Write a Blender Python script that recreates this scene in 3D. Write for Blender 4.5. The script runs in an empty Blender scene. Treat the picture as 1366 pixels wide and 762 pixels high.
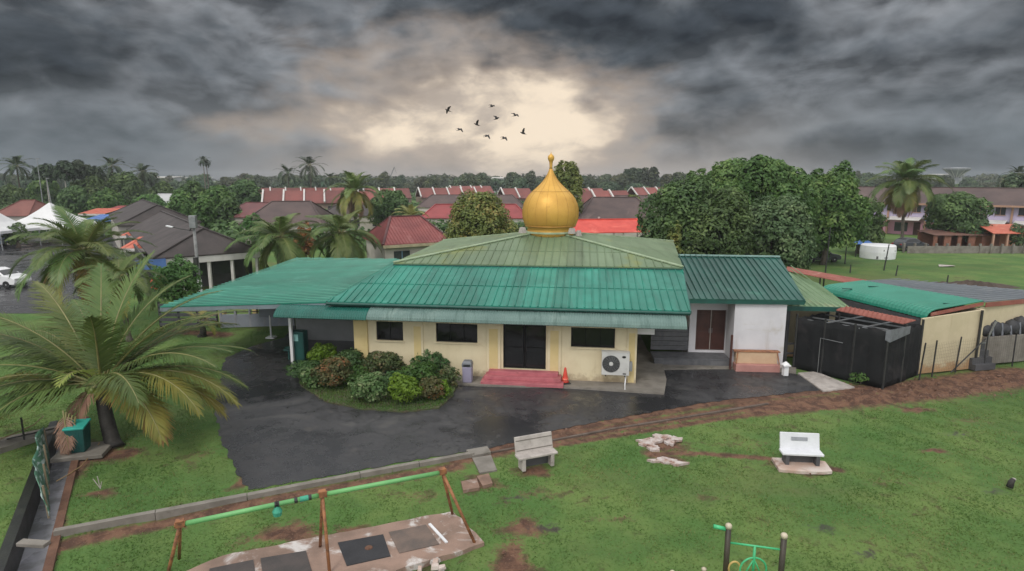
import bpy, math, random
import numpy as np
from mathutils import Vector, Matrix
from mathutils.geometry import tessellate_polygon
R_ = math.radians
random.seed(7); rng = np.random.default_rng(7)
scene = bpy.context.scene
COL = scene.collection
# ---------------------------------------------------------------- camera geometry (drone at 9 m)
F, CX, CY, YH, H = 800.0, 683.0, 381.0, 240.0, 9.0
PITCH = math.atan((CY - YH) / F); cp, sp = math.cos(PITCH), math.sin(PITCH)
CAM = Vector((0, 0, H))
def ray(px, py):
    x = (px - CX) / F; y = -(py - CY) / F
    return Vector((x, cp + y * sp, -sp + y * cp))
def G(px, py, z=0.0):                       # surveyed point at height z
    r = ray(px, py); t = (z - H) / r.z
    return Vector((r.x * t, r.y * t, z))
def D(px, py, Y):                           # surveyed point at distance Y
    r = ray(px, py); t = Y / r.y
    return CAM + r * t
def on_plane(px, py, P0, n):
    r = ray(px, py); t = (P0 - CAM).dot(n) / r.dot(n)
    return CAM + r * t
cam_d = bpy.data.cameras.new('camera'); cam = bpy.data.objects.new('camera', cam_d); COL.objects.link(cam)
cam.location = CAM; cam.rotation_euler = (math.pi / 2 - PITCH, 0, 0)
cam_d.sensor_width = 36; cam_d.lens = F / 1366 * 36; cam_d.clip_end = 8000; cam_d.clip_start = .1
scene.camera = cam
scene.view_settings.view_transform = 'Standard'; scene.view_settings.look = 'None'
scene.view_settings.exposure = 0.0; scene.view_settings.gamma = 1.0
# ---------------------------------------------------------------- node helpers
def setin(n, k, v, nt):
    if v is None: return
    if isinstance(v, bpy.types.NodeSocket): nt.links.new(v, n.inputs[k])
    else:
        s = n.inputs[k]
        if s.type == 'RGBA' and len(v) == 3: v = (*v, 1)
        s.default_value = v
def node(nt, typ, props=None, **ins):
    n = nt.nodes.new(typ)
    for k, v in (props or {}).items(): setattr(n, k, v)
    for k, v in ins.items(): setin(n, k.replace('_', ' '), v, nt)
    return n
def mth(nt, op, a, b=None, c=None, clamp=False):
    n = nt.nodes.new('ShaderNodeMath'); n.operation = op; n.use_clamp = clamp
    for i, v in enumerate((a, b, c)):
        if v is not None: setin(n, i, v, nt)
    return n.outputs[0]
def mixc(nt, f, a, b, mode='MIX'):
    n = nt.nodes.new('ShaderNodeMixRGB'); n.blend_type = mode
    setin(n, 0, f, nt); setin(n, 1, a, nt); setin(n, 2, b, nt)
    return n.outputs[0]
def sstep(nt, v, lo, hi, a=0.0, b=1.0):
    n = nt.nodes.new('ShaderNodeMapRange'); n.interpolation_type = 'SMOOTHSTEP'
    for k, x in ((0, v), (1, lo), (2, hi), (3, a), (4, b)): setin(n, k, x, nt)
    return n.outputs[0]
def noise(nt, vec, scale, detail=4, rough=.55, dist=0.0):
    n = node(nt, 'ShaderNodeTexNoise', Vector=vec, Scale=scale, Detail=detail, Roughness=rough, Distortion=dist)
    return n.outputs[0]
def newmat(name):
    m = bpy.data.materials.new(name); m.use_nodes = True
    nt = m.node_tree; b = nt.nodes['Principled BSDF']
    return m, nt, b
def M(name, c1, c2=None, scale=2.0, rough=.7, bump=.15, bscale=30, metal=0.0, spec=.5, stain=None, objrand=0.0, streak=None, panels=None, splash=None, rvar=0.12):
    """noise-mottled paint / concrete / metal; stain = (colour, scale, low, high)"""
    m, nt, b = newmat(name)
    tc = nt.nodes.new('ShaderNodeTexCoord').outputs['Object']
    if c2 is None: c2 = tuple(x * .72 for x in c1)
    n1 = noise(nt, tc, scale, 6, .6)
    f = sstep(nt, n1, .35, .68)
    col = mixc(nt, f, c1, c2)
    n2 = noise(nt, tc, bscale, 4, .6)
    col = mixc(nt, mth(nt, 'MULTIPLY', n2, .25), col, mixc(nt, .5, c2, (c2[0] * .4, c2[1] * .4, c2[2] * .4)))
    if stain:
        n3 = noise(nt, tc, stain[1], 7, .65, .6)
        col = mixc(nt, sstep(nt, n3, stain[2], stain[3]), col, stain[0])
    if streak:   # (colour, (sx,sy,sz), low, high, amount): runs of dirt / fading along the sheets
        mp = node(nt, 'ShaderNodeMapping', Vector=tc); mp.inputs['Scale'].default_value = streak[1]
        n4 = noise(nt, mp.outputs[0], 1.0, 6, .65)
        col = mixc(nt, mth(nt, 'MULTIPLY', sstep(nt, n4, streak[2], streak[3]), streak[4]), col, streak[0])
    if panels:   # (direction, sheet width, amount): each sheet has faded differently
        dt = node(nt, 'ShaderNodeVectorMath', {'operation': 'DOT_PRODUCT'}); nt.links.new(tc, dt.inputs[0]); dt.inputs[1].default_value = panels[0]
        wn = node(nt, 'ShaderNodeTexWhiteNoise', {'noise_dimensions': '1D'}, W=mth(nt, 'FLOOR', mth(nt, 'DIVIDE', dt.outputs['Value'], panels[1])))
        v = mth(nt, 'ADD', mth(nt, 'MULTIPLY', wn.outputs['Value'], panels[2]), 1 - panels[2] * .6)
        col = mixc(nt, 1.0, col, node(nt, 'ShaderNodeCombineXYZ', X=v, Y=v, Z=v).outputs[0], 'MULTIPLY')
    if splash:   # (colour, height, amount): mud splashed by rain up the foot of a wall, ragged upper edge
        pz = node(nt, 'ShaderNodeSeparateXYZ', Vector=nt.nodes.new('ShaderNodeNewGeometry').outputs['Position']).outputs[2]
        n5 = noise(nt, tc, 3.5, 6, .7)
        col = mixc(nt, mth(nt, 'MULTIPLY', sstep(nt, mth(nt, 'ADD', pz, mth(nt, 'MULTIPLY', mth(nt, 'ADD', n5, -.5), splash[1] * 2.4)), splash[1], splash[1] * .25), splash[2]), col, splash[0])
    if objrand:
        oi = nt.nodes.new('ShaderNodeObjectInfo').outputs['Random']
        v = mth(nt, 'ADD', mth(nt, 'MULTIPLY', oi, objrand), 1 - objrand * .5)
        col = mixc(nt, 1.0, col, node(nt, 'ShaderNodeCombineXYZ', X=v, Y=v, Z=v).outputs[0], 'MULTIPLY')
    setin(b, 'Base Color', col, nt)
    r = mth(nt, 'ADD', mth(nt, 'MULTIPLY', n1, rvar * 2), rough - rvar, clamp=True)
    setin(b, 'Roughness', r, nt); b.inputs['Metallic'].default_value = metal
    b.inputs['Specular IOR Level'].default_value = spec
    if bump:
        bn = node(nt, 'ShaderNodeBump', Strength=bump, Distance=.03, Height=n2)
        setin(b, 'Normal', bn.outputs[0], nt)
    return m
def leafmat(name, c1, c2, c3=None, scale=.8, rough=.55, trans=.3, objrand=.35, tip=None):
    """leaves: clump noise, per-leaf random, slight translucency"""
    m, nt, b = newmat(name)
    tc = nt.nodes.new('ShaderNodeTexCoord').outputs['Object']
    n1 = noise(nt, tc, scale, 3, .6)
    isl = nt.nodes.new('ShaderNodeNewGeometry').outputs['Random Per Island']
    f = mth(nt, 'ADD', mth(nt, 'MULTIPLY', sstep(nt, n1, .35, .65), .6), mth(nt, 'MULTIPLY', isl, .45), clamp=True)
    col = mixc(nt, f, c1, c2)
    if c3:
        col = mixc(nt, sstep(nt, mth(nt, 'ADD', n1, mth(nt, 'MULTIPLY', isl, .3)), .72, .86), col, c3)
    if objrand:
        oi = nt.nodes.new('ShaderNodeObjectInfo').outputs['Random']
        v = mth(nt, 'ADD', mth(nt, 'MULTIPLY', oi, objrand), 1 - objrand * .5)
        w = mth(nt, 'ADD', mth(nt, 'MULTIPLY', mth(nt, 'FRACT', mth(nt, 'MULTIPLY', oi, 7.31)), objrand * .8), 1 - objrand * .4)
        col = mixc(nt, 1.0, col, node(nt, 'ShaderNodeCombineXYZ', X=w, Y=v, Z=v).outputs[0], 'MULTIPLY')
    setin(b, 'Base Color', col, nt); b.inputs['Roughness'].default_value = rough
    b.inputs['Specular IOR Level'].default_value = .35
    tr = node(nt, 'ShaderNodeBsdfTranslucent', Color=col)
    mx = node(nt, 'ShaderNodeMixShader'); mx.inputs[0].default_value = trans
    nt.links.new(b.outputs[0], mx.inputs[1]); nt.links.new(tr.outputs[0], mx.inputs[2])
    nt.links.new(mx.outputs[0], nt.nodes['Material Output'].inputs[0])
    return m
# ---------------------------------------------------------------- mesh builder
ROOT = {}
def tag(o, label=None, cat=None, group=None, kind=None):
    if label: o['label'] = label
    if cat: o['category'] = cat
    if group: o['group'] = group
    if kind: o['kind'] = kind
    return o
def thing(name, loc, label, cat, group=None, rz=0.0):
    o = bpy.data.objects.new(name, None); COL.objects.link(o); o.empty_display_size = .3
    o.location = loc; o.rotation_euler = (0, 0, rz)
    ROOT[o.name] = Matrix.Translation(Vector(loc)) @ Matrix.Rotation(rz, 4, 'Z')
    return tag(o, label, cat, group)
def link(name, me, parent=None):
    o = bpy.data.objects.new(name, me); COL.objects.link(o)
    if parent is not None: o.parent = parent
    return o
def copy_tree(o, loc=None, rz=None, label=None, scale=None, group=None):
    def rec(s, par):
        c = s.copy(); COL.objects.link(c)
        if par is not None: c.parent = par; c.matrix_parent_inverse = Matrix.Identity(4)
        for ch in [k for k in KIDS.get(s.name, [])]:
            KIDS.setdefault(c.name, []).append(rec(ch, c))
        return c
    c = rec(o, None)
    if loc is not None: c.location = loc
    if rz is not None: c.rotation_euler = (0, 0, rz)
    if scale is not None: c.scale = (scale,) * 3 if not isinstance(scale, tuple) else scale
    if label: c['label'] = label
    if group: c['group'] = group
    return c
KIDS = {}
class MB:
    def __init__(s): s.v = []; s.f = []; s.m = []
    def add(s, vs, fs, mi=0):
        k = len(s.v); s.v += [Vector(p) for p in vs]
        s.f += [tuple(i + k for i in f) for f in fs]; s.m += [mi] * len(fs)
        return s
    def box(s, c, d, rz=0.0, mi=0, rot=None, taper=1.0):
        x, y, z = d[0] / 2, d[1] / 2, d[2] / 2; t = taper
        M3 = rot if rot is not None else Matrix.Rotation(rz, 3, 'Z')
        vs = [Vector(c) + M3 @ Vector(p) for p in ((-x, -y, -z), (x, -y, -z), (x, y, -z), (-x, y, -z), (-x * t, -y * t, z), (x * t, -y * t, z), (x * t, y * t, z), (-x * t, y * t, z))]
        return s.add(vs, [(3, 2, 1, 0), (4, 5, 6, 7), (0, 1, 5, 4), (1, 2, 6, 5), (2, 3, 7, 6), (3, 0, 4, 7)], mi)
    def beam(s, a, b, w, h, mi=0):          # rectangular bar from a to b
        a, b = Vector(a), Vector(b); d = (b - a); L = d.length; d.normalize()
        up = Vector((0, 0, 1)) if abs(d.z) < .95 else Vector((0, 1, 0))
        sx = d.cross(up).normalized(); uz = sx.cross(d)
        rot = Matrix((sx, d, uz)).transposed()
        return s.box((a + b) / 2, (w, L, h), rot=rot, mi=mi)
    def tube(s, pts, rad, n=8, mi=0, cap=True):
        pts = [Vector(p) for p in pts]
        if not hasattr(rad, '__len__'): rad = [rad] * len(pts)
        vs, fs = [], []; prev = None
        for i, p in enumerate(pts):
            d = (pts[min(i + 1, len(pts) - 1)] - pts[max(i - 1, 0)]).normalized()
            if prev is None:
                sx = d.orthogonal().normalized()
            else:
                sx = (prev - d * prev.dot(d)).normalized()
            prev = sx; sy = d.cross(sx)
            for k in range(n):
                a = 2 * math.pi * k / n
                vs.append(p + (sx * math.cos(a) + sy * math.sin(a)) * rad[i])
        for i in range(len(pts) - 1):
            for k in range(n):
                k2 = (k + 1) % n
                fs.append((i * n + k, i * n + k2, (i + 1) * n + k2, (i + 1) * n + k))
        if cap: fs.append(tuple(range(n))[::-1]); fs.append(tuple(range((len(pts) - 1) * n, len(pts) * n)))
        return s.add(vs, fs, mi)
    def lathe(s, prof, c, n=24, mi=0, axis=None):
        c = Vector(c); vs, fs = [], []
        A = axis if axis is not None else Matrix.Identity(3)
        for r, z in prof:
            for k in range(n):
                a = 2 * math.pi * k / n
                vs.append(c + A @ Vector((r * math.cos(a), r * math.sin(a), z)))
        for i in range(len(prof) - 1):
            for k in range(n):
                k2 = (k + 1) % n
                fs.append((i * n + k, i * n + k2, (i + 1) * n + k2, (i + 1) * n + k))
        if prof[0][0] > .001: fs.append(tuple(range(n))[::-1])
        if prof[-1][0] > .001: fs.append(tuple(range((len(prof) - 1) * n, len(prof) * n)))
        return s.add(vs, fs, mi)
    def slab(s, poly, th, mi=0, mis=None):  # polygon (3d) with thickness straight down
        poly = [Vector(p) for p in poly]; n = len(poly)
        lo = [p - Vector((0, 0, th)) for p in poly]
        tri = tessellate_polygon([poly])
        nrm = Vector((0, 0, 0))
        for i in range(n): nrm += poly[i].cross(poly[(i + 1) % n])
        fl = nrm.z < 0
        fs = []
        for t in tri:
            a, b, c = t
            nn = (poly[b] - poly[a]).cross(poly[c] - poly[a])
            if nn.z < 0: a, c = c, a
            fs.append((a, b, c)); fs.append((c + n, b + n, a + n))
        sd = []
        for i in range(n):
            j = (i + 1) % n
            sd.append((j, i, i + n, j + n) if fl else (i, i + n, j + n, j))
        s.add(poly + lo, fs, mi)
        k = len(s.v) - 2 * n
        s.f += [tuple(i + k for i in f) for f in sd]; s.m += [mi if mis is None else mis] * n
        return s
    def ribs(s, poly, along, spacing, w=.05, h=.035, mi=0, lift=.0):
        """raised ribs on a planar polygon, running perpendicular to 'along' inside the plane"""
        poly = [Vector(p) for p in poly]; n = len(poly)
        nrm = (poly[1] - poly[0]).cross(poly[2] - poly[0])
        if nrm.z < 0: nrm = -nrm
        nrm.normalize()
        a = Vector(along); a = (a - nrm * a.dot(nrm)).normalized(); up = nrm.cross(a)
        q = [((p - poly[0]).dot(a), (p - poly[0]).dot(up)) for p in poly]
        lo, hi = min(x for x, _ in q), max(x for x, _ in q)
        x = lo + spacing * .5
        while x < hi - .02:
            ys = []
            for i in range(n):
                (x0, y0), (x1, y1) = q[i], q[(i + 1) % n]
                if (x0 - x) * (x1 - x) < 0: ys.append(y0 + (y1 - y0) * (x - x0) / (x1 - x0))
            if len(ys) >= 2:
                y0, y1 = min(ys), max(ys)
                b0 = poly[0] + a * x + up * y0 + nrm * lift; b1 = poly[0] + a * x + up * y1 + nrm * lift
                hw = a * w / 2; t = a * w / 5
                vs = [b0 - hw, b0 - t + nrm * h, b0 + t + nrm * h, b0 + hw, b1 - hw, b1 - t + nrm * h, b1 + t + nrm * h, b1 + hw]
                s.add(vs, [(0, 4, 5, 1), (1, 5, 6, 2), (2, 6, 7, 3), (0, 1, 2, 3), (4, 7, 6, 5)], mi)
            x += spacing
        return s
    def build(s, name, mats, parent=None, smooth=False, bevel=0.0, root=None):
        if not isinstance(mats, (list, tuple)): mats = [mats]
        me = bpy.data.meshes.new(name)
        rt = parent
        while rt is not None and rt.parent is not None: rt = rt.parent
        vs = s.v
        if rt is not None and rt.name in ROOT:
            inv = ROOT[rt.name].inverted(); vs = [inv @ p for p in vs]
        elif parent is None and root is None and vs:      # single-mesh thing: origin at its base
            lo = Vector((sum(p.x for p in vs) / len(vs), sum(p.y for p in vs) / len(vs), min(p.z for p in vs)))
            vs = [p - lo for p in vs]
        me.from_pydata([tuple(p) for p in vs], [], s.f)
        for m in mats: me.materials.append(m)
        me.polygons.foreach_set('material_index', s.m)
        if smooth: me.polygons.foreach_set('use_smooth', [True] * len(s.f))
        me.update()
        o = link(name, me, parent)
        if parent is None and root is None and s.v: o.location = lo
        if parent is not None: KIDS.setdefault(parent.name, []).append(o)
        if bevel:
            bv = o.modifiers.new('bevel', 'BEVEL'); bv.width = bevel; bv.segments = 2; bv.limit_method = 'ANGLE'
        return o
def npmesh(name, V, Fq, mats, parent=None, mi=None, off=None):
    """fast quad mesh from numpy arrays (world coordinates)"""
    me = bpy.data.meshes.new(name)
    rt = parent
    while rt is not None and rt.parent is not None: rt = rt.parent
    if rt is not None and rt.name in ROOT:
        m = np.array(ROOT[rt.name].inverted()); V = V @ m[:3, :3].T + m[:3, 3]
    n, k = Fq.shape
    me.vertices.add(len(V)); me.vertices.foreach_set('co', V.astype(np.float32).ravel())
    me.loops.add(n * k); me.loops.foreach_set('vertex_index', Fq.astype(np.int32).ravel())
    me.polygons.add(n); me.polygons.foreach_set('loop_start', np.arange(0, n * k, k, dtype=np.int32))
    if not isinstance(mats, (list, tuple)): mats = [mats]
    for m in mats: me.materials.append(m)
    if mi is not None: me.polygons.foreach_set('material_index', mi.astype(np.int32))
    me.update(calc_edges=True); me.validate()
    o = link(name, me, parent)
    if parent is not None: KIDS.setdefault(parent.name, []).append(o)
    return o
def leaf_quads(C, N, size, aspect=.55):
    """rhombic leaves at centres C with normals N"""
    n = len(C)
    rv = rng.normal(size=(n, 3)); N = N / (np.linalg.norm(N, axis=1, keepdims=True) + 1e-9)
    a = np.cross(N, rv); a /= (np.linalg.norm(a, axis=1, keepdims=True) + 1e-9); b = np.cross(N, a)
    s = np.asarray(size).reshape(-1, 1) * np.ones((n, 1))
    P = np.stack([C - a * s, C - b * s * aspect + N * s * .15, C + a * s, C + b * s * aspect + N * s * .15], 1).reshape(-1, 3)
    return P, np.arange(4 * n).reshape(n, 4)
def blob_leaves(blobs, density, size, inner=.72, up=.3):
    """leaves through a set of ellipsoid clumps [(c,(rx,ry,rz))]; density = leaves per m2 of clump surface"""
    Cs, Ns = [], []
    for c, r in blobs:
        r = np.array(r); A = 4 * math.pi * (r[0] * r[1] * r[2]) ** (2 / 3)
        n = max(12, int(A * density))
        d = rng.normal(size=(n, 3)); d /= np.linalg.norm(d, axis=1, keepdims=True)
        d[:, 2] = np.where(d[:, 2] < -.45, -d[:, 2], d[:, 2])
        rad = inner + (1.06 - inner) * rng.random((n, 1)) ** .6
        rad *= 1 + .18 * np.sin(d[:, :1] * 7 + c[0] * 3) * np.sin(d[:, 1:2] * 6 + c[1]) * np.cos(d[:, 2:] * 5 + c[2])
        Cs.append(np.array(c) + d * r * rad)
        Ns.append(d + rng.normal(size=(n, 3)) * .38 + np.array((0, 0, up)))
    C = np.concatenate(Cs); N = np.concatenate(Ns)
    sz = size * (.6 + .8 * rng.random(len(C)))
    return leaf_quads(C, N, sz)
SKYOFF = (7.9, 3.5, 1.42)
# ---------------------------------------------------------------- sky
w = bpy.data.worlds.new('World'); scene.world = w; w.use_nodes = True
nt = w.node_tree; bg = nt.nodes['Background']
SUN_EL, SUN_AZ = R_(52), R_(205)          # azimuth clockwise from +Y
d = nt.nodes.new('ShaderNodeTexCoord').outputs['Generated']
sep = node(nt, 'ShaderNodeSeparateXYZ', Vector=d); dx, dy, dz = sep.outputs
el = mth(nt, 'ARCSINE', mth(nt, 'MINIMUM', mth(nt, 'MAXIMUM', dz, -1.0), 1.0)); az = mth(nt, 'ARCTAN2', dx, dy)
def skyvec(zs, off):
    cv = node(nt, 'ShaderNodeCombineXYZ', X=dx, Y=dy, Z=mth(nt, 'MULTIPLY', dz, zs)).outputs[0]
    n = node(nt, 'ShaderNodeVectorMath', {'operation': 'ADD'}); nt.links.new(cv, n.inputs[0]); n.inputs[1].default_value = off; return n.outputs[0]
def warp(vec, sc, amt):
    nz = node(nt, 'ShaderNodeTexNoise', Vector=vec, Scale=sc, Detail=3).outputs['Color']
    a = node(nt, 'ShaderNodeVectorMath', {'operation': 'SUBTRACT'}); nt.links.new(nz, a.inputs[0]); a.inputs[1].default_value = (.5, .5, .5)
    b = node(nt, 'ShaderNodeVectorMath', {'operation': 'SCALE'}); nt.links.new(a.outputs[0], b.inputs[0]); b.inputs['Scale'].default_value = amt
    c = node(nt, 'ShaderNodeVectorMath', {'operation': 'ADD'}); nt.links.new(vec, c.inputs[0]); nt.links.new(b.outputs[0], c.inputs[1]); return c.outputs[0]
v1 = skyvec(2.3, SKYOFF); v2 = skyvec(1.7, (SKYOFF[0] + 2, SKYOFF[1], SKYOFF[2]))
nbig = noise(nt, warp(v1, 2.0, .35), 2.1, 3, .5)
n1 = noise(nt, warp(v1, 4.0, .22), 4.2, 7, .56)
n2 = noise(nt, warp(v2, 9.0, .12), 11, 5, .6)
vr = node(nt, 'ShaderNodeTexVoronoi', {'feature': 'SMOOTH_F1'}, Vector=warp(v2, 6.0, .30), Scale=8.0); vr.inputs['Smoothness'].default_value = .6
puff = mth(nt, 'SUBTRACT', .75, vr.outputs['Distance'])
vr2 = node(nt, 'ShaderNodeTexVoronoi', {'feature': 'SMOOTH_F1'}, Vector=warp(v2, 12.0, .12), Scale=22.0); vr2.inputs['Smoothness'].default_value = .5
puff2 = mth(nt, 'SUBTRACT', .75, vr2.outputs['Distance'])
dens = mth(nt, 'ADD', mth(nt, 'MULTIPLY', nbig, .46), mth(nt, 'ADD', mth(nt, 'MULTIPLY', n1, .38), mth(nt, 'ADD', mth(nt, 'MULTIPLY', puff, .16), mth(nt, 'ADD', mth(nt, 'MULTIPLY', puff2, .08), mth(nt, 'MULTIPLY', n2, .11)))))
dens = mth(nt, 'ADD', dens, mth(nt, 'MULTIPLY', sstep(nt, el, .09, .21), .055))
# heavy cloud belly = dark, thin cloud = pale
clf = sstep(nt, dens, .68, .50)
belly = mixc(nt, sstep(nt, mth(nt, 'ADD', mth(nt, 'MULTIPLY', n1, .6), mth(nt, 'ADD', mth(nt, 'MULTIPLY', n2, .25), mth(nt, 'MULTIPLY', puff, .3))), .40, .68), (.078, .088, .097), (.036, .042, .049))
base = mixc(nt, clf, belly, (.158, .169, .182))
edge = mth(nt, 'MULTIPLY', sstep(nt, n1, .52, .36), sstep(nt, puff, .52, .30))
base = mixc(nt, mth(nt, 'MULTIPLY', edge, .5), base, (.27, .28, .295))
# billowed rims: puffs catch light on their upper side, shade below
vlo = skyvec(1.7, (SKYOFF[0] + 2, SKYOFF[1], SKYOFF[2] + .030))
vr3 = node(nt, 'ShaderNodeTexVoronoi', {'feature': 'SMOOTH_F1'}, Vector=warp(vlo, 6.0, .30), Scale=8.0); vr3.inputs['Smoothness'].default_value = .6
n1b = noise(nt, warp(skyvec(2.3, (SKYOFF[0], SKYOFF[1], SKYOFF[2] + .030)), 4.0, .22), 4.2, 7, .56)
rel = mth(nt, 'ADD', mth(nt, 'MULTIPLY', mth(nt, 'SUBTRACT', vr3.outputs['Distance'], vr.outputs['Distance']), .9), mth(nt, 'MULTIPLY', mth(nt, 'SUBTRACT', n1, n1b), 2.2))
lit = mth(nt, 'MAXIMUM', .45, mth(nt, 'ADD', 1.0, mth(nt, 'MULTIPLY', rel, 2.2)))
base = mixc(nt, 1.0, base, node(nt, 'ShaderNodeCombineXYZ', X=lit, Y=lit, Z=lit).outputs[0], 'MULTIPLY')
side = sstep(nt, mth(nt, 'ABSOLUTE', mth(nt, 'ADD', az, -.02)), .20, .60)
band = mth(nt, 'MULTIPLY', sstep(nt, el, .15, .02), mth(nt, 'ADD', .25, mth(nt, 'MULTIPLY', clf, .5)))
base = mixc(nt, band, base, mixc(nt, side, (.37, .345, .33), (.125, .155, .18)))
# gap in the cloud ahead, lit warm
ga = mth(nt, 'DIVIDE', mth(nt, 'ADD', az, .035), .185); ge = mth(nt, 'DIVIDE', mth(nt, 'ADD', el, -.104), .115)
gr = mth(nt, 'SQRT', mth(nt, 'ADD', mth(nt, 'MULTIPLY', ga, ga), mth(nt, 'MULTIPLY', ge, ge)))
gr2 = mth(nt, 'ADD', gr, mth(nt, 'MULTIPLY', mth(nt, 'ADD', dens, -.56), 4.8))
halo = sstep(nt, gr2, 1.75, .55)
base = mixc(nt, mth(nt, 'MULTIPLY', halo, .70), base, (.52, .42, .34))
core = sstep(nt, gr2, .92, .10)
base = mixc(nt, mth(nt, 'MULTIPLY', core, .92), base, mixc(nt, sstep(nt, mth(nt, 'ADD', mth(nt, 'MULTIPLY', n1, .7), mth(nt, 'MULTIPLY', n2, .3)), .40, .58), (1.0, .84, .65), (.52, .44, .37)))
hz = mth(nt, 'MULTIPLY', sstep(nt, el, .06, 0.0), .5)
base = mixc(nt, hz, base, mixc(nt, side, (.42, .37, .335), (.125, .15, .172)))
# unseen cloud overhead and behind the camera, brightened to light the ground
ovh = sstep(nt, el, R_(19), R_(42)); beh = sstep(nt, dy, .35, -.35)
br = mth(nt, 'MAXIMUM', ovh, beh)
brc = mixc(nt, clf, (.98, 1.0, 1.03), (1.5, 1.5, 1.5))
base = mixc(nt, br, base, brc)
sky = node(nt, 'ShaderNodeTexSky', {'sky_type': 'NISHITA', 'sun_disc': False, 'sun_elevation': SUN_EL, 'sun_rotation': SUN_AZ})
tenx = mixc(nt, 1.0, base, (10, 10, 10), 'MULTIPLY')
fin = mixc(nt, .97, sky.outputs[0], tenx)
below = sstep(nt, el, -.02, -.06)
fin = mixc(nt, below, fin, (1.2, 1.3, 1.2))
nt.links.new(fin, bg.inputs['Color']); bg.inputs['Strength'].default_value = .1
w.cycles.sampling_method = 'MANUAL'; w.cycles.sample_map_resolution = 256
sl = bpy.data.lights.new('sun', 'SUN'); sl.energy = 1.5; sl.angle = R_(16); sl.color = (1, .95, .87)
so = bpy.data.objects.new('sun', sl); COL.objects.link(so); so.location = (0, -20, 60)
sd = Vector((math.sin(SUN_AZ) * math.cos(SUN_EL), math.cos(SUN_AZ) * math.cos(SUN_EL), math.sin(SUN_EL)))
so.rotation_euler = sd.to_track_quat('Z', 'Y').to_euler()
# ================================================================ materials
m_con = M('concrete', (.225, .205, .18), (.15, .135, .115), 1.5, .75, .25, 25, stain=((.10, .09, .07), 1.2, .55, .75))
m_conl = M('pale_concrete', (.44, .40, .37), (.30, .27, .25), 2.5, .8, .25, 25, stain=((.16, .13, .10), 1.8, .52, .72))
m_conpink = M('worn_pinkish_concrete', (.40, .27, .21), (.55, .48, .44), 1.2, .8, .3, 20, stain=((.22, .12, .08), 1.0, .5, .7))
m_pink = M('pink_paint', (.46, .14, .16), (.36, .10, .12), 3, .55, .1, 30, stain=((.25, .08, .08), 1.6, .55, .75))
m_soil = M('red_soil', (.15, .075, .045), (.09, .042, .026), 1.5, .9, .5, 18)
m_steel = M('grey_steel', (.30, .31, .32), (.22, .23, .24), 4, .45, .05, 60, metal=.6)
m_dsteel = M('dark_steel', (.05, .05, .05), (.03, .03, .03), 4, .5, .05, 60, metal=.3)
m_white = M('white_paint', (.74, .74, .75), (.64, .65, .67), 1.2, .55, .08, 40, stain=((.45, .43, .40), .9, .58, .8))
m_black = M('black_plastic', (.012, .012, .013), (.02, .02, .02), 5, .5, .05, 40)
m_blackwall = M('near_black_drain_wall', (.008, .009, .008), (.02, .022, .016), 3, .4, .3, 20)  # near-black base colour for the left inner wall of the drain
m_rust = M('rusty_orange_paint', (.36, .15, .06), (.17, .07, .035), 5, .65, .2, 30, stain=((.10, .045, .025), 6, .55, .7))
m_wood = M('weathered_grey_boards', (.13, .13, .14), (.085, .088, .095), 3, .7, .2, 25)
m_glass = M('dark_window_glass', (.006, .007, .008), (.01, .01, .011), 1, .08, 0, rvar=.02)
m_glassf = M('far_window_glass', (.03, .035, .04), (.05, .055, .06), 1, .15, 0, rvar=.02)
# ================================================================ ground
def polyline_mask(X, Y, pts, wid):
    best = np.full(X.shape, 1e9)
    for (a, b) in zip(pts[:-1], pts[1:]):
        ax, ay, bx, by = a[0], a[1], b[0], b[1]
        L2 = (bx - ax) ** 2 + (by - ay) ** 2 + 1e-9
        t = np.clip(((X - ax) * (bx - ax) + (Y - ay) * (by - ay)) / L2, 0, 1)
        best = np.minimum(best, np.hypot(X - ax - t * (bx - ax), Y - ay - t * (by - ay)))
    return np.clip(1.25 - best / wid, 0, 1)
def blob(X, Y, p, rx, ry, rz=0):
    c, s = math.cos(rz), math.sin(rz)
    x, y = (X - p.x) * c + (Y - p.y) * s, -(X - p.x) * s + (Y - p.y) * c
    r = np.sqrt((x / rx) ** 2 + (y / ry) ** 2) * (1 + .22 * np.sin(3 * np.arctan2(y, x) + p.x) + .13 * np.sin(7 * np.arctan2(y, x) + p.y * 3)); return np.clip(1.25 - r * .72, 0, 1)
def g(*pp): return [G(x, y) for x, y in pp]
ASPH = g((331, 654), (470, 629), (612, 604), (655, 598), (700, 586), (745, 573), (846, 554), (952, 536), (1030, 527), (1080, 522), (1126, 518), (1064, 500), (1040, 494), (884, 492), (880, 486), (640, 486), (500, 486),
         (484, 462), (480, 440), (470, 425), (400, 425), (380, 450), (336, 462), (300, 478), (286, 545), (296, 590), (312, 622))
SOIL_LINES = [(g((40, 745), (90, 722), (330, 672), (610, 622)), .48), (g((610, 614), (660, 603), (745, 584), (860, 564), (1000, 543)), .62),
              (g((1000, 543), (1140, 533), (1240, 524), (1366, 505), (1480, 485)), 1.35), (g((1130, 522), (1230, 513), (1300, 502), (1366, 494)), 1.2), (g((655, 599), (745, 575), (846, 556), (952, 538), (1030, 529), (1126, 520)), .55), (g((700, 600), (850, 575), (1000, 552), (1120, 542)), .28),
              (g((868, 604), (940, 602), (1010, 607), (1120, 624)), .30), (g((868, 604), (905, 614)), .45),
              (g((225, 440), (300, 445)), .9), (g((60, 655), (110, 610), (170, 602)), .75), (g((55, 610), (75, 700)), .35)]
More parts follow.
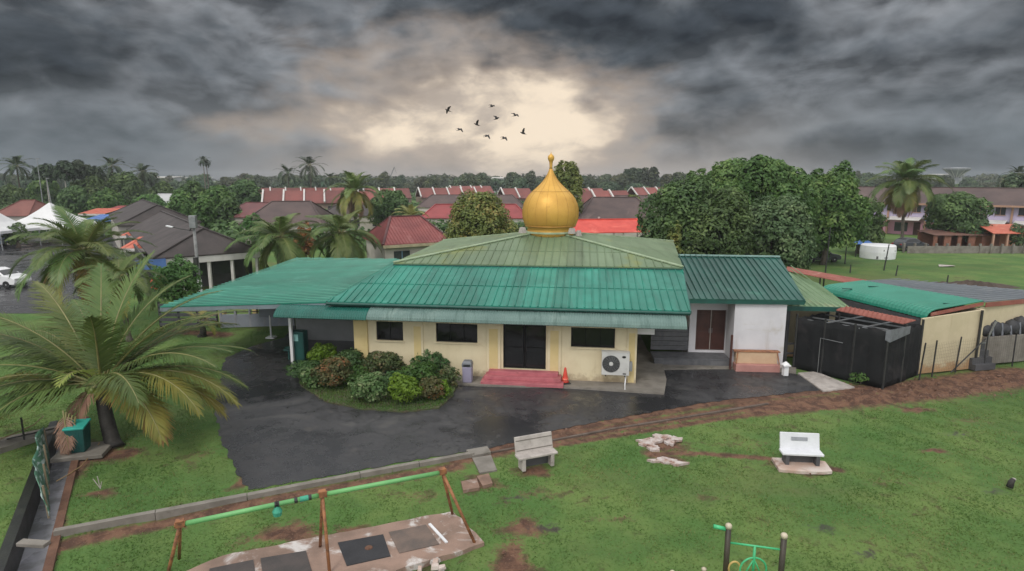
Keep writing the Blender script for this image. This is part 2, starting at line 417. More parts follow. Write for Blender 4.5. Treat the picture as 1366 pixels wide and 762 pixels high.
SOIL_BLOBS = [(G(720, 655), 1.1, .5), (G(1000, 590), 1.0, .25), (G(820, 690), .8, .3), (G(1180, 640), .9, .3), (G(560, 660), 1.0, .4), (G(220, 690), 1.5, .5), (G(1290, 560), .8, .35), (G(940, 660), .7, .25), (G(260, 610), .6, .8), (G(683, 748), .55, .9), (G(388, 708), 1.0, .55), (G(640, 642), .55, .5), (G(716, 626), .6, .4), (G(1068, 622), .85, .5),
              (G(112, 602), 1.3, .9), (G(470, 705), .5, .3), (G(700, 700), .6, .5), (G(480, 745), 2.2, .9), (G(330, 640), .4, .6), (G(885, 592), .8, .6), (G(135, 655), .5, .25),
              (G(1290, 390), 3.5, 1.2), (G(1250, 600), .5, .2), (G(1220, 545), .8, .3), (G(1340, 510), 1.2, .4)]
MUD = [(G(1097, 703), .42, .2), (G(1155, 737), .35, .2), (G(1272, 577), .5, .25), (G(1330, 652), .5, .22), (G(690, 660), .4, .15), (G(728, 700), .6, .3)]
DR0, DR1 = G(31, 762), G(88, 578)
dd = (DR1 - DR0).normalized(); dn = Vector((dd.y, -dd.x, 0)); DR0 = DR0 - dd * 4; DR1 = DR1 + dd * 1.5
DRW = .52
def in_drain(X, Y):
    t = (X - DR0.x) * dd.x + (Y - DR0.y) * dd.y; q = (X - DR0.x) * dn.x + (Y - DR0.y) * dn.y
    return (np.abs(q) < DRW) & (t > 0) & (t < (DR1 - DR0).length)
gx0, gx1, gy0, gy1, gs = -32.0, 40.0, 6.0, 40.0, .16
nx, ny = int((gx1 - gx0) / gs) + 1, int((gy1 - gy0) / gs) + 1
XX, YY = np.meshgrid(np.linspace(gx0, gx1, nx), np.linspace(gy0, gy1, ny))
def soil_at(X, Y):
    s = np.zeros(X.shape)
    for pts, wd in SOIL_LINES: s = np.maximum(s, polyline_mask(X, Y, pts, wd))
    for i_, (p, a, b) in enumerate(SOIL_BLOBS): s = np.maximum(s, blob(X, Y, p, a, b) * (.62 if i_ < 9 else 1.0))
    return s
def mud_at(X, Y):
    s = np.zeros(X.shape)
    for p, a, b in MUD: s = np.maximum(s, blob(X, Y, p, a, b))
    return s
def undul(X, Y):
    e = np.minimum(np.minimum(X - gx0, gx1 - X), np.minimum(Y - gy0, gy1 - Y)); e = np.clip(e / 3, 0, 1)
    m = polyline_mask(X, Y, ASPH + ASPH[:1], 2.2); e = e * np.clip(1.12 - m, .10, 1)
    return -e * (.075 + .02 * np.sin(X * 1.3 + 1.7 * np.sin(Y * .9)) + .015 * np.sin(Y * 2.1 + X * .7) + .01 * np.sin(X * 4.1) * np.sin(Y * 3.7))
ZZ = undul(XX, YY); SS = soil_at(XX, YY); MM = mud_at(XX, YY)
rough_soil = np.clip(SS - .5, 0, 1) * (XX > 13) * (XX - 13 < 40) * .30 * np.clip(1.2 - polyline_mask(XX, YY, ASPH, 1.0), 0, 1)
ZZ += rough_soil * (rng.random(XX.shape) - .3)
V = np.stack([XX.ravel(), YY.ravel(), ZZ.ravel()], 1)
ii = np.arange(nx * ny).reshape(ny, nx)
Q = np.stack([ii[:-1, :-1], ii[:-1, 1:], ii[1:, 1:], ii[1:, :-1]], -1).reshape(-1, 4)
cxy = V[Q].mean(1); Q = Q[~in_drain(cxy[:, 0], cxy[:, 1])]
B = 4000.0; k = len(V)
OV = np.array([(-B, -200, 0), (B, -200, 0), (B, B, 0), (-B, B, 0), (gx0, gy0, 0), (gx1, gy0, 0), (gx1, gy1, 0), (gx0, gy1, 0)], float)
OQ = np.array([(0, 1, 5, 4), (1, 2, 6, 5), (2, 3, 7, 6), (3, 0, 4, 7)]) + k
V = np.concatenate([V, OV]); Q = np.concatenate([Q, OQ])
m_ground, nt, b = newmat('grass_and_soil_ground')
tc = nt.nodes.new('ShaderNodeTexCoord').outputs['Object']
at = node(nt, 'ShaderNodeAttribute', {'attribute_name': 'soil'}).outputs['Fac']; am = node(nt, 'ShaderNodeAttribute', {'attribute_name': 'mud'}).outputs['Fac']
na = noise(nt, tc, .35, 5, .6); nb = noise(nt, tc, 2.2, 6, .65, .5); nc = noise(nt, tc, 14, 5, .7); ne = noise(nt, tc, 5.5, 6, .7, .8); nd_ = noise(nt, tc, 60, 3, .6)
gr = mixc(nt, sstep(nt, na, .35, .65), (.066, .142, .034), (.122, .185, .050))
gr = mixc(nt, mth(nt, 'MULTIPLY', sstep(nt, nb, .5, .72), .5), gr, (.048, .078, .022))
gr = mixc(nt, mth(nt, 'MULTIPLY', sstep(nt, nc, .52, .75), .55), gr, (.105, .135, .045))
so_ = mixc(nt, sstep(nt, nb, .38, .62), (.165, .088, .056), (.075, .040, .028))
so_ = mixc(nt, sstep(nt, nc, .55, .72), so_, (.24, .15, .10))
fm = sstep(nt, mth(nt, 'ADD', at, mth(nt, 'ADD', mth(nt, 'MULTIPLY', mth(nt, 'ADD', nb, -.5), 1.5), mth(nt, 'ADD', mth(nt, 'MULTIPLY', mth(nt, 'ADD', nc, -.5), .9), mth(nt, 'MULTIPLY', mth(nt, 'ADD', ne, -.5), 1.5)))), .40, .72)
fm = mth(nt, 'MULTIPLY', fm, mth(nt, 'ADD', .55, mth(nt, 'MULTIPLY', sstep(nt, at, .5, .95), .45)))
nL = noise(nt, tc, .055, 6, .65, .6)
gr = mixc(nt, mth(nt, 'MULTIPLY', sstep(nt, nL, .48, .66), .75), gr, (.105, .115, .045))
gr = mixc(nt, mth(nt, 'MULTIPLY', sstep(nt, nL, .46, .34), .5), gr, (.045, .085, .022))
bare = mth(nt, 'MULTIPLY', sstep(nt, mth(nt, 'ADD', mth(nt, 'MULTIPLY', na, .5), mth(nt, 'MULTIPLY', nb, .5)), .56, .66), .6)
fm = mth(nt, 'MAXIMUM', fm, bare)
col = mixc(nt, fm, gr, so_)
fmm = mth(nt, 'MULTIPLY', sstep(nt, mth(nt, 'ADD', am, mth(nt, 'ADD', mth(nt, 'MULTIPLY', mth(nt, 'ADD', nb, -.5), 1.6), mth(nt, 'MULTIPLY', mth(nt, 'ADD', ne, -.5), 2.0))), .55, 1.1), .8)
col = mixc(nt, fmm, col, (.045, .038, .034))
setin(b, 'Base Color', col, nt); setin(b, 'Roughness', mth(nt, 'ADD', .9, mth(nt, 'MULTIPLY', fmm, -.6)), nt)
b.inputs['Specular IOR Level'].default_value = .25
bh = mth(nt, 'ADD', mth(nt, 'MULTIPLY', nc, .6), mth(nt, 'MULTIPLY', nd_, .4))
setin(b, 'Normal', node(nt, 'ShaderNodeBump', Strength=.7, Distance=.06, Height=bh).outputs[0], nt)
go = npmesh('ground', V, Q, m_ground); tag(go, kind='structure')
for nm, arr in (('soil', SS), ('mud', MM)):
    a = go.data.attributes.new(nm, 'FLOAT', 'POINT')
    a.data.foreach_set('value', np.concatenate([arr.ravel(), np.zeros(8)]).astype(np.float32))
# ---------------------------------------------------------------- flat sheets: jagged outline
def jag(pts, step=.25, amp=.06, keep=()):
    out = []
    n = len(pts)
    for i in range(n):
        a, b2 = pts[i], pts[(i + 1) % n]; L = (b2 - a).length; kk = max(1, int(L / step))
        nr = Vector((-(b2 - a).y, (b2 - a).x, 0)).normalized()
        am = 0 if i in keep else amp
        for j in range(kk):
            out.append(a.lerp(b2, j / kk) + nr * (am * random.uniform(-1, 1) if j else 0))
    return out
def sheet(name, pts, z, mat):
    pts = [Vector((p.x, p.y, z)) for p in pts]
    tri = tessellate_polygon([pts]); mb = MB()
    fs = []
    for a, b2, c in tri:
        if (pts[b2] - pts[a]).cross(pts[c] - pts[a]).z < 0: a, c = c, a
        fs.append((a, b2, c))
    mb.add(pts, fs); return tag(mb.build(name, mat, root=1), kind='structure')
def asphalt(name, wet):
    m, nt, b = newmat(name)
    tc = nt.nodes.new('ShaderNodeTexCoord').outputs['Object']
    a1 = noise(nt, tc, .28, 6, .6, .8); a2 = noise(nt, tc, 1.4, 6, .65, .4); a3 = noise(nt, tc, 55, 3, .7)
    col = mixc(nt, sstep(nt, a1, .35, .68), (.024, .024, .027), (.048, .047, .049))
    col = mixc(nt, mth(nt, 'MULTIPLY', sstep(nt, a2, .56, .74), .5), col, (.088, .078, .066))
    col = mixc(nt, mth(nt, 'MULTIPLY', sstep(nt, a1, .57, .68), .6), col, (.095, .09, .082))
    col = mixc(nt, mth(nt, 'MULTIPLY', a3, .5), col, (.02, .02, .021))
    vo = node(nt, 'ShaderNodeTexVoronoi', {'feature': 'DISTANCE_TO_EDGE'}, Scale=.42)
    wv = node(nt, 'ShaderNodeVectorMath', {'operation': 'ADD'}); nt.links.new(tc, wv.inputs[0])
    nt.links.new(node(nt, 'ShaderNodeTexNoise', Vector=tc, Scale=1.6, Detail=5).outputs[1], wv.inputs[1]); nt.links.new(wv.outputs[0], vo.inputs['Vector'])
    crack = mth(nt, 'MULTIPLY', sstep(nt, vo.outputs[0], .012, .002), sstep(nt, a1, .47, .53))
    col = mixc(nt, mth(nt, 'MULTIPLY', crack, .8), col, (.012, .012, .012))
    setin(b, 'Base Color', col, nt)
    r = sstep(nt, mth(nt, 'ADD', mth(nt, 'MULTIPLY', a1, .6), mth(nt, 'MULTIPLY', a2, .4)), .42, .59, wet, .62)
    setin(b, 'Roughness', r, nt); b.inputs['Specular IOR Level'].default_value = .5
    setin(b, 'Normal', node(nt, 'ShaderNodeBump', Strength=.3, Distance=.012, Height=a3).outputs[0], nt)
    return m
m_asph = asphalt('damp_asphalt', .16); m_road = asphalt('wet_asphalt', .14)
sheet('driveway', jag(ASPH, .22, .07, keep=(10, 11, 12, 13, 14, 15, 16, 17, 18)), .008, m_asph)
# side road on the left with its parked cars
sheet('road', [Vector(p) for p in ((-95, 40, 0), (-31.5, 40, 0), (-33, 52, 0), (-40, 66, 0), (-52, 86, 0), (-70, 100, 0), (-110, 100, 0))], .012, m_road)
# a faint worn white line on the road
mb = MB()
for i in range(6):
    c = Vector((-41 - i * 3.0, 58 + i * 5.5, .016)); mb.box(c, (.12, 1.6, .004), rz=.5)
tag(mb.build('road_marking', M('worn_road_paint', (.5, .5, .48), (.25, .25, .25), 4, .6, 0), root=1), kind='structure')
# concrete apron round the hall, kerbs
def prism(name, pts, z0, z1, mat, kind='structure', jg=0):
    pts = [Vector((p.x, p.y, z1)) for p in pts]
    mb = MB(); mb.slab(pts, z1 - z0, 0); return tag(mb.build(name, mat, root=1), kind=kind)
prism('apron_pavement', g((606, 514), (640, 516), (760, 519), (886, 527), (889, 509), (884, 488), (864, 470), (850, 440), (470, 430), (482, 470), (600, 498)), -.1, .09, m_con)
prism('side_path', g((1064, 499), (1088, 497), (1140, 518), (1098, 523.5)), -.1, .06, m_conl)
prism('deck_footing', g((870, 494), (984, 492.5), (1062, 499), (1062, 490), (980, 484), (868, 486)), -.1, .05, m_con)
def kerb(name, pts, w_, z0, z1, mat, gap=1.6):
    mb = MB()
    for a, b2 in zip(pts[:-1], pts[1:]):
        L = (b2 - a).length; kk = max(1, int(L / gap)); dv = (b2 - a).normalized()
        for j in range(kk):
            p, q = a.lerp(b2, j / kk), a.lerp(b2, (j + 1) / kk)
            zt = z1 + random.uniform(-.012, .012); off = Vector((-dv.y, dv.x, 0)) * random.uniform(-.015, .015)
            c = (p + q) / 2 + off; mb.box((c.x, c.y, (z0 + zt) / 2), ((q - p).length - .012, w_ * random.uniform(.94, 1.06), zt - z0), rz=math.atan2(dv.y, dv.x))
    return tag(mb.build(name, mat, root=1, bevel=.012), kind='structure')
kerb('kerb', g((72, 714), (330, 665), (480, 636), (632, 608)), .17, -.15, .14, m_con)
kerb('soil_kerb', g((655, 604), (737, 588), (813, 573), (921, 556), (1025, 539)), .10, -.15, .045, M('mossy_kerb', (.13, .10, .08), (.07, .05, .04), 2, .85, .3), 1.1)
m_step = M('muddy_slab', (.24, .15, .11), (.15, .095, .07), 2.5, .85, .3, 20, stain=((.34, .28, .25), 1.8, .58, .74))
prism('stepping_slab', g((630, 612), (655, 608), (663, 628), (640, 632)), -.1, .03, m_con)
prism('stepping_slab', g((636, 636), (652, 632), (657, 645), (644, 649)), -.1, .02, m_step)
prism('stepping_slab', g((615, 643), (636, 639), (640, 651), (618, 655)), -.1, .02, m_step)
prism('stepping_slab', g((622, 603), (650, 598), (655, 606), (630, 611)), -.1, .08, m_con)
# drain
mb = MB(); L = (DR1 - DR0).length; ang = math.atan2(dd.y, dd.x); mid_ = (DR0 + DR1) / 2
mb.box((mid_ + Vector((0, 0, -.75))), (L, DRW * 2, .1), rz=ang, mi=0)
mb.box(mid_ + dn * (DRW - .04) + Vector((0, 0, -.375)), (L, .2, .76), rz=ang, mi=2)
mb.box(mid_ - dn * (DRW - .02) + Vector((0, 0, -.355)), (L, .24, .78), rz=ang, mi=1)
m_wetfloor, nt, b = newmat('wet_drain_floor')
tc = nt.nodes.new('ShaderNodeTexCoord').outputs['Object']
setin(b, 'Base Color', mixc(nt, sstep(nt, noise(nt, tc, 2.5, 5), .4, .65), (.27, .27, .30), (.17, .17, .18)), nt)
setin(b, 'Roughness', sstep(nt, noise(nt, tc, 1.2, 4), .4, .6, .08, .5), nt)
tag(mb.build('drain', [m_wetfloor, m_blackwall, m_soil], root=1), kind='structure')
prism('drain_crossing', g((-30, 612), (70, 580), (82, 570), (-30, 594)), -.1, .10, m_con)
# grass blades
def grass(n, x0, x1, y0, y1, hmin, hmax, seed):
    r = np.random.default_rng(seed)
    X = r.uniform(x0, x1, n); Y = r.uniform(y0, y1, n)
    f = (np.abs(X) < Y * .95 + 5)
    s = soil_at(X, Y) + .5 * (r.random(n) - .5) + .2 * np.sin(X * 3.1 + np.sin(Y * 2.3)) * np.sin(Y * 2.7) + .12 * np.sin(X * 9.1 + Y * 4) * np.sin(Y * 8.3)
    f &= (s < .5) & (mud_at(X, Y) + .4 * (r.random(n) - .5) < .55) & ~in_drain(X, Y)
    clump = np.sin(X * 1.1 + 2 * np.sin(Y * .6)) * np.sin(Y * 1.4 + 1.3 * np.sin(X * .8)) + .6 * np.sin(X * 5.2 + Y * 3.3)
    f &= r.random(n) < .62 + .2 * clump
    for poly in NOGRASS: f &= ~inpoly(X, Y, poly)
    X, Y, cl_ = X[f], Y[f], clump[f]; n = len(X)
    Z = undul(X, Y) - .01
    a = r.uniform(0, 2 * math.pi, n); hh = r.uniform(hmin, hmax, n) * (1 + .25 * np.clip(cl_, -1, 1)); wd = r.uniform(.012, .024, n); ln = r.uniform(.03, .11, n); b_ = r.uniform(0, 6.28, n)
    P = np.stack([np.stack([X - np.cos(a) * wd, Y - np.sin(a) * wd, Z], 1), np.stack([X + np.cos(a) * wd, Y + np.sin(a) * wd, Z], 1),
                  np.stack([X + np.cos(b_) * ln, Y + np.sin(b_) * ln, Z + hh], 1)], 1).reshape(-1, 3)
    return P, np.arange(3 * n).reshape(n, 3)
def inpoly(X, Y, poly):
    ins = np.zeros(X.shape, bool); n = len(poly)
    for i in range(n):
        x0, y0, x1, y1 = poly[i].x, poly[i].y, poly[(i + 1) % n].x, poly[(i + 1) % n].y
        c = ((y0 > Y) != (y1 > Y)) & (X < (x1 - x0) * (Y - y0) / (y1 - y0 + 1e-12) + x0); ins ^= c
    return ins
APRON = g((606, 516), (640, 518), (760, 521), (886, 529), (1064, 500), (1140, 518), (1366, 480), (1500, 380), (1040, 330), (480, 330), (470, 430))
PADPOLY = g((222, 775), (300, 741), (604, 684), (646, 728), (604, 742), (440, 790))
NOGRASS = [ASPH, APRON, PADPOLY, g((622, 600), (655, 596), (668, 630), (650, 650), (612, 655))]
m_grass = leafmat('grass_blades', (.080, .175, .036), (.15, .225, .058), (.24, .24, .09), scale=.32, rough=.6, trans=.5, objrand=0)
P1, Q1 = grass(440000, -28, 34, 9.5, 27, 0.025, .062, 3); P2, Q2 = grass(45000, -30, 39, 26, 45, .05, .12, 4)
P3, Q3 = grass(1500, -22, 27, 11.3, 25, .10, .2, 8)
PP = np.concatenate([P1, P2, P3]); QQ = np.concatenate([Q1, Q2 + len(P1), Q3 + len(P1) + len(P2)])
tag(npmesh('grass', PP, QQ, m_grass), 'short green lawn grass with bare reddish patches', 'grass', kind='stuff')
# loose stones and crumbs on the red soil
mb = MB()
for i in range(420):
    t = random.random()
    if i < 260: p = G(random.uniform(1110, 1360), random.uniform(500, 530))
    elif i < 330: p = G(random.uniform(660, 1000), 0 + random.uniform(548, 600))
    else: p = G(random.uniform(640, 1366), random.uniform(560, 750))
    if inpoly(np.array([p.x]), np.array([p.y]), ASPH)[0]: continue
    if i >= 260 and soil_at(np.array([p.x]), np.array([p.y]))[0] < .5: continue
    r_ = random.uniform(.015, .05); mb.box((p.x, p.y, r_ * .2), (r_ * 2, r_ * 1.5, r_), rz=random.uniform(0, 3), taper=.6)
tag(mb.build('soil_rubble', M('soil_clods', (.20,.12,.085), (.12,.06,.04), 3, .9, .3, 20), root=1), 'loose stones scattered over the red soil strip', 'rubble', kind='stuff')
# ================================================================ prayer hall
TH = R_(-7.4); u = Vector((math.cos(TH), math.sin(TH), 0)); v = Vector((-math.sin(TH), math.cos(TH), 0)); Zv = Vector((0, 0, 1))
RC = Vector((5.5, 25.55, 0))                         # front right corner of the front wall
def mw(x, y, z): return RC + u * x + v * y + Zv * z
def wl(px, py, y=0.0):                               # px -> (x,z) on the plane y=const of the hall
    p = on_plane(px, py, RC + v * y, v) - RC; return p.dot(u), p.z
m_cream = M('cream_wall_paint', (.67, .585, .40), (.61, .52, .345), 1.1, .75, .1, 35, stain=((.44, .35, .19), .8, .58, .80), streak=((.36, .28, .17), (3.0, 3.0, .25), .54, .76, .5), splash=((.22, .15, .09), .42, .6))
m_yel = M('yellow_wall_paint', (.63, .50, .25), (.57, .45, .21), 1.2, .7, .1, 35)
m_teal = M('teal_metal_roof', (.012, .205, .145), (.009, .148, .105), .7, .42, .08, 12, spec=.5, stain=((.03, .235, .17), .45, .52, .72), streak=((.012, .10, .072), (2.6, .16, .16), .48, .74, .7), panels=(tuple(u), .68, .34))
m_teal2 = M('weathered_teal_metal_roof', (.014, .20, .135), (.018, .165, .115), .6, .45, .1, 12, stain=((.06, .27, .20), .35, .58, .70), streak=((.10, .34, .26), (.22, 1.9, .22), .56, .68, .6), panels=(tuple(v), .84, .22))
m_tealdk = M('dark_teal_trim', (.008, .085, .065), (.006, .055, .045), 2, .5, .05, 30)
m_olive = M('faded_sage_metal_roof', (.145, .205, .115), (.115, .172, .092), .5, .5, .08, 14, stain=((.16, .19, .06), .30, .50, .66), streak=((.07, .10, .05), (2.2, .2, .2), .50, .73, .65), panels=(tuple(u), .80, .25))
m_olvcap = M('pale_sage_ridge', (.36, .44, .30), (.25, .33, .20), 2, .6, .1, 20)
m_awn = M('faded_grey_green_awning', (.13, .205, .185), (.10, .165, .15), .9, .5, .1, 16, stain=((.18, .25, .225), .7, .52, .74), streak=((.05, .10, .085), (4.5, .5, .5), .52, .72, .7))
m_sawn = M('deep_teal_awning', (.010, .115, .090), (.007, .085, .066), .8, .45, .1, 16)
m_bluegrey = M('blue_grey_fascia', (.19, .23, .26), (.15, .18, .2), 2, .6, .1, 20)
m_gold = M('gold_dome_paint', (.66, .38, .075), (.56, .31, .06), 1.0, .50, .03, 25, metal=.35, stain=((.40, .19, .035), 1.3, .58, .8))
m_goldd = M('dark_gold_seam', (.42, .23, .045), (.34, .18, .04), 1.5, .5, .05, 25, metal=.4)
m_doorf = M('near_black_frame', (.005, .005, .006), (.008, .008, .008), 4, .6, 0, spec=.2)
hall = thing('prayer_hall', mw(-6.5, 7, 0), 'low cream prayer hall with a gold onion dome and teal metal roofs', 'building')
XL = wl(478, 490)[0]
def holes_wall(mb, P, x0, x1, z0, z1, holes, th):
    """front wall with real openings; P(x,y,z)->world; front face at y=0, back at y=th"""
    xs = sorted({x0, x1, *[h[0] for h in holes], *[h[1] for h in holes]}); zs = sorted({z0, z1, *[h[2] for h in holes], *[h[3] for h in holes]})
    for a, b in zip(xs[:-1], xs[1:]):
        for c, e in zip(zs[:-1], zs[1:]):
            if any(h[0] <= (a + b) / 2 <= h[1] and h[2] <= (c + e) / 2 <= h[3] for h in holes): continue
            mb.add([P(a, 0, c), P(b, 0, c), P(b, 0, e), P(a, 0, e)], [(0, 1, 2, 3)])
            mb.add([P(a, th, c), P(b, th, c), P(b, th, e), P(a, th, e)], [(3, 2, 1, 0)])
    for a, b, c, e in holes:
        mb.add([P(a, 0, c), P(b, 0, c), P(b, 0, e), P(a, 0, e), P(a, th, c), P(b, th, c), P(b, th, e), P(a, th, e)], [(0, 4, 5, 1), (1, 5, 6, 2), (2, 6, 7, 3), (3, 7, 4, 0)])
def opening(a, b):
    (xa, za), (xb, zb) = wl(*a), wl(*b); return (min(xa, xb), max(xa, xb), min(za, zb), max(za, zb))
W1 = opening((501, 424), (538, 455)); W2 = opening((581, 426), (637, 458)); W3 = opening((762, 431), (820, 465)); DO = opening((671, 428), (728, 490))
W1, W2, W3 = [(a, b, c, 2.55) for a, b, c, e in (W1, W2, W3)]; DO = (DO[0], DO[1], .52, 2.6)
mb = MB(); holes_wall(mb, mw, XL, 0, 0, 3.35, [W1, W2, W3, DO], .2)
mb.box(mw(0, 0, 0) - u * .1 + v * 7.2 + Zv * 1.7, (.2, 13.96, 3.4), rz=TH); mb.box(mw(XL, 0, 0) + u * .1 + v * 7.2 + Zv * 1.7, (.2, 13.96, 3.4), rz=TH)
mb.box(mw(XL / 2, 14.3, 1.7), (-XL, .2, 3.4), rz=TH)
mb.add([mw(XL + .2, 4.6, .1), mw(-.2, 4.6, .1), mw(-.2, 4.6, 4.3), mw(XL + .2, 4.6, 4.3)], [(0, 1, 2, 3)])
wall = mb.build('wall', m_cream, hall)
# pilasters with recessed yellow panels
for pa, pb in (((549, 430), (566, 490)), ((649, 432), (668, 500)), ((731, 435), (748, 505)), ((837, 438), (849, 510))):
    x0, x1 = wl(*pa)[0], wl(*pb)[0]; x1 = min(x1, 0)
    mb = MB(); mb.box(mw((x0 + x1) / 2, -.03, 1.5), (x1 - x0, .06, 2.9), rz=TH)
    pl = mb.build('pilaster', m_cream, hall, bevel=.01)
    mb = MB(); mb.box(mw((x0 + x1) / 2, -.064, 1.25), ((x1 - x0) * .62, .012, 2.25), rz=TH); mb.build('panel', m_yel, pl)
x0 = XL; x1 = wl(492, 470)[0]
mb = MB(); mb.box(mw((x0 + x1) / 2 - .05, .05, 1.5), (x1 - x0 + .1, .34, 2.98), rz=TH); mb.build('corner_pillar', m_yel, hall, bevel=.01)
for (a, b, c, e) in (W1, W2, W3):
    mb = MB(); fw = .05
    for x, z, dx_, dz_ in ((a + fw / 2, (c + e) / 2, fw, e - c), (b - fw / 2, (c + e) / 2, fw, e - c), ((a + b) / 2, c + fw / 2, b - a - 2 * fw, fw), ((a + b) / 2, e - fw / 2, b - a - 2 * fw, fw)):
        mb.box(mw(x, .12, z), (dx_, .05, dz_), rz=TH)
    nm = 2 if b - a > 1.5 else 1
    for i in range(1, nm + 1): mb.box(mw(a + (b - a) * i / (nm + 1), .125, (c + e) / 2), (.03, .035, e - c - 2 * fw), rz=TH)
    fr = mb.build('window', m_doorf, hall)
    mb = MB(); mb.box(mw((a + b) / 2, .14, (c + e) / 2), (b - a - .06, .012, e - c - .06), rz=TH); mb.build('pane', m_glass, fr)
    mb = MB(); mb.box(mw((a + b) / 2, -.02, c - .03), (b - a + .14, .08, .05), rz=TH); mb.build('sill', m_cream, fr)
a, b, c, e = DO
for i, s in enumerate((0, 1)):
    xa = a + (b - a) * .5 * s; xb = xa + (b - a) * .5; mb = MB()
    for x, z, dx_, dz_ in ((xa + .04, (c + e) / 2, .06, e - c), (xb - .04, (c + e) / 2, .06, e - c), ((xa + xb) / 2, c + .05, xb - xa - .16, .1), ((xa + xb) / 2, e - .05, xb - xa - .16, .1), ((xa + xb) / 2, c + 1.0, xb - xa - .16, .05)):
        mb.box(mw(x, .14, z), (dx_, .05, dz_), rz=TH)
    dr = mb.build('door', m_doorf, hall)
    mb = MB(); mb.box(mw((xa + xb) / 2, .15, (c + e) / 2), (xb - xa - .1, .012, e - c - .1), rz=TH); mb.build('pane', m_glass, dr)
    mb = MB(); xh = xb - .09 if s == 0 else xa + .09; mb.tube([mw(xh, .08, c + .85), mw(xh, .08, c + 1.25)], .015); mb.build('handle', m_dsteel, dr)
# pink steps
sx0, sx1 = wl(643, 500, -.6)[0], wl(752, 508, -.6)[0]
for i, (dy_, z1, ins) in enumerate(((.95, .20, 0), (.65, .36, .12), (.35, .50, .26))):
    mb = MB(); mb.box(mw((sx0 + sx1) / 2, -dy_ / 2 - .066, (z1 + .05) / 2 + (0, .08, .16)[i] / 1), (sx1 - sx0 - 2 * ins, dy_, z1 - .05 if i == 0 else .16), rz=TH)
    mb.build('step', m_pink, hall, bevel=.012)
# roofs ----------------------------------------------------------
EL, ER = mw(0, 0, 0), mw(0, 0, 0)
eL, eR = G(436, 402, 3.52), G(921, 415, 3.50)
ZU = 4.72
uFL, uFR, uBR, uBL = G(525, 351, ZU), G(911, 357, ZU), G(898, 322, ZU), G(592, 320.5, ZU)
APX = Vector(((uFL + uFR + uBR + uBL) / 4)); APX.z = 5.95; DC = D(734, 309, APX.y)
tr_ = lambda a, b, t: a.lerp(b, t)
tL, tR = uFL - Zv * .12, uFR - Zv * .12
mb = MB(); P = [eL, eR, tR, tL]
mb.slab(P, .05); mb.ribs(P, eR - eL, .34, .07, .045, lift=.001)
for t_ in (.47,): mb.beam(eL.lerp(tL, t_) + Zv * .012, eR.lerp(tR, t_) + Zv * .006, .04, .014)
t1 = mb.build('front_roof', m_teal, hall)
mb = MB(); fo = -v * .03
mb.beam(eL - Zv * .13 + v * .06, eR - Zv * .13 + v * .06, .05, .15)
mb.beam(eR - Zv * .07 + u * .02, tR - Zv * .07 + u * .02, .05, .12); mb.beam(eL - Zv * .07 - u * .02, tL - Zv * .07 - u * .02, .05, .12)
mb.build('fascia', m_tealdk, t1)
mb = MB(); mb.tube([eL + v * .0 - v * .06 - Zv * .09, eR - v * .06 - Zv * .09], .06, 8); mb.build('gutter', m_tealdk, t1)
# upper pyramid roof
for nm, (a, b) in (('upper_roof', (uFL, uFR)), ('upper_roof', (uFR, uBR)), ('upper_roof', (uBR, uBL)), ('upper_roof', (uBL, uFL))):
    mb = MB(); P = [a, b, APX]; mb.slab(P, .06); mb.ribs(P, b - a, .40, .06, .04, lift=.001); [mb.beam(a.lerp(APX, t_) + Zv * .012, b.lerp(APX, t_) + Zv * .006, .04, .014) for t_ in (.36,)]; up_ = mb.build(nm, m_olive, hall)
mb = MB()
for c in (uFL, uFR, uBR, uBL): mb.beam(c + Zv * .05, tr_(c, APX, .93) + Zv * .05, .17, .06); 
mb.build('ridge_cap', m_olvcap, hall)
mb = MB()
pts = [uFL, uFR, uBR, uBL]
for i in range(4): mb.beam(pts[i] - Zv * .10, pts[(i + 1) % 4] - Zv * .10, .06, .08)
mb.build('upper_fascia', m_tealdk, hall)
mb = MB(); cc = (uFL + uFR + uBR + uBL) / 4
inn = [cc + (p - cc) * .93 for p in pts]
for i in range(4):
    a, b = inn[i], inn[(i + 1) % 4]; mb.add([Vector((a.x, a.y, 3.3)), Vector((b.x, b.y, 3.3)), Vector((b.x, b.y, ZU - .08)), Vector((a.x, a.y, ZU - .08))], [(0, 1, 2, 3)])
mb.build('clerestory_wall', m_cream, hall)
# infill between front roof ends and the lower levels
mb = MB()
mb.add([eL + u * .02 - Zv * .1, tL + u * .02 - Zv * .1, Vector((tL.x, tL.y, 3.3)) + u * .02], [(0, 1, 2)]); mb.build('gable_infill', m_tealdk, hall); mb = MB(); mb.add([eR - u * .05 - Zv * .08, tR - u * .05 - Zv * .08, Vector((tR.x, tR.y, 3.3)) - u * .05], [(0, 2, 1)])
mb.build('gable_infill', m_tealdk, hall)
# dome ----------------------------------------------------------
k = (DC - CAM).length * cp / F * 1.0; k = (DC.y * cp - (DC.z - H) * sp) / F
prof = [(31, 0), (31.2, 3), (30.5, 8), (30.5, 11.5), (32.5, 12.5), (34.6, 16), (36.3, 21), (37.3, 27), (37.4, 32), (36.9, 37), (35.3, 43), (32.6, 48.5), (29, 53.5), (24.6, 58), (19.4, 62.5), (14.6, 67), (10.8, 71), (7.6, 75.5), (5.0, 80), (3.2, 84.5), (2.1, 87.5)]
dome_base = Vector((DC.x, DC.y, APX.z - .28))
sc_ = lambda pr: [(r * k, z * k) for r, z in pr]
mb = MB(); mb.lathe(sc_(prof), dome_base, 64); dome = mb.build('dome', m_gold, hall, smooth=True)
mb = MB()
for i in range(16):
    a = 2 * math.pi * (i + .5) / 16
    mb.tube([dome_base + Vector((math.cos(a) * (r * k + .004), math.sin(a) * (r * k + .004), z * k)) for r, z in prof[4:-2]], .008, 4, cap=False)
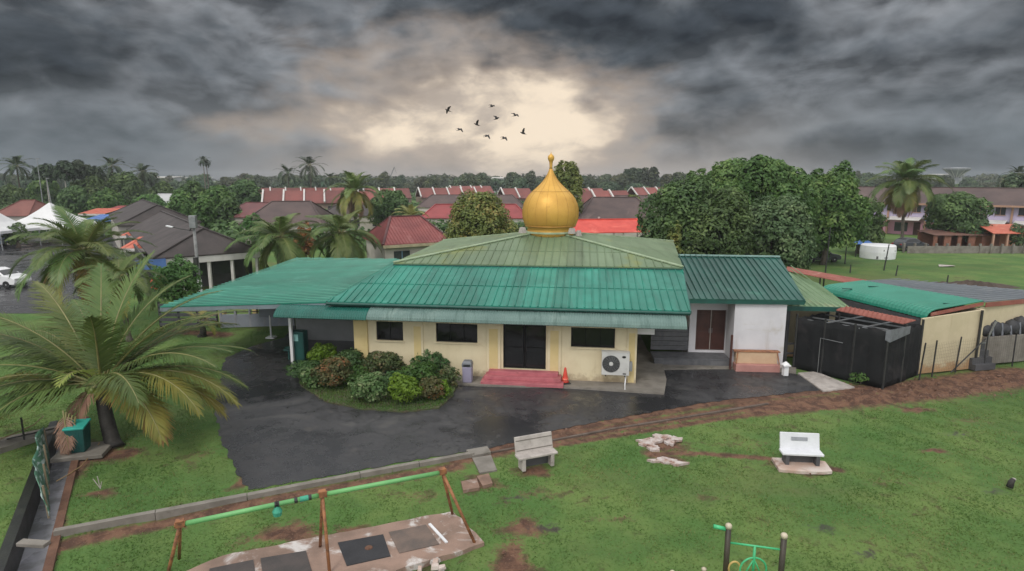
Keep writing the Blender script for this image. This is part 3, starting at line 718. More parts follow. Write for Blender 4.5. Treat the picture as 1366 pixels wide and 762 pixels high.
for zi in (58, 13.2):
    rr = np.interp(zi, [p[1] for p in prof], [p[0] for p in prof]) * k + .004
    mb.tube([dome_base + Vector((math.cos(a_) * rr, math.sin(a_) * rr, zi * k)) for a_ in np.linspace(0, 2 * math.pi, 49)], .012 if zi > 20 else .05, 6, cap=False, mi=0)
mb.build('seam', m_goldd, dome, smooth=True)
mb = MB(); mb.lathe(sc_([(2.3, 86.5), (1.9, 90), (2.2, 95), (2.5, 96.5), (3.7, 98.5), (4.3, 101), (3.9, 103.6), (2.2, 105.4), (.7, 106.2), (.5, 107.5), (.02, 109.5)]), dome_base, 20); mb.build('finial', m_gold, dome, smooth=True)
mb = MB(); mb.lathe(sc_([(33.5, 4.2), (33.5, 6.0), (31.4, 6.4)]), dome_base, 48); mb.build('base_ring', m_olvcap, dome)
for px, py, s in ((697, 306, .6), (763, 307, .6), (772, 310, .45)):
    p = D(px, py, DC.y - 1.5); mb = MB(); mb.box(p - Zv * .05, (.62 * s, .5 * s, .32), rz=.6, taper=.7); mb.build('roof_flashing', m_conl, hall)

# curved front awning --------------------------------------------
def awning(name, x0, x1, mat, xo=0, par=hall, y_out=-1.02, ztop=3.34, zlip=2.86):
    prof_ = [(-.02, ztop), (-.42, ztop - .045), (-.70, ztop - .13), (-.88, ztop - .24), (y_out + .03, ztop - .36), (y_out, zlip)]
    mb = MB(); n = max(2, int((x1 - x0) / .055)); rows = []
    for i in range(n + 1):
        x = x0 + (x1 - x0) * i / n; o = .012 if i % 2 else -.012
        rows.append([mw(x, y - o * .5, z + o) for y, z in prof_] + [mw(x, y + .03, z - .03 + o) for y, z in prof_[::-1]])
    m = len(rows[0]); vs = [p for r in rows for p in r]; fs = []
    for i in range(n):
        for j in range(m): fs.append((i * m + j, i * m + (j + 1) % m, (i + 1) * m + (j + 1) % m, (i + 1) * m + j))
    fs += [tuple(range(m))[::-1], tuple(range(n * m, (n + 1) * m))]
    mb.add(vs, fs); return mb.build(name, mat, par, smooth=False)
xa0 = wl(488, 415, -1)[0]; xa1 = wl(917, 430, -1)[0]; xt0 = wl(364, 415, -1)[0]
awning('awning', xa0, xa1, m_awn)
awning('side_awning', xt0, xa0 - .02, m_sawn, ztop=3.30, zlip=2.84)
for x in np.linspace(XL + .3, -.2, 7): mb = MB(); mb.beam(mw(x, -.07, 2.95), mw(x, -.95, 2.93), .03, .03); mb.beam(mw(x, -.07, 2.62), mw(x, -.8, 2.93), .025, .025); mb.build('awning_bracket', m_dsteel, hall)
# white box under the right end of the awning
mb = MB(); p = on_plane(861, 441, RC + v * .6, v); mb.box(p, (.8, .1, .34), rz=TH); mb.build('sign_box', m_white, hall)
# carport ----------------------------------------------------------
cFL, cBL, cBR, cFR = G(213, 409, 3.0), G(396, 347.5, 3.0), G(533, 345.5, 3.62), G(434, 403, 3.44)
cBR.z = 3.62
cR2 = tL - Zv * .75 + u * .8; cR2.z = 3.55
P = [cFL, cFR, Vector((cR2.x, cR2.y, 3.55)), cBR, cBL]
mb = MB(); mb.slab(P, .05)
# ribs run left-right on this one
pl4 = [cFL, cFR, cBR, cBL]; mb.ribs(pl4, cBL - cFL, .42, .06, .035, lift=.012)
crf = mb.build('carport_roof', m_teal2, hall)
mb = MB(); mb.beam(cFL - Zv * .16 + v * .06, cFR - Zv * .16 + v * .06, .08, .2); mb.beam(cFL - Zv * .14 + u * .05, cBL - Zv * .14 + u * .05, .08, .16); mb.build('fascia', m_bluegrey, crf)
mb = MB()
for t in np.linspace(.08, .95, 6): a = tr_(cFL, cBL, t); b = tr_(cFR, cBR, t); mb.beam(a - Zv * .14, b - Zv * .14, .08, .14)
mb.build('rafter', m_dsteel, crf)
def post(base, top, r, mat, cap=None):
    mb = MB(); mb.box((base + top) / 2, (r, r, (top - base).length), rz=TH); p = mb.build('carport_post', mat, hall, bevel=.008)
    if cap: mb = MB(); mb.box(top - Zv * .25, (r * 2.6, r * 2.6, .5), rz=TH); mb.build('capital', cap, p, bevel=.008)
pb = G(391, 487); post(pb, Vector((pb.x, pb.y, 2.95)), .14, m_white, m_yel)
pb = G(298, 429); post(pb, Vector((pb.x, pb.y, 2.15)), .34, m_yel)
pb = G(342, 432); post(pb, Vector((pb.x, pb.y, 2.5)), .26, m_yel)
# grey partition under the carport
m_grey = M('grey_wall_paint', (.20, .205, .215), (.17, .175, .185), 1, .7, .08, 30)
m_greyd = M('dark_grey_dado', (.075, .075, .08), (.05, .05, .055), 1, .7, .08, 30)
xg0 = wl(396, 440, 2.0)[0]
mb = MB(); mb.box(mw((xg0 + XL) / 2 - .01, 2.0, 1.95), (XL - xg0, .12, 1.9), rz=TH); pw = mb.build('partition_wall', m_grey, hall)
mb = MB(); mb.box(mw((xg0 + XL) / 2 - .01, 2.0, .5), (XL - xg0, .16, 1.0), rz=TH); mb.build('dado', m_greyd, pw)
# ================================================================ things at the hall
# air conditioner
xA0, zA1 = wl(803, 470, -.35); xA1, zA0 = wl(839, 501, -.35)
ac = thing('air_conditioner', mw((xA0 + xA1) / 2, -.2, zA0), 'white outdoor air conditioner unit with a round fan on the cream wall', 'air conditioner')
cx, cz = (xA0 + xA1) / 2, (zA0 + zA1) / 2; wA, hA = xA1 - xA0, zA1 - zA0
m_acw = M('ac_white_metal', (.55, .55, .53), (.47, .47, .46), 2, .45, .05, 40, stain=((.35, .33, .29), 2, .55, .8))
mb = MB(); mb.box(mw(cx, -.24, cz), (wA, .34, hA), rz=TH); mb.box(mw(cx, -.24, cz + hA / 2 + .012), (wA + .03, .37, .025), rz=TH); cas = mb.build('casing', m_acw, ac, bevel=.015)
ax = Matrix((u, Zv, -v)).transposed()   # local z -> toward the viewer
fc = mw(cx - wA * .16, -.412, cz + .01); rf = hA * .36
mb = MB(); mb.lathe([(rf * 1.05, 0), (rf * 1.05, .012), (rf * .98, .014), (.02, .008)], fc, 36, axis=ax); fg = mb.build('fan_grille', m_dsteel, ac)
mb = MB()
for rr in np.linspace(rf * .28, rf, 6): mb.tube([fc + ax @ Vector((math.cos(t) * rr, math.sin(t) * rr, .022)) for t in np.linspace(0, 2 * math.pi, 33)], .006, 4, cap=False)
for t in np.linspace(0, 2 * math.pi, 17)[:-1]: mb.tube([fc + ax @ Vector((math.cos(t) * rf * .25, math.sin(t) * rf * .25, .022)), fc + ax @ Vector((math.cos(t + .3) * rf, math.sin(t + .3) * rf, .022))], .005, 4, cap=False)
mb.build('guard_ring', m_steel, fg)
mb = MB(); mb.lathe([(rf * .25, 0.015), (rf * .22, .03), (.01, .034)], fc, 20, axis=ax); mb.build('fan_hub', m_acw, fg)
mb = MB(); mb.lathe([(.055, 0), (.05, .01), (.01, .012)], mw(cx + wA * .30, -.412, cz + hA * .33), 16, axis=ax @ Matrix.Diagonal((1.6, 1, 1))); mb.build('badge', m_black, ac)
mb = MB(); mb.box(mw(cx + wA * .33, -.414, cz - hA * .42), (.14, .012, .05), rz=TH); mb.build('badge', m_black, ac)
for sx in (-.35, .35): mb = MB(); mb.box(mw(cx + wA * sx, -.21, cz - hA / 2 - .03), (.05, .42, .05), rz=TH); mb.build('bracket', m_dsteel, ac)
mb = MB(); mb.box(mw(cx + wA / 2 + .07, -.24, cz - .12), (.12, .2, .4), rz=TH); mb.build('valve_cover', M('dull_grey', (.25, .26, .26)), ac)
mb = MB(); mb.tube([mw(cx + wA * .38, -.3, cz - hA / 2 - .02), mw(cx + wA * .38, -.33, .4), mw(cx + wA * .36, -.45, .12), mw(cx + wA * .34, -.95, .10)], .025, 6); mb.build('drain_pipe', m_white, ac)
# traffic cone
pc = mw(wl(754.5, 500)[0], -.42, .09); cone = thing('traffic_cone', pc, 'orange red traffic cone standing by the pink steps', 'traffic cone')
m_or = M('orange_plastic', (.62, .055, .03), (.50, .04, .02), 3, .45, .03, 30)
mb = MB(); mb.lathe([(.17, .06), (.15, .10), (.095, .40), (.045, .70), (.03, .72), (.02, .72)], pc, 24); cb = mb.build('cone_body', m_or, cone, smooth=True)
mb = MB(); mb.box(pc + Zv * .025, (.42, .42, .05), rz=.2); mb.build('base', m_black, cone, bevel=.015)
mb = MB(); mb.lathe([(.150, .135), (.136, .24)], pc, 24); mb.build('collar', M('pale_orange_band', (.75, .16, .10), None, 3, .4), cb, smooth=True)
# litter bin
pbn = G(624, 509, .09); bn = thing('litter_bin', pbn, 'slim lilac grey litter bin with a dark domed lid against the cream wall', 'bin')
m_lil = M('lilac_plastic', (.30, .28, .38), (.25, .23, .32), 2, .5, .05, 30); m_lid = M('grey_lid', (.17, .18, .20), (.12, .13, .15), 2, .4, .05, 30)
mb = MB(); mb.box(pbn + Zv * .36, (.40, .36, .72), rz=TH, taper=1.08); mb.build('bin_body', m_lil, bn, bevel=.025)
mb = MB(); mb.box(pbn + Zv * .80, (.45, .41, .14), rz=TH); mb.box(pbn + Zv * .93, (.45, .41, .12), rz=TH, taper=.72); ld = mb.build('lid', m_lid, bn, bevel=.02)
mb = MB(); mb.box(pbn + Zv * .80 - v * .208, (.30, .012, .09), rz=TH); mb.build('slot', m_black, ld)
# teal cabinet beside the carport post
pg = G(402, 484, 0); cab = thing('metal_cabinet', pg, 'tall dark teal metal cabinet beside the white carport post', 'cabinet')
m_dtl = M('dark_teal_paint', (.012, .085, .075), (.01, .06, .055), 2, .5, .08, 30)
mb = MB(); mb.box(pg + Zv * .85, (.62, .5, 1.6), rz=TH); mb.build('cabinet_body', m_dtl, cab, bevel=.02)
mb = MB(); mb.box(pg + Zv * .9 - v * .256, (.5, .014, 1.35), rz=TH); dr = mb.build('door', m_dtl, cab)
mb = MB(); mb.box(pg + Zv * 1.35 - v * .268 - u * .08, (.26, .012, .34), rz=TH); mb.build('notice', M('pale_teal_notice', (.25, .5, .48), None, 4), dr)
mb = MB(); mb.box(pg + Zv * .03, (.5, .4, .06), rz=TH); mb.build('plinth', m_dsteel, cab)
pv = G(386, 480, 0); vs_ = thing('water_valve', pv, 'small teal valve stand with a handwheel at the carport post', 'valve')
mb = MB(); mb.tube([pv, pv + Zv * .55], .05, 10); mb.tube([pv + Zv * .5 - u * .25, pv + Zv * .5 + u * .2], .06, 10); mb.build('valve_body', m_dtl, vs_)
mb = MB(); mb.lathe([(.16, .62), (.18, .64), (.16, .66)], pv, 16); mb.tube([pv + Zv * .5, pv + Zv * .66], .02, 6); mb.build('handwheel', m_dtl, vs_)
# board on a post
pp = G(362, 451); bd = thing('notice_board', pp, 'grey board on a single white post at the carport edge', 'board')
mb = MB(); mb.tube([pp, pp + Zv * 1.35], .05, 8); mb.box(pp + Zv * .04, (.5, .4, .08), rz=TH); mb.build('post', m_white, bd)
mb = MB(); mb.box(pp + Zv * 1.6, (1.25, .08, .75), rz=TH); mb.build('panel', M('blue_grey_panel', (.16, .17, .22), (.12, .13, .17), 2, .5), bd, bevel=.01)
# ================================================================ annex
TA = R_(-4.5); ua = Vector((math.cos(TA), math.sin(TA), 0)); va = Vector((-math.sin(TA), math.cos(TA), 0))
AO = G(976, 491, 0); AO.z = 0                        # front left corner of the projecting block
def aw(x, y, z): return AO + ua * x + va * y + Zv * z
def al(px, py, y): p = on_plane(px, py, AO + va * y, va) - AO; return p.dot(ua), p.z
m_dgreen = M('dark_green_metal_roof', (.009, .080, .060), (.007, .06, .046), .7, .42, .08, 14, stain=((.03, .14, .10), .5, .56, .74), streak=((.006, .045, .035), (2.6, .2, .2), .5, .75, .6), panels=((.997, -.078, 0), .6, .3))
m_annw = M('whitewashed_wall', (.62, .61, .64), (.54, .53, .56), 1, .75, .1, 30, stain=((.42, .38, .33), .7, .55, .76), streak=((.36, .32, .28), (2.5, 2.5, .22), .55, .76, .5), splash=((.26, .19, .14), .35, .6))
m_brown = M('dark_brown_door', (.075, .024, .016), (.05, .016, .011), 2, .5, .15, 20)
ann = thing('annex', aw(1, 3, 0), 'white annex with a plain dark green metal roof and brown double doors', 'building')
aFL, aFR, aBR, aBL = G(913, 398.5, 3.42), G(1074, 400.5, 3.42), G(1040, 343.5, 4.82), G(905, 341.5, 4.82)
mb = MB(); P = [aFL, aFR, aBR, aBL]; mb.slab(P, .06); mb.ribs(P, aFR - aFL, .30, .06, .04, lift=.001); ar = mb.build('roof', m_dgreen, ann)
mb = MB(); mb.beam(aFL - Zv * .13 + va * .04, aFR - Zv * .13 + va * .04, .06, .2); mb.beam(aFR - Zv * .1, aBR - Zv * .1, .06, .14); mb.build('fascia', m_tealdk, ar)
mb = MB(); mb.beam(aBL + Zv * .05, aBR + Zv * .05, .22, .07); mb.build('ridge_cap', M('pale_green_cap', (.22, .36, .33), None, 2), ar)
bk = [aBL, aBR, aBR + va * 4.6 - Zv * 1.4, aBL + va * 4.6 - Zv * 1.4]; mb = MB(); mb.slab(bk, .06); mb.ribs(bk, aBR - aBL, .30, .06, .04, lift=.001); mb.build('roof', m_dgreen, ann)
YD = 1.35                                             # door wall set back
xL = al(918, 470, YD)[0]; xd0, zd0 = al(927, 467, YD); xd1, zd1 = al(975, 414, YD); xr = al(1045, 480, 0)[0]
mb = MB(); PW = lambda x, y, z: aw(x, YD + y, z); holes_wall(mb, PW, xL, .0, 0, 3.55, [(xd0, min(xd1, -.03), zd0, zd1)], .2)
mb.box(aw(xr / 2, (YD + 6.2) / 2, 1.7), (xr, 6.2 + .0 - 0, 3.4) if False else (xr, 7.4, 3.4), rz=TA)
mb.box(aw(xL + .1, YD + 3.4, 1.7), (.2, 6.3, 3.4), rz=TA)
aw_ = mb.build('wall', m_annw, ann)
# block front: AO.y=0 .. the box is centred so shift it back
for p in aw_.data.vertices: pass
for s in (0, 1):
    xe = min(xd1, -.03); w2 = (xe - xd0) / 2; xm = xd0 + w2 * (s + .5); mb = MB(); mb.box(aw(xm, YD + .1, (zd0 + zd1) / 2), (w2 - .03, .05, zd1 - zd0 - .05), rz=TA)
    dr = mb.build('door', m_brown, ann)
    mb = MB()
    for zf in (.27, .73): mb.box(aw(xm, YD + .07, zd0 + (zd1 - zd0) * zf), (w2 * .68, .02, (zd1 - zd0) * .36), rz=TA)
    mb.build('panel', m_brown, dr, bevel=.008)
    mb = MB(); mb.tube([aw(xd0 + w2 + (-.07 if s == 0 else .07), YD + .03, zd0 + .9), aw(xd0 + w2 + (-.07 if s == 0 else .07), YD + .03, zd0 + 1.15)], .015, 6); mb.build('handle', m_steel, dr)
mb = MB(); mb.box(aw(xd0 + (min(xd1, -.03) - xd0) / 2, YD + .05, (zd0 + zd1) / 2), (.03, .03, zd1 - zd0), rz=TA); mb.build('door_trim', m_conl, ann)
# grey boarded deck
mb = MB(); y0, y1 = .15, YD; xk = al(872, 488, .1)[0]; nb_ = 7
for i in range(nb_): yy = y0 + (y1 - y0) * (i + .5) / nb_; mb.box(aw((xk + 0) / 2 - .02, yy, .34 + .0), (-xk - .04, (y1 - y0) / nb_ - .02, .06), rz=TA)
mb.box(aw(xk / 2, y0 + .02, .16), (-xk - .06, .04, .28), rz=TA); mb.box(aw(xk / 2, (y0 + y1) / 2 + .2, .15), (-xk - .1, y1 - y0 - .5, .28), rz=TA); mb.build('deck', m_wood, ann)
mb = MB(); xs0 = al(868, 470, YD)[0]
for i in range(5): mb.box(aw((xs0 + xL) / 2, YD + .1, .55 + i * .24), (xL - xs0, .05, .22), rz=TA)
mb.build('boarding', m_wood, ann)
# pink ledge with peach box
xp0, xp1 = al(981, 490, -.5)[0], al(1040, 490, -.5)[0]
m_peach = M('peach_plaster', (.56, .40, .26), (.50, .34, .22), 1.5, .8, .1, 30)
m_palep = M('faded_pink_plinth', (.44, .22, .19), (.36, .17, .15), 1.5, .8, .15, 30)
mb = MB(); mb.box(aw((xp0 + xp1) / 2, -.30, .17), (xp1 - xp0, .55, .34), rz=TA); led = mb.build('plinth', m_palep, ann, bevel=.015)
mb = MB(); mb.box(aw((xp0 + xp1) / 2, -.17, .62), (xp1 - xp0 - .1, .30, .56), rz=TA); mb.build('peach_wall', m_peach, ann, bevel=.015)
mb = MB(); mb.box(aw((xp0 + xp1) / 2, -.17, .925), (xp1 - xp0 + .1, .36, .035), rz=TA); mb.beam(aw(xp0 + .02, -.50, .36), aw(xp0 + .12, -.35, .92), .04, .04); mb.beam(aw(xp1 - .02, -.50, .36), aw(xp1 - .1, -.35, .92), .04, .04); mb.build('ledge_cap', m_rust, ann)
mb = MB(); mb.box(aw(xp0 - .16, -.2, .85), (.09, .09, 1.7), rz=TA); mb.build('dark_post', m_brown, ann)
# fallen white block
pk = G(977, 485, .1); mb = MB(); mb.box(pk + Zv * .12, (.32, .18, .42), rot=(Matrix.Rotation(.4, 3, 'X') @ Matrix.Rotation(.5, 3, 'Y'))); tag(mb.build('concrete_block', m_white, bevel=.01), 'tilted white concrete block at the end of the grey deck', 'block')
# white marker with pointed cap
pm = G(1047, 501, .05); mk = thing('marker_post', pm, 'small white marker post with a pointed cap at the driveway end', 'marker')
mb = MB(); mb.box(pm + Zv * .24, (.22, .22, .48), rz=.1); mb.build('shaft', m_white, mk, bevel=.015)
mb = MB(); mb.box(pm + Zv * .50, (.34, .34, .06), rz=.1); mb.lathe([(.19, .53), (.12, .60), (.04, .66), (.01, .68)], pm, 16); mb.build('cap', m_white, mk, bevel=.01)
# ================================================================ right-hand sheds
m_palegr = M('faded_pale_green_roof', (.18, .27, .15), (.13, .21, .11), .9, .6, .12, 14, stain=((.26, .27, .16), .6, .55, .75))
m_green2 = M('bright_green_roof', (.014, .205, .135), (.012, .17, .11), .6, .42, .08, 14, stain=((.03, .20, .12), .5, .58, .75))
m_redz = M('rusty_red_zinc', (.30, .095, .07), (.22, .07, .05), 1.2, .65, .15, 18, stain=((.36, .22, .17), .8, .55, .75))
m_greyroof = M('grey_metal_roof', (.135, .15, .165), (.11, .125, .14), .8, .5, .1, 14, stain=((.19, .2, .2), .5, .55, .75))
m_cream2 = M('pale_cream_plaster', (.55, .47, .32), (.48, .41, .27), .9, .8, .1, 30, stain=((.45, .30, .16), .5, .6, .8), streak=((.33, .26, .16), (2.5, 2.5, .22), .55, .76, .45), splash=((.36, .18, .07), .55, .75))
m_net = M('black_shade_net', (.010, .011, .012), (.017, .018, .019), 1.5, .85, .6, 30, spec=.2, stain=((.028, .026, .027), 1.2, .5, .7))
# small store with the pale roof
st = thing('store_shed', G(1080, 470), 'narrow store with a faded pale green roof between annex and net yard', 'shed')
p1, p2, p3, p4 = G(1046, 408, 3.05), G(1134, 410, 2.85), G(1092, 378, 3.6), G(1052, 363, 3.85)
mb = MB(); P = [p1, p2, p3, p4]; mb.slab(P, .06); mb.ribs(P, p2 - p1, .32, .05, .03, lift=.02); rf_ = mb.build('roof', m_palegr, st)
mb = MB(); mb.beam(p1 - Zv * .12, p2 - Zv * .12, .06, .22); mb.build('fascia', m_tealdk, rf_)
mb = MB(); c = (p1 + p2 + p3 + p4) / 4; mb.box((c.x + .1, c.y + .55, 1.4), (2.2, 2.6, 2.8), rz=-.2); mb.build('wall', m_cream2, st)
mb = MB(); pq = G(1052, 488); mb.box((pq.x, pq.y + .5, 1.45), (.16, .16, 2.9)); mb.beam((pq.x + .05, pq.y + .45, 1.0), (pq.x + .9, pq.y + .5, 1.0), .06, .1); mb.beam((pq.x + .05, pq.y + .45, .5), (pq.x + .9, pq.y + .5, .5), .06, .1); mb.build('post', m_greyd, st)
# black net yard
yd = thing('net_enclosure', G(1140, 490), 'yard fenced with black shade net on metal posts', 'enclosure')
n0, n1, n2_ = G(1058, 491), G(1177, 519), G(1223, 501); n3 = n0 + (n2_ - n1) * 1.15; HN = 2.62
def net(a, b, h0, h1, name='net_panel', seg=30, mat=m_net, amp=.04, par=None):
    mb = MB(); rows = 8; dv = (b - a); nr = Vector((-dv.y, dv.x, 0)).normalized(); vs = []
    for i in range(seg + 1):
        t = i / seg; wv_ = amp * (math.sin(t * 19) + .6 * math.sin(t * 47 + 1))
        for j in range(rows + 1):
            s = j / rows; vs.append(a + dv * t + nr * (wv_ * (.3 + .7 * math.sin(s * math.pi)) + .02 * math.sin(s * 13 + t * 9)) + Zv * ((h0 + (h1 - h0) * t) * s + (.05 * math.sin(t * 31) if j == rows else 0)))
    R1 = rows + 1
    fs = [(i * R1 + j, (i + 1) * R1 + j, (i + 1) * R1 + j + 1, i * R1 + j + 1) for i in range(seg) for j in range(rows)]
    mb.add(vs, fs); o = mb.build(name, mat, par or yd, smooth=True)
    sm = o.modifiers.new('thick', 'SOLIDIFY'); sm.thickness = .012
    return o
net(n0, n1, 2.5, HN); net(n1, n2_, HN, 2.4); net(n2_, n3, 2.4, 2.4, seg=12)
net(n3, n0, 2.4, 2.5, seg=12)
for q in (n0, n0.lerp(n1, .33), n0.lerp(n1, .66), n1, n1.lerp(n2_, .5), n2_, n3):
    mb = MB(); mb.box(Vector((q.x, q.y, 1.34)), (.07, .07, 2.68)); mb.build('post', m_dsteel, yd)
mb = MB(); off = Vector((0, .12, 0))
mb.beam(n0 + Zv * 2.45 + off, n1 + Zv * 2.55 + off, .05, .05); mb.beam(n0 + Zv * 2.35 + (n3 - n0) * .35, n1 + Zv * 2.4 + (n2_ - n1) * .35, .06, .06); mb.beam(n0 + Zv * 2.35 + (n3 - n0) * .65, n1 + Zv * 2.4 + (n2_ - n1) * .65, .06, .06)
for t in (.35, .7): a = n0.lerp(n1, t); mb.beam(a + Zv * 2.5, a + Zv * 2.38 + (n3 - n0) * .9, .05, .05)
mb.build('top_rail', m_steel, yd)
fr_ = Vector(((n1 - n0).y, -(n1 - n0).x, 0)).normalized() * .07
gt0, gt1 = n0.lerp(n1, .30) + fr_, n0.lerp(n1, .55) + fr_; mb = MB()
mb.tube([gt0, gt0 + Zv * 1.75, gt1 + Zv * 1.72], .015, 6); mb.build('gate_frame', m_steel, yd)
mb = MB(); a, b = n1 + (n0 - n1) * .02 + fr_ * 1.2, n1.lerp(n2_, .55) + Vector((.05, -.07, 0))
mb.add([a + Zv * 2.66, n1 + Vector((.03, -.1, 2.68)), b + Zv * 2.60, b + Zv * 2.25, n1 + Vector((.03, -.1, 2.12)), a + Zv * 2.2], [(0, 1, 4, 5), (1, 2, 3, 4)])
o = mb.build('pale_sheet', M('grey_sheet', (.17, .18, .20), (.11, .12, .13), 3, .6, .3, 12), yd); o.modifiers.new('t', 'SOLIDIFY').thickness = .01
net(n0 + Vector((.5, 3.0, 0)), n2_ + Vector((-.4, 1.2, 0)), 1.5, 1.5, name='inner_net', seg=14)
# cream shed with rounded green roof
sh = thing('cream_shed', G(1262, 485), 'cream walled shed with a bright green roof curled at its eave', 'shed')
C1, C2, C3, C4 = G(1249, 413, 3.0), G(1312, 402, 3.22), G(1150, 374.5, 3.22), G(1106, 380, 3.0)
w0, w1 = G(1223, 499), G(1304, 491)
back = (C4 - C1); back.z = 0; back.normalize(); LB = (C4 - C1).length - .6
mb = MB(); c0 = w0.lerp(w1, .02)
def quadwall(mb, a, b, za, zb): mb.add([a, b, b + Zv * zb, a + Zv * za], [(0, 1, 2, 3)])
a0, a1 = w0, w1; b0, b1 = w0 + back * LB, w1 + back * LB
quadwall(mb, a0, a1, 2.66, 2.9); quadwall(mb, a1, b1, 2.9, 2.9); quadwall(mb, b1, b0, 2.9, 2.66)
o = mb.build('wall', m_cream2, sh); o.modifiers.new('t', 'SOLIDIFY').thickness = .12
mb = MB(); quadwall(mb, b0 + Vector((.14, .1, 0)), a0 + Vector((.14, .1, 0)), 2.6, 2.6); mb.build('side_wall', m_greyd, sh)
nrm_out = Vector((back.y, -back.x, 0));  nrm_out = nrm_out if nrm_out.y < 0 else -nrm_out
mb = MB(); sl_ = (C1 - C2)
steps = [(0, 0), (.05, -.01), (.25, -.06), (.42, -.16), (.52, -.30), (.55, -.42)]
nseg = 60; rows = []
lip = Vector((sl_.x, sl_.y, 0)).normalized()
for i in range(nseg + 1):
    t = i / nseg; o_ = .014 if i % 2 else -.014
    top = C2.lerp(C3, t); ev = C1.lerp(C4, t)
    rows.append([top + Zv * o_] + [ev + lip * d_ + Zv * (z_ + o_) for d_, z_ in steps])
m_ = len(rows[0]); mb.add([p for r in rows for p in r], [(i * m_ + j, i * m_ + j + 1, (i + 1) * m_ + j + 1, (i + 1) * m_ + j) for i in range(nseg) for j in range(m_ - 1)])
o = mb.build('roof', m_green2, sh); o.modifiers.new('t', 'SOLIDIFY').thickness = .04
mb = MB(); mb.beam(C1 + lip * .3 - Zv * .22, C2 - Zv * .12, .05, .16); mb.build('verge_board', m_redz, sh)
for px, py in ((1165, 383), (1130, 386), (1266, 406)): p = on_plane(px, py, C1, (C2 - C1).cross(C3 - C1).normalized()); mb = MB(); mb.box(p + Zv * .03, (.5, .1, .03), rz=-.2); mb.build('roof_patch', m_tealdk, sh)
mb = MB(); q = w1 + (w0 - w1) * .08; mb.box(Vector((q.x, q.y - .1, 1.45)), (.08, .08, 2.9)); mb.build('downpipe', m_dsteel, sh)
# grey roofed building behind
gb = thing('grey_roof_shed', G(1345, 460), 'cream building with a flat grey metal roof behind the green shed', 'shed')
D1, D2, D3, D4 = C3 + Vector((.05, .05, -.02)), C2 + Vector((.08, .05, -.02)), G(1366, 395.5, 3.1), G(1196, 373, 3.1)
D3b = G(1420, 388, 3.1)
mb = MB(); P = [D1, D2, G(1380, 396.5, 3.1), G(1420, 391, 3.1), D4]; mb.slab(P, .05); mb.ribs([D1, D2, G(1400, 391, 3.12), D4], D2 - D1, .4, .05, .03, lift=.02); mb.build('roof', m_greyroof, gb)
e0, e1 = w1 + Vector((.12, .5, 0)), G(1395, 470); mb = MB(); quadwall(mb, e0, e1, 2.9, 2.9); quadwall(mb, e1, e1 + back * 2, 2.9, 2.9)
o = mb.build('wall', m_cream2, gb); o.modifiers.new('t', 'SOLIDIFY').thickness = .12
mb = MB(); mb.beam(D2 - Zv * .17 + Vector((.1, 0, 0)), G(1380, 396.5, 3.1) - Zv * .17, .05, .22); mb.build('fascia', m_redz, gb)
# rusty zinc lean-to and walkway roofs
lt = thing('lean_to_roof', G(1165, 470), 'rusty red zinc lean-to roof over the black net yard', 'lean-to')
q1, q2, q3, q4 = G(1112, 413, 2.75), G(1205, 432, 2.62), G(1222, 427, 2.85), G(1130, 409, 2.95)
mb = MB(); P = [q1, q2, q3, q4]; mb.slab(P, .03); mb.ribs(P, q2 - q1, .2, .06, .025, lift=.001); mb.build('sheet', m_redz, lt)
for q in (q1.lerp(q4, .3).lerp(q2, .04), q2.lerp(q3, .4).lerp(q1, .02)):
    mb = MB(); mb.box(Vector((q.x, q.y, 1.3)), (.07, .07, 2.56)); mb.build('post', m_dsteel, lt)
wk = thing('walkway_roof', G(1100, 400), 'long rusty red zinc walkway roof behind the pale green store', 'lean-to')
q1, q2, q3, q4 = G(1048, 361, 2.6), G(1148, 381, 2.6), G(1158, 374, 2.75), G(1050, 355.5, 2.75)
mb = MB(); P = [q1, q2, q3, q4]; mb.slab(P, .03); mb.ribs(P, q2 - q1, .25, .06, .025, lift=.001); mb.build('sheet', m_redz, wk)
for t in (.05, .5, .95):
    for a, b in ((q1, q2), (q4, q3)):
        q = a.lerp(b, t).lerp((q1 + q3) / 2, .03); mb = MB(); mb.box(Vector((q.x, q.y, q.z / 2 - .02)), (.07, .07, q.z - .04)); mb.build('post', m_dsteel, wk)
# wire fence running from the net yard to the right
wf = thing('wire_fence', G(1240, 500), 'thin wire mesh fence with dark leaning posts before the cream shed', 'fence')
fpts = g((1226, 507), (1243, 503), (1274, 497), (1312, 492), (1350, 489), (1390, 484))
for i, p in enumerate(fpts):
    mb = MB(); lean = Vector((random.uniform(-.05, .12), 0, 0)); mb.tube([p, p + lean + Zv * 1.75], .035, 6); mb.build('post', m_dsteel, wf)
mb = MB(); mb.tube([fpts[2] + Vector((-.2, 0, 0)), fpts[3] + Vector((-.1, .0, 1.5))], .03, 6); mb.build('brace', m_dsteel, wf)
mb = MB()
for a, b in zip(fpts[:-1], fpts[1:]):
    for z in np.arange(.1, 1.65, .155): mb.tube([a + Zv * z, a.lerp(b, .5) + Zv * (z - .02), b + Zv * z], .003, 3, cap=False)
    for t in np.arange(0, 1, .075): p = a.lerp(b, t); mb.tube([p + Zv * .1, p + Zv * 1.62], .0022, 3, cap=False)
mb.build('wire_mesh', m_dsteel, wf)
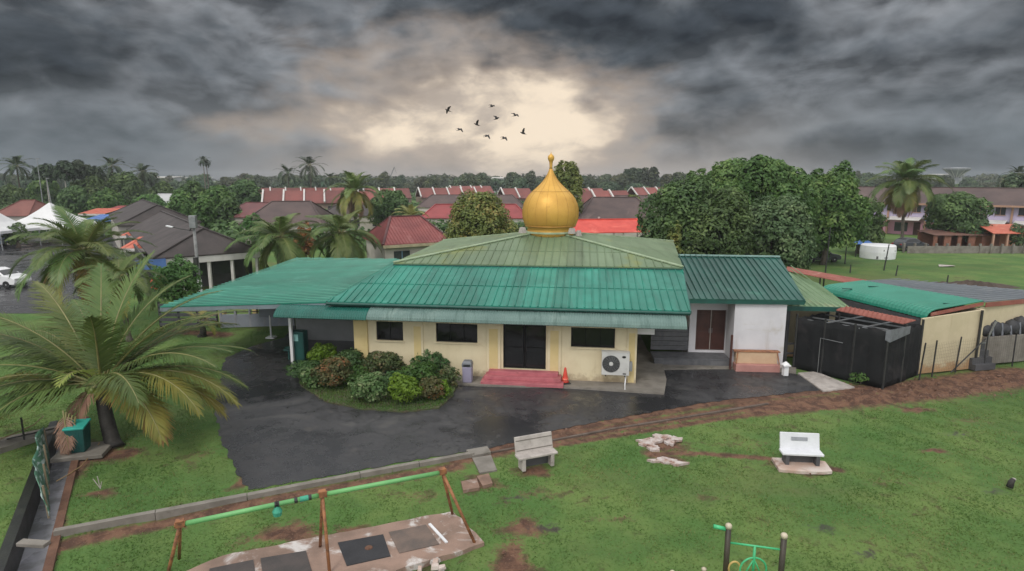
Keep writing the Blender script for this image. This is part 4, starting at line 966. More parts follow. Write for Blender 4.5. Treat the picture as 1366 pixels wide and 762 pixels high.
# stack of dark planters and grey sheets at far right
pt = thing('concrete_stair', G(1325, 470), 'grey concrete stair block with black sacks lined along its top', 'stair')
s0 = G(1284, 490); s1 = G(1400, 480); dv = (s1 - s0).normalized(); nrv = Vector((-dv.y, dv.x, 0)); ra = math.atan2(dv.y, dv.x); LL = (s1 - s0).length
mb = MB(); mb.box(s0 + dv * (LL / 2 + .65) + nrv * .35 + Zv * .70, (LL - 1.3, .5, 1.4), rz=ra); mb.build('wall', m_con, pt, bevel=.02)
mb = MB(); mb.box(s0 + dv * .62 + nrv * .35 + Zv * .56, (1.2, .7, 1.12), rz=ra); mb.build('landing', m_greyd, pt, bevel=.02)
for i in range(3): mb = MB(); mb.box(s0 + dv * (.62) - nrv * (.12 + .2 * (2 - i)) + Zv * (.14 + i * .14), (1.2, .2, .28 + i * .28), rz=ra); mb.build('step', m_greyd, pt)
mb = MB(); mb.beam(s0 + dv * 1.2 + Zv * 1.12 + nrv * .02, s0 + dv * 1.75 + Zv * 2.2 + nrv * .05, .06, .06); mb.beam(s0 + dv * .1 + Zv * 1.16, s0 + dv * 1.2 + Zv * 1.16, .05, .05); mb.build('rail', m_steel, pt)
m_sack = M('black_sack', (.015, .016, .02), (.035, .036, .04), 3, .6, .4, 14); m_tape = M('grey_strap', (.17, .18, .21), None, 3, .6)
random.seed(9)
for i in range(8):
    c = s0 + dv * (1.55 + i * .56) + nrv * .42 + Zv * 1.41; hh_ = .55 + .12 * math.sin(i * 2.1) + .04 * i
    t = thing('black_sack', c, 'bulging black plastic sack with a grey strap on the concrete wall at the far right', 'sack', 'row of black sacks on the concrete wall')
    mb = MB(); mb.lathe([(.24, 0), (.34, .08), (.36, hh_ * .5), (.30, hh_ * .88), (.10, hh_), (.04, hh_ + .06)], c, 10); mb.build('bag', m_sack, t, smooth=True)
    mb = MB(); mb.beam(c - nrv * .31 + dv * .22 + Zv * .02, c - nrv * .24 + dv * .2 + Zv * (hh_ * .9), .09, .02); mb.build('strap', m_tape, t)
# ================================================================ vegetation
m_bark = M('grey_bark', (.14, .11, .085), (.08, .065, .05), 3, .85, .5, 15, objrand=.3)
m_palmbark = M('palm_trunk_bark', (.17, .14, .11), (.10, .085, .07), 4, .85, .5, 14, objrand=.2)
m_darkbark = M('dark_wet_bark', (.035, .032, .028), (.02, .018, .016), 3, .8, .5, 14)
m_frond = leafmat('palm_frond_green', (.075, .130, .034), (.165, .215, .066), scale=.6, rough=.42, trans=.3, objrand=.25)
m_frondy = leafmat('palm_frond_yellow', (.15, .18, .045), (.29, .25, .06), scale=.7, rough=.5, trans=.3, objrand=.15)
m_frondo = leafmat('palm_frond_orange', (.30, .21, .06), (.34, .19, .08), scale=.7, rough=.55, trans=.25, objrand=.15)
m_frondb = leafmat('palm_frond_dead', (.23, .13, .085), (.30, .19, .14), scale=.8, rough=.8, trans=.1, objrand=.2)
m_rachis = M('frond_stem', (.22, .21, .075), (.17, .15, .06), 3, .5, .05, 30)
m_fardk = leafmat('far_palm_dark', (.022, .042, .018), (.045, .07, .03), scale=.5, rough=.6, trans=.15, objrand=.3)
def frond_arrays(base, az, elev, L, droop, nl=42, ll=.7, lw=.045, hang=.5, twist=0.0, r0=.03, vee=.35, st=.14):
    """returns (leaflet verts, quads), rachis points, radii"""
    n = 14; pts = []; p = np.array(base, float); e = elev
    step = L / n
    for i in range(n + 1):
        pts.append(p.copy())
        dvec = np.array((math.sin(az) * math.cos(e), math.cos(az) * math.cos(e), math.sin(e)))
        p = p + dvec * step; e -= droop / n * (0.5 + 1.1 * i / n); az += twist / n
    pts = np.array(pts); Vs, Qs = [], []; kq = 0
    for i in range(nl):
        t = st + (1 - st) * (i + .5) / nl
        f = t * n; j = min(int(f), n - 1); q = pts[j] + (pts[j + 1] - pts[j]) * (f - j)
        tan = pts[j + 1] - pts[j]; tan /= np.linalg.norm(tan)
        sd_ = np.cross(tan, (0, 0, 1)); sd_ /= np.linalg.norm(sd_) + 1e-9; upv = np.cross(sd_, tan)
        prof = math.sin(math.pi * min(1, .18 + .80 * t)) ** .6 if t < .9 else (1.02 - t) * 6 * .6
        l = ll * max(.25, prof) * random.uniform(.88, 1.1)
        for s in (-1, 1):
            fwd = .35 + .75 * t + random.uniform(-.08, .08)
            dirv = sd_ * s * math.cos(fwd) + tan * math.sin(fwd) + upv * vee * math.cos(fwd)
            dirv /= np.linalg.norm(dirv)
            p0 = q + upv * .0; h = hang * random.uniform(.7, 1.3)
            p1 = p0 + dirv * l * .5 - np.array((0, 0, 1)) * h * l * .12
            d2 = dirv - np.array((0, 0, 1)) * h * .75; d2 /= np.linalg.norm(d2)
            p2 = p1 + d2 * l * .5
            wv = np.cross(dirv, upv); wv = wv / (np.linalg.norm(wv) + 1e-9) * .6 + tan * .5; wv /= np.linalg.norm(wv) + 1e-9
            a = wv * lw
            Vs += [p0 - a * .5, p0 + a * .5, p1 + a * .5, p1 - a * .5, p2 + a * .08, p2 - a * .08]
            Qs += [(kq, kq + 1, kq + 2, kq + 3), (kq + 3, kq + 2, kq + 4, kq + 5)]; kq += 6
    return np.array(Vs), np.array(Qs), pts, r0
def build_frond(parent, mat, name='frond', **kw):
    V_, Q_, pts, r0 = frond_arrays(**kw)
    mb = MB(); mb.tube([Vector(p) for p in pts], list(np.linspace(r0, r0 * .18, len(pts))), 5)
    k0 = len(V_); V2 = np.array([tuple(p) for p in mb.v])
    q2 = np.array([f for f in mb.f if len(f) == 4]) + k0
    mi = np.concatenate([np.zeros(len(Q_)), np.ones(len(q2))])
    return npmesh(name, np.concatenate([V_, V2]), np.concatenate([Q_, q2]), [mat, m_rachis], parent, mi)
def trunk_mb(base, top, r0, r1, n=10, bow=.3, rings=True, sides=10):
    base, top = Vector(base), Vector(top); pts, rad = [], []
    side = Vector((random.uniform(-1, 1), random.uniform(-1, 1), 0)) * bow; m = n * 3 if rings else n
    for i in range(m + 1):
        t = i / m; pts.append(base.lerp(top, t) + side * math.sin(t * math.pi)); rr = r0 + (r1 - r0) * t ** .6
        if t < .08: rr *= 1.35 - t * 4
        rad.append(rr * (1.05 if rings and i % 2 else 1.0))
    mb = MB(); mb.tube(pts, rad, sides); return mb
def palm(name, base, crown, L, label, group, nf=20, nl=36, ll=.65, lw=.05, mats=None, r0=.17, coconuts=0, skirt=0, cat='palm', spread=(.95, -.55), seed=1, bark=None, hang=.55, rlist=None):
    random.seed(seed); base, crown = Vector(base), Vector(crown)
    t = thing(name, base, label, cat, group)
    trunk_mb(base - Zv * .1, crown, r0, r0 * .62, bow=.12).build('trunk', bark or m_palmbark, t, smooth=True)
    ga_ = 2.39996; a0 = random.uniform(0, 6.28)
    for i in range(nf):
        f = i / (nf - 1); elv = spread[0] + (spread[1] - spread[0]) * f + random.uniform(-.1, .1); azv = a0 + i * ga_ + random.uniform(-.2, .2)
        mt = m_frond
        if mats: mt = mats(i, f)
        Lf = L * (.72 + .28 * min(1, f * 2.2)) * random.uniform(.92, 1.08)
        build_frond(t, mt, base=crown + Vector((math.sin(azv), math.cos(azv), 0)) * r0 * .4 + Zv * .1, az=azv, elev=elv, L=Lf, droop=1.0 + .7 * f + random.uniform(-.15, .25), nl=nl, ll=ll * (L / 4), lw=lw, hang=hang + .5 * f, twist=random.uniform(-.3, .3), r0=.03 * L / 4)
    for i in range(skirt):
        azv = random.uniform(0, 6.28)
        build_frond(t, m_frondb, name='dead_frond', base=crown - Zv * .15, az=azv, elev=-.9 - random.uniform(0, .4), L=L * random.uniform(.65, .95), droop=.9, nl=max(10, nl // 2), ll=ll * .8 * (L / 4), lw=lw, hang=1.0, r0=.025)
    for i in range(coconuts):
        a = random.uniform(0, 6.28); c = crown + Vector((math.sin(a) * .25, math.cos(a) * .25, -.15 - random.random() * .15))
        mb = MB(); mb.lathe([(.001, -.11), (.07, -.08), (.1, 0), (.07, .08), (.001, .11)], c, 8); mb.build('coconut', M_COCO, t, smooth=True)
    return t
M_COCO = M('green_coconut', (.16, .2, .05), (.11, .15, .03), 5, .5, .05, 20)
# --- the big foreground palm, frond by frond
random.seed(21)
pb_, pc_ = G(152, 594), D(134, 512, 20.1)
big = thing('coconut_palm', pb_, 'largest coconut palm, young with yellowing fronds, standing by the teal bin and drain', 'palm')
trunk_mb(pb_ - Zv * .1, pc_ - Zv * .1, .26, .20, bow=.12).build('trunk', m_darkbark, big, smooth=True)
def bf(az_deg, el, L, dr, mat, hang=.6, ll=1.05, nl=96, tw=0, vee=.30, lw=.050):
    a = R_(az_deg)
    return build_frond(big, mat, base=pc_ + Vector((math.sin(a), math.cos(a), 0)) * .12, az=a, elev=el, L=L, droop=dr, nl=nl, ll=ll, lw=lw, hang=hang, twist=tw, r0=.05, vee=vee)
# upright fan toward the top of the picture
for az_, el, L, dr, tw in ((-62, 1.05, 5.2, .9, .1), (-95, .80, 5.0, 1.0, -.1), (38, 1.18, 4.8, .9, .2), (70, 1.0, 5.2, .9, .1), (20, 1.32, 5.0, .6, .2), (140, 1.4, 3.2, .9, .2), (-20, 1.22, 4.8, .7, -.2), (100, .86, 5.2, .85, 0), (-120, .62, 4.6, 1.1, -.2), (-75, .45, 5.2, 1.05, 0), (55, .75, 5.4, .9, .1), (-40, .85, 5.0, .9, -.1), (-105, 1.02, 4.8, .9, -.1), (85, .62, 4.8, 1.0, .1)):
    bf(az_, el, L, dr, m_frond, tw=tw)
for az_, el, L, dr, mt in ((112, .48, 5.0, 1.5, m_frondy), (96, .40, 5.3, 1.35, m_frondy), (124, .30, 4.4, 1.5, m_frondy), (118, .16, 3.9, 1.5, m_frondo), (-60, .62, 5.2, 1.0, m_frond), (64, .50, 5.0, 1.0, m_frond), (-98, .34, 4.9, 1.2, m_frondy), (-118, .38, 4.3, 1.3, m_frond), (104, .66, 5.1, 1.2, m_frond), (130, .62, 3.9, 1.5, m_frond), (-48, .5, 4.8, 1.0, m_frond), (44, .66, 5.0, 1.0, m_frond), (-132, .28, 3.4, 1.4, m_frond), (90, .22, 4.6, 1.3, m_frondy), (-85, .68, 5.0, 1.0, m_frond), (82, .38, 5.0, 1.2, m_frond), (-92, .10, 4.4, .9, m_frond), (-110, -.05, 4.2, .9, m_frondy), (-70, .30, 4.8, 1.0, m_frond)):
    bf(az_, el, L, dr, mt, hang=.95)
for az_, el, L, dr in ((-158, -.55, 1.6, 1.4), (-130, -.55, 2.2, 1.3)):
    bf(az_, el, L, dr, m_frondb, hang=1.3, ll=.7, nl=34)
bf(178, 1.0, 2.2, 1.8, leafmat('young_frond', (.22, .30, .06), (.30, .36, .09), scale=1, trans=.35), hang=.4, ll=.6, nl=30)
for i in range(7):
    a = 2.6 + i * .22; c = pc_ + Vector((math.sin(a) * .38, math.cos(a) * .38, -.12 - .08 * (i % 3))); mb = MB(); mb.lathe([(.001, -.11), (.07, -.08), (.1, 0), (.07, .08), (.001, .11)], c, 8); mb.build('coconut', M_COCO, big, smooth=True)
ymix = lambda i, f: m_frondo if f > .93 else (m_frondy if f > .80 else m_frond)
c2 = D(112, 337, 36); b2 = Vector((c2.x + .2, c2.y + .3, 0))
palm('coconut_palm', b2, c2, 4.3, 'middle sized coconut palm with orange lower fronds, right behind the largest palm', None, nf=34, nl=72, ll=.95, lw=.06, mats=ymix, r0=.2, seed=5, coconuts=4, spread=(1.2, -.6))
c2 = D(160, 372, 33); b2 = Vector((c2.x, c2.y + .2, 0))
palm('coconut_palm', b2, c2, 2.7, 'small coconut palm with two hanging orange fronds, between largest palm and dark roofed row', None, nf=24, nl=60, ll=.9, lw=.06, mats=ymix, r0=.16, seed=9, spread=(1.1, -.7))
c2 = D(372, 318, 52); palm('coconut_palm', Vector((c2.x - .3, c2.y, 0)), c2, 4.4, 'drooping coconut palm behind the carport, left of the other one there', None, nf=30, nl=66, ll=1.0, lw=.068, r0=.2, seed=12, spread=(1.15, -.8), hang=.8, mats=lambda i, f: m_frondy if f > .93 else m_frond)
c2 = D(455, 312, 54); palm('coconut_palm', Vector((c2.x + .2, c2.y, 0)), c2, 4.2, 'drooping coconut palm behind the carport, nearest the red tiled house', None, nf=30, nl=66, ll=1.0, lw=.068, r0=.2, seed=15, spread=(1.15, -.8), hang=.8)
c2 = D(1209, 243, 82); palm('coconut_palm', Vector((c2.x + .4, c2.y, 0)), c2, 5.2, 'tall coconut palm with a skirt of dead brown fronds in front of the pink terrace', None, nf=34, nl=54, ll=1.1, lw=.10, r0=.24, seed=18, skirt=26, spread=(1.35, -.45), hang=.9, mats=lambda i, f: m_frondy if f > .88 else m_frond)
# young stubby palm by the lawn edge
c2 = G(270, 447); palm('young_palm', c2, c2 + Zv * .7, 1.7, 'stubby young palm with brownish fronds on the bare bank left of the carport', None, nf=9, nl=20, ll=.9, lw=.04, r0=.22, seed=22, spread=(1.0, .1), bark=m_darkbark, mats=lambda i, f: m_frondb if i % 2 else m_frondy)
# ---------------------------------------------------------------- broadleaf trees and shrubs
m_leafA = leafmat('dense_tree_leaves', (.050, .098, .032), (.11, .175, .055), (.17, .255, .085), scale=.35, trans=.35, objrand=.18)
m_leafB = leafmat('bright_tree_leaves', (.055, .130, .032), (.12, .225, .055), (.20, .31, .09), scale=.4, trans=.35, objrand=.15)
m_leafC = leafmat('grey_green_leaves', (.058, .112, .042), (.12, .19, .078), (.19, .26, .12), scale=.5, trans=.3, objrand=.12)
m_leafY = leafmat('yellowing_leaves', (.10, .145, .036), (.21, .25, .065), (.33, .28, .09), scale=.5, trans=.3, objrand=.1)
m_leafF = leafmat('far_tree_leaves', (.036, .062, .032), (.078, .112, .052), (.13, .16, .07), scale=.2, trans=.2, objrand=.5)
def tree(name, base, h, rx, ry, label, group, mat, seed, density=26, leaf=.16, nb=16, trunk_h=.3, crown_z=None, cat='tree', trunk_r=.25, flat=1.0, blob_r=.42, bark=None, lean=(0, 0), shag=None):
    random.seed(seed); base = Vector(base)
    t = thing(name, base, label, cat, group)
    ch = h * (1 - trunk_h); cz = base.z + h * trunk_h + ch * .5
    blobs = []
    for i in range(nb):
        a = i * 2.39996 + random.uniform(-.3, .3); zz = 1 - 2 * (i + .5) / nb; zz = zz * .9 + .08
        rr = math.sqrt(max(0, 1 - zz * zz)) * random.uniform(.55, .82)
        s = blob_r * random.uniform(.75, 1.25)
        c = (base.x + lean[0] + math.cos(a) * rr * rx * (1 - blob_r * .3), base.y + lean[1] + math.sin(a) * rr * ry * (1 - blob_r * .3), cz + zz * ch * .5 * (1 - blob_r * .55))
        blobs.append((c, (rx * s, ry * s, ch * .5 * s * flat * 1.15)))
    core = list(blobs)
    for i in range(nb if shag is None else shag):
        c, r = random.choice(core); dv = Vector((random.gauss(0, 1), random.gauss(0, 1), random.gauss(.35, .8))).normalized(); s = random.uniform(.22, .42)
        blobs.append(((c[0] + dv.x * r[0] * .95, c[1] + dv.y * r[1] * .95, max(base.z + r[2] * s, c[2] + dv.z * r[2] * .95)), (r[0] * s, r[1] * s, r[2] * s * random.uniform(.7, 1.3))))
    P_, Q_ = blob_leaves(blobs, density, leaf)
    cr = npmesh('crown', P_, Q_, mat, t)
    mb = MB(); tp = Vector((base.x + lean[0] * .7, base.y + lean[1] * .7, base.z + h * (trunk_h + .25)))
    mb.tube([base - Zv * .1, base.lerp(tp, .35) + Vector((.08, 0, 0)), tp], [trunk_r * 1.25, trunk_r, trunk_r * .55], 9)
    for c, r in blobs[1:nb:2][:8]:
        st_ = base.lerp(tp, random.uniform(.55, .95)); mb.tube([st_, st_.lerp(Vector(c), .55) + Zv * .1 * h * .3, Vector(c)], [trunk_r * .45, trunk_r * .28, trunk_r * .1], 6)
    mb.build('trunk', bark or m_bark, t, smooth=True)
    return t
# the big green mass right of the hall
def at_tree(px, py_base, Y=None): return G(px, py_base)
def tz(px, ptop, Y): return D(px, ptop, Y).z
def put(px, ptop, Y, wpx, label, mat, seed, name='broadleaf_tree', group=None, dx=0, **kw):
    p = D(px, ptop, Y); rx = wpx / 2 / F * (Y * cp + (H - 4) * sp); return tree(name, Vector((p.x, Y, 0)), p.z, rx, rx * .9, label, group, mat, seed, **kw)
put(922, 241, 50, 125, 'dark broadleaf tree rising directly behind the annex roof, lowest leftmost of the big clump', m_leafA, 31, density=30, leaf=.17, nb=26, trunk_h=.1, blob_r=.34)
put(1010, 220, 60, 190, 'widest and tallest broadleaf tree of the clump right of the dome', m_leafB, 32, density=26, leaf=.2, nb=34, trunk_h=.12, blob_r=.3, trunk_r=.4)
put(1040, 272, 50, 110, 'grey green bushy tree in front of the tallest clump tree, beside the posts', m_leafC, 33, density=34, leaf=.16, nb=24, trunk_h=.06, blob_r=.34)
put(1108, 236, 64, 110, 'bright feathery tree sloping down at the right end of the big clump', m_leafB, 34, density=26, leaf=.2, nb=26, trunk_h=.1, blob_r=.34)
put(1150, 272, 74, 66, 'small dark tree between the big clump and the tall coconut palm', m_leafA, 35, density=22, leaf=.2, nb=14, trunk_h=.08)
put(960, 268, 48, 90, 'low dark shrubby tree filling the gap behind the annex ridge', m_leafA, 36, density=30, leaf=.16, nb=18, trunk_h=.06)
put(1275, 262, 84, 74, 'dark tree standing before the lilac wall of the terrace', m_leafA, 37, density=20, leaf=.22, nb=16, trunk_h=.22)
put(1300, 290, 82, 46, 'small round tree at the right of the dark one before the terrace', m_leafC, 38, density=20, leaf=.2, nb=10, trunk_h=.2)
put(1364, 236, 120, 50, 'dark tree rising behind the terrace roof at the picture edge', m_leafF, 39, density=8, leaf=.4, nb=12)
put(1368, 300, 78, 34, 'bush at the far right edge beside the orange porch', m_leafC, 40, density=20, leaf=.2, nb=8, trunk_h=.05, cat='bush', name='bush')
put(640, 262, 52, 104, 'round yellowing tree standing between red tiled house and golden dome', m_leafY, 41, density=34, leaf=.14, nb=26, trunk_h=.12, blob_r=.34)
put(758, 221, 95, 46, 'tall yellow green tree peeking out behind the golden dome', leafmat('olive_tree_leaves', (.085, .125, .03), (.19, .22, .055), scale=.3, trans=.3, objrand=.1), 42, density=12, leaf=.28, nb=16, trunk_h=.15)
put(520, 258, 100, 56, 'rounded dark green tree next to the feathery palm beyond the drooping palms', m_leafA, 43, density=14, leaf=.26, nb=16, trunk_h=.1)
put(232, 352, 42, 62, 'bright green bush beside the power pole before the dark roofed row', m_leafB, 44, density=40, leaf=.12, nb=14, trunk_h=.04, cat='bush', name='bush')
put(900, 300, 46, 30, 'pale feathery shrub behind the corner of the sage roof', m_leafY, 45, density=26, leaf=.2, nb=8, trunk_h=.05, cat='bush', name='bush')
put(335, 288, 80, 30, 'small green tree at the end of the grey red roof left of the drooping palms', m_leafB, 46, density=18, leaf=.2, nb=9, trunk_h=.1)
put(405, 300, 60, 26, 'orange tinged shrub between the two drooping palms', leafmat('orange_leaves', (.16, .09, .03), (.30, .13, .05), scale=.6), 47, density=24, leaf=.16, nb=8, trunk_h=.1, cat='bush', name='bush')
put(20, 300, 80, 34, 'small bush behind the police car between the white tents', m_leafA, 48, density=14, leaf=.22, nb=8, trunk_h=.05, cat='bush', name='bush')
put(840, 262, 110, 48, 'pale olive bush on the rise behind the brown roofs', m_leafY, 49, density=12, leaf=.25, nb=9, trunk_h=.05, cat='bush', name='bush')
for i, (px, pt, Y_, wpx, mt) in enumerate(((252, 243, 125, 48, 0), (291, 247, 112, 52, 1), (326, 240, 145, 46, 0), (272, 263, 98, 36, 1), (362, 236, 168, 50, 0), (118, 230, 150, 46, 0), (166, 227, 155, 52, 0), (58, 234, 160, 46, 1), (305, 262, 100, 34, 0), (240, 258, 108, 40, 1), (212, 238, 165, 40, 0), (345, 262, 120, 30, 1), (318, 268, 125, 26, 0), (12, 240, 140, 44, 0), (200, 252, 135, 40, 1), (420, 236, 200, 44, 0), (96, 244, 130, 40, 0), (140, 246, 128, 44, 1))):
    if px in (362, 345, 318, 420): continue
    put(px, pt + (9 if px < 235 else 4), Y_, wpx, 'green tree in the leafy belt behind the dark terrace row at left', (m_leafA, m_leafB)[mt], 200 + i, name='leafy_tree', group='leafy trees behind the terrace row', density=5 if Y_ > 140 else 9, leaf=.42 if Y_ > 140 else .32, nb=14, trunk_h=.08)
c2 = D(473, 256, 92); palm('feather_palm', Vector((c2.x, c2.y, 0)), c2, 5.0, 'yellow green feather palm with a dead skirt beyond the two drooping palms', None, nf=26, nl=34, ll=1.0, lw=.16, r0=.3, seed=51, skirt=6, spread=(1.4, -.6), mats=lambda i, f: m_frondy if f > .7 else m_frond)
c2 = D(548, 290, 66); palm('feather_palm', Vector((c2.x, c2.y, 0)), c2, 2.3, 'pale yellow feather palm at the ridge of the red tiled house', None, nf=16, nl=24, ll=1.0, lw=.10, r0=.15, seed=52, spread=(1.4, -.1), mats=lambda i, f: leaf_pale)  if False else None
leaf_pale = leafmat('pale_yellow_frond', (.26, .27, .09), (.36, .36, .14), scale=.5, trans=.3)
palm('feather_palm', Vector((c2.x, c2.y, 0)), c2, 2.3, 'pale yellow feather palm at the ridge of the red tiled house', None, nf=16, nl=24, ll=1.0, lw=.10, r0=.15, seed=52, spread=(1.4, -.1), mats=lambda i, f: leaf_pale)
# ---------------------------------------------------------------- shrub bed
ISL = g((392, 492), (402, 516), (432, 536), (480, 547), (540, 551), (585, 546), (604, 530), (612, 508), (600, 494), (520, 486), (470, 480), (420, 478))
m_bed = M('grassy_bed', (.05, .085, .025), (.075, .06, .035), 2.5, .9, .4, 20)
ib = jag(ISL, .2, .05); mbb = MB(); mbb.slab([Vector((p.x, p.y, .07)) for p in ib], .12); tag(mbb.build('planting_bed', m_bed, root=1), kind='structure')
random.seed(5); P_, Q_ = [], []
r_ = np.random.default_rng(12); n = 26000; lo = np.array([min(p.x for p in ISL), min(p.y for p in ISL)]); hi = np.array([max(p.x for p in ISL), max(p.y for p in ISL)])
X = r_.uniform(lo[0] - .1, hi[0] + .1, n); Y = r_.uniform(lo[1] - .1, hi[1] + .1, n); f = inpoly(X, Y, ib); X, Y = X[f], Y[f]; n = len(X)
a = r_.uniform(0, 6.28, n); hh = r_.uniform(.04, .13, n); Z = np.full(n, .06)
Pb = np.stack([np.stack([X - np.cos(a) * .018, Y - np.sin(a) * .018, Z], 1), np.stack([X + np.cos(a) * .018, Y + np.sin(a) * .018, Z], 1), np.stack([X + np.sin(a) * .05, Y + np.cos(a) * .05, Z + hh], 1)], 1).reshape(-1, 3)
tag(npmesh('bed_grass', Pb, np.arange(3 * n).reshape(n, 3), m_grass), 'scruffy grass covering the planting bed below the shrubs', 'grass', kind='stuff')
m_shr = [leafmat('shrub_dark_green', (.035, .085, .026), (.080, .15, .045), (.14, .20, .075), scale=1.6, trans=.25, objrand=.15),
         leafmat('shrub_lime', (.085, .175, .012), (.16, .27, .025), scale=1.6, trans=.3, objrand=.15),
         leafmat('shrub_russet', (.060, .085, .028), (.13, .095, .032), (.23, .09, .032), scale=1.8, trans=.2, objrand=.15),
         leafmat('shrub_brown_green', (.055, .085, .028), (.095, .115, .04), (.17, .12, .05), scale=2, trans=.2, objrand=.15),
         leafmat('shrub_mid_green', (.035, .095, .018), (.075, .15, .03), scale=1.6, trans=.25, objrand=.15),
         leafmat('shrub_variegated', (.055, .125, .032), (.115, .20, .065), (.27, .33, .16), scale=2.2, trans=.25, objrand=.15)]
SHR = [(408, 507, 482, 52, 0, 'dark green shrub at the left tip of the bed near the teal cabinet'), (447, 522, 478, 50, 2, 'round russet shrub, the reddest one of the bed'),
       (432, 496, 462, 40, 1, 'lime green leafy shrub in the back left of the bed'), (466, 506, 468, 40, 0, 'dark green shrub behind the russet one'),
       (513, 505, 471, 52, 3, 'brownish olive shrub in the middle back of the bed'), (492, 539, 500, 50, 5, 'variegated pale shrub at the front left middle of the bed'),
       (540, 541, 502, 46, 1, 'brightest lime green shrub at the front of the bed'), (574, 538, 506, 36, 2, 'small russet shrub at the front right of the bed'),
       (562, 517, 486, 48, 4, 'fresh green rounded shrub behind the lime one'), (578, 504, 466, 50, 0, 'tall dark spiky shrub against the cream wall'),
       (588, 536, 508, 24, 1, 'small lime shrub at the right rim of the bed'), (602, 520, 490, 26, 3, 'sparse brownish twiggy shrub at the right end beside the bin'),
       (420, 520, 492, 34, 5, 'low pale flowered shrub below the leftmost dark one'), (526, 524, 496, 30, 0, 'low dark shrub between the variegated and lime ones'), (478, 520, 488, 28, 4, 'small fresh green shrub right of the russet one')]
for i, (px, pb2, pt2, wpx, mi, lab) in enumerate(SHR):
    b = G(px, pb2 - 3); s = F / (b.y * cp + H * sp); hgt = max(.5, tz(px, pt2, b.y) * .90); rx = wpx / 2 / s * 1.10
    tree('shrub', (b.x, b.y, .05), hgt, rx, rx * .85, lab, 'shrubs in the planting bed', m_shr[mi], 60 + i, density=170 if i != 11 else 70, leaf=.062, nb=11, trunk_h=.05, trunk_r=.03, blob_r=.42, cat='shrub', shag=26)
# weeds at the net corner
p = G(1146, 512); tree('weed_clump', p, .5, .5, .35, 'small green weed clump at the foot of the black net corner', None, m_leafB, 90, density=90, leaf=.07, nb=6, trunk_h=.05, trunk_r=.02, cat='weed')
# ================================================================ the village behind
m_brroof = M('dark_brown_tile_roof', (.060, .048, .046), (.040, .033, .032), .6, .75, .3, 6, stain=((.10, .085, .08), .25, .55, .75), objrand=.15)
m_brroof2 = M('brown_tile_roof', (.095, .062, .056), (.065, .045, .043), .4, .75, .3, 6, stain=((.14, .10, .09), .3, .55, .75), objrand=.15)
m_redtile = M('red_tile_roof', (.24, .065, .06), (.17, .045, .045), .7, .65, .4, 8, stain=((.30, .13, .12), .5, .55, .75))
m_redroof = M('red_metal_roof', (.30, .045, .045), (.22, .035, .036), .5, .6, .15, 10, stain=((.20, .07, .06), .4, .55, .75), objrand=.3)
m_redtarp = M('bright_red_tarp', (.62, .075, .05), (.50, .05, .035), .6, .6, .2, 8, stain=((.68, .17, .12), .5, .55, .75))
m_bluetarp = M('blue_tarp', (.10, .20, .48), (.07, .15, .38), 1, .5, .2, 10)
m_orange = M('faded_orange_canopy', (.52, .13, .075), (.42, .10, .06), .8, .6, .2, 10, stain=((.55, .28, .2), .6, .55, .75))
m_villwall = M('village_wall', (.50, .47, .42), (.40, .37, .33), .5, .8, .1, 10, objrand=.3)
m_whitef = M('white_parapet', (.58, .56, .54), (.44, .42, .40), .6, .7, .1, 10)
m_dkint = M('shaded_porch_wall', (.07, .07, .065), (.045, .047, .045), .7, .8, .2, 8)
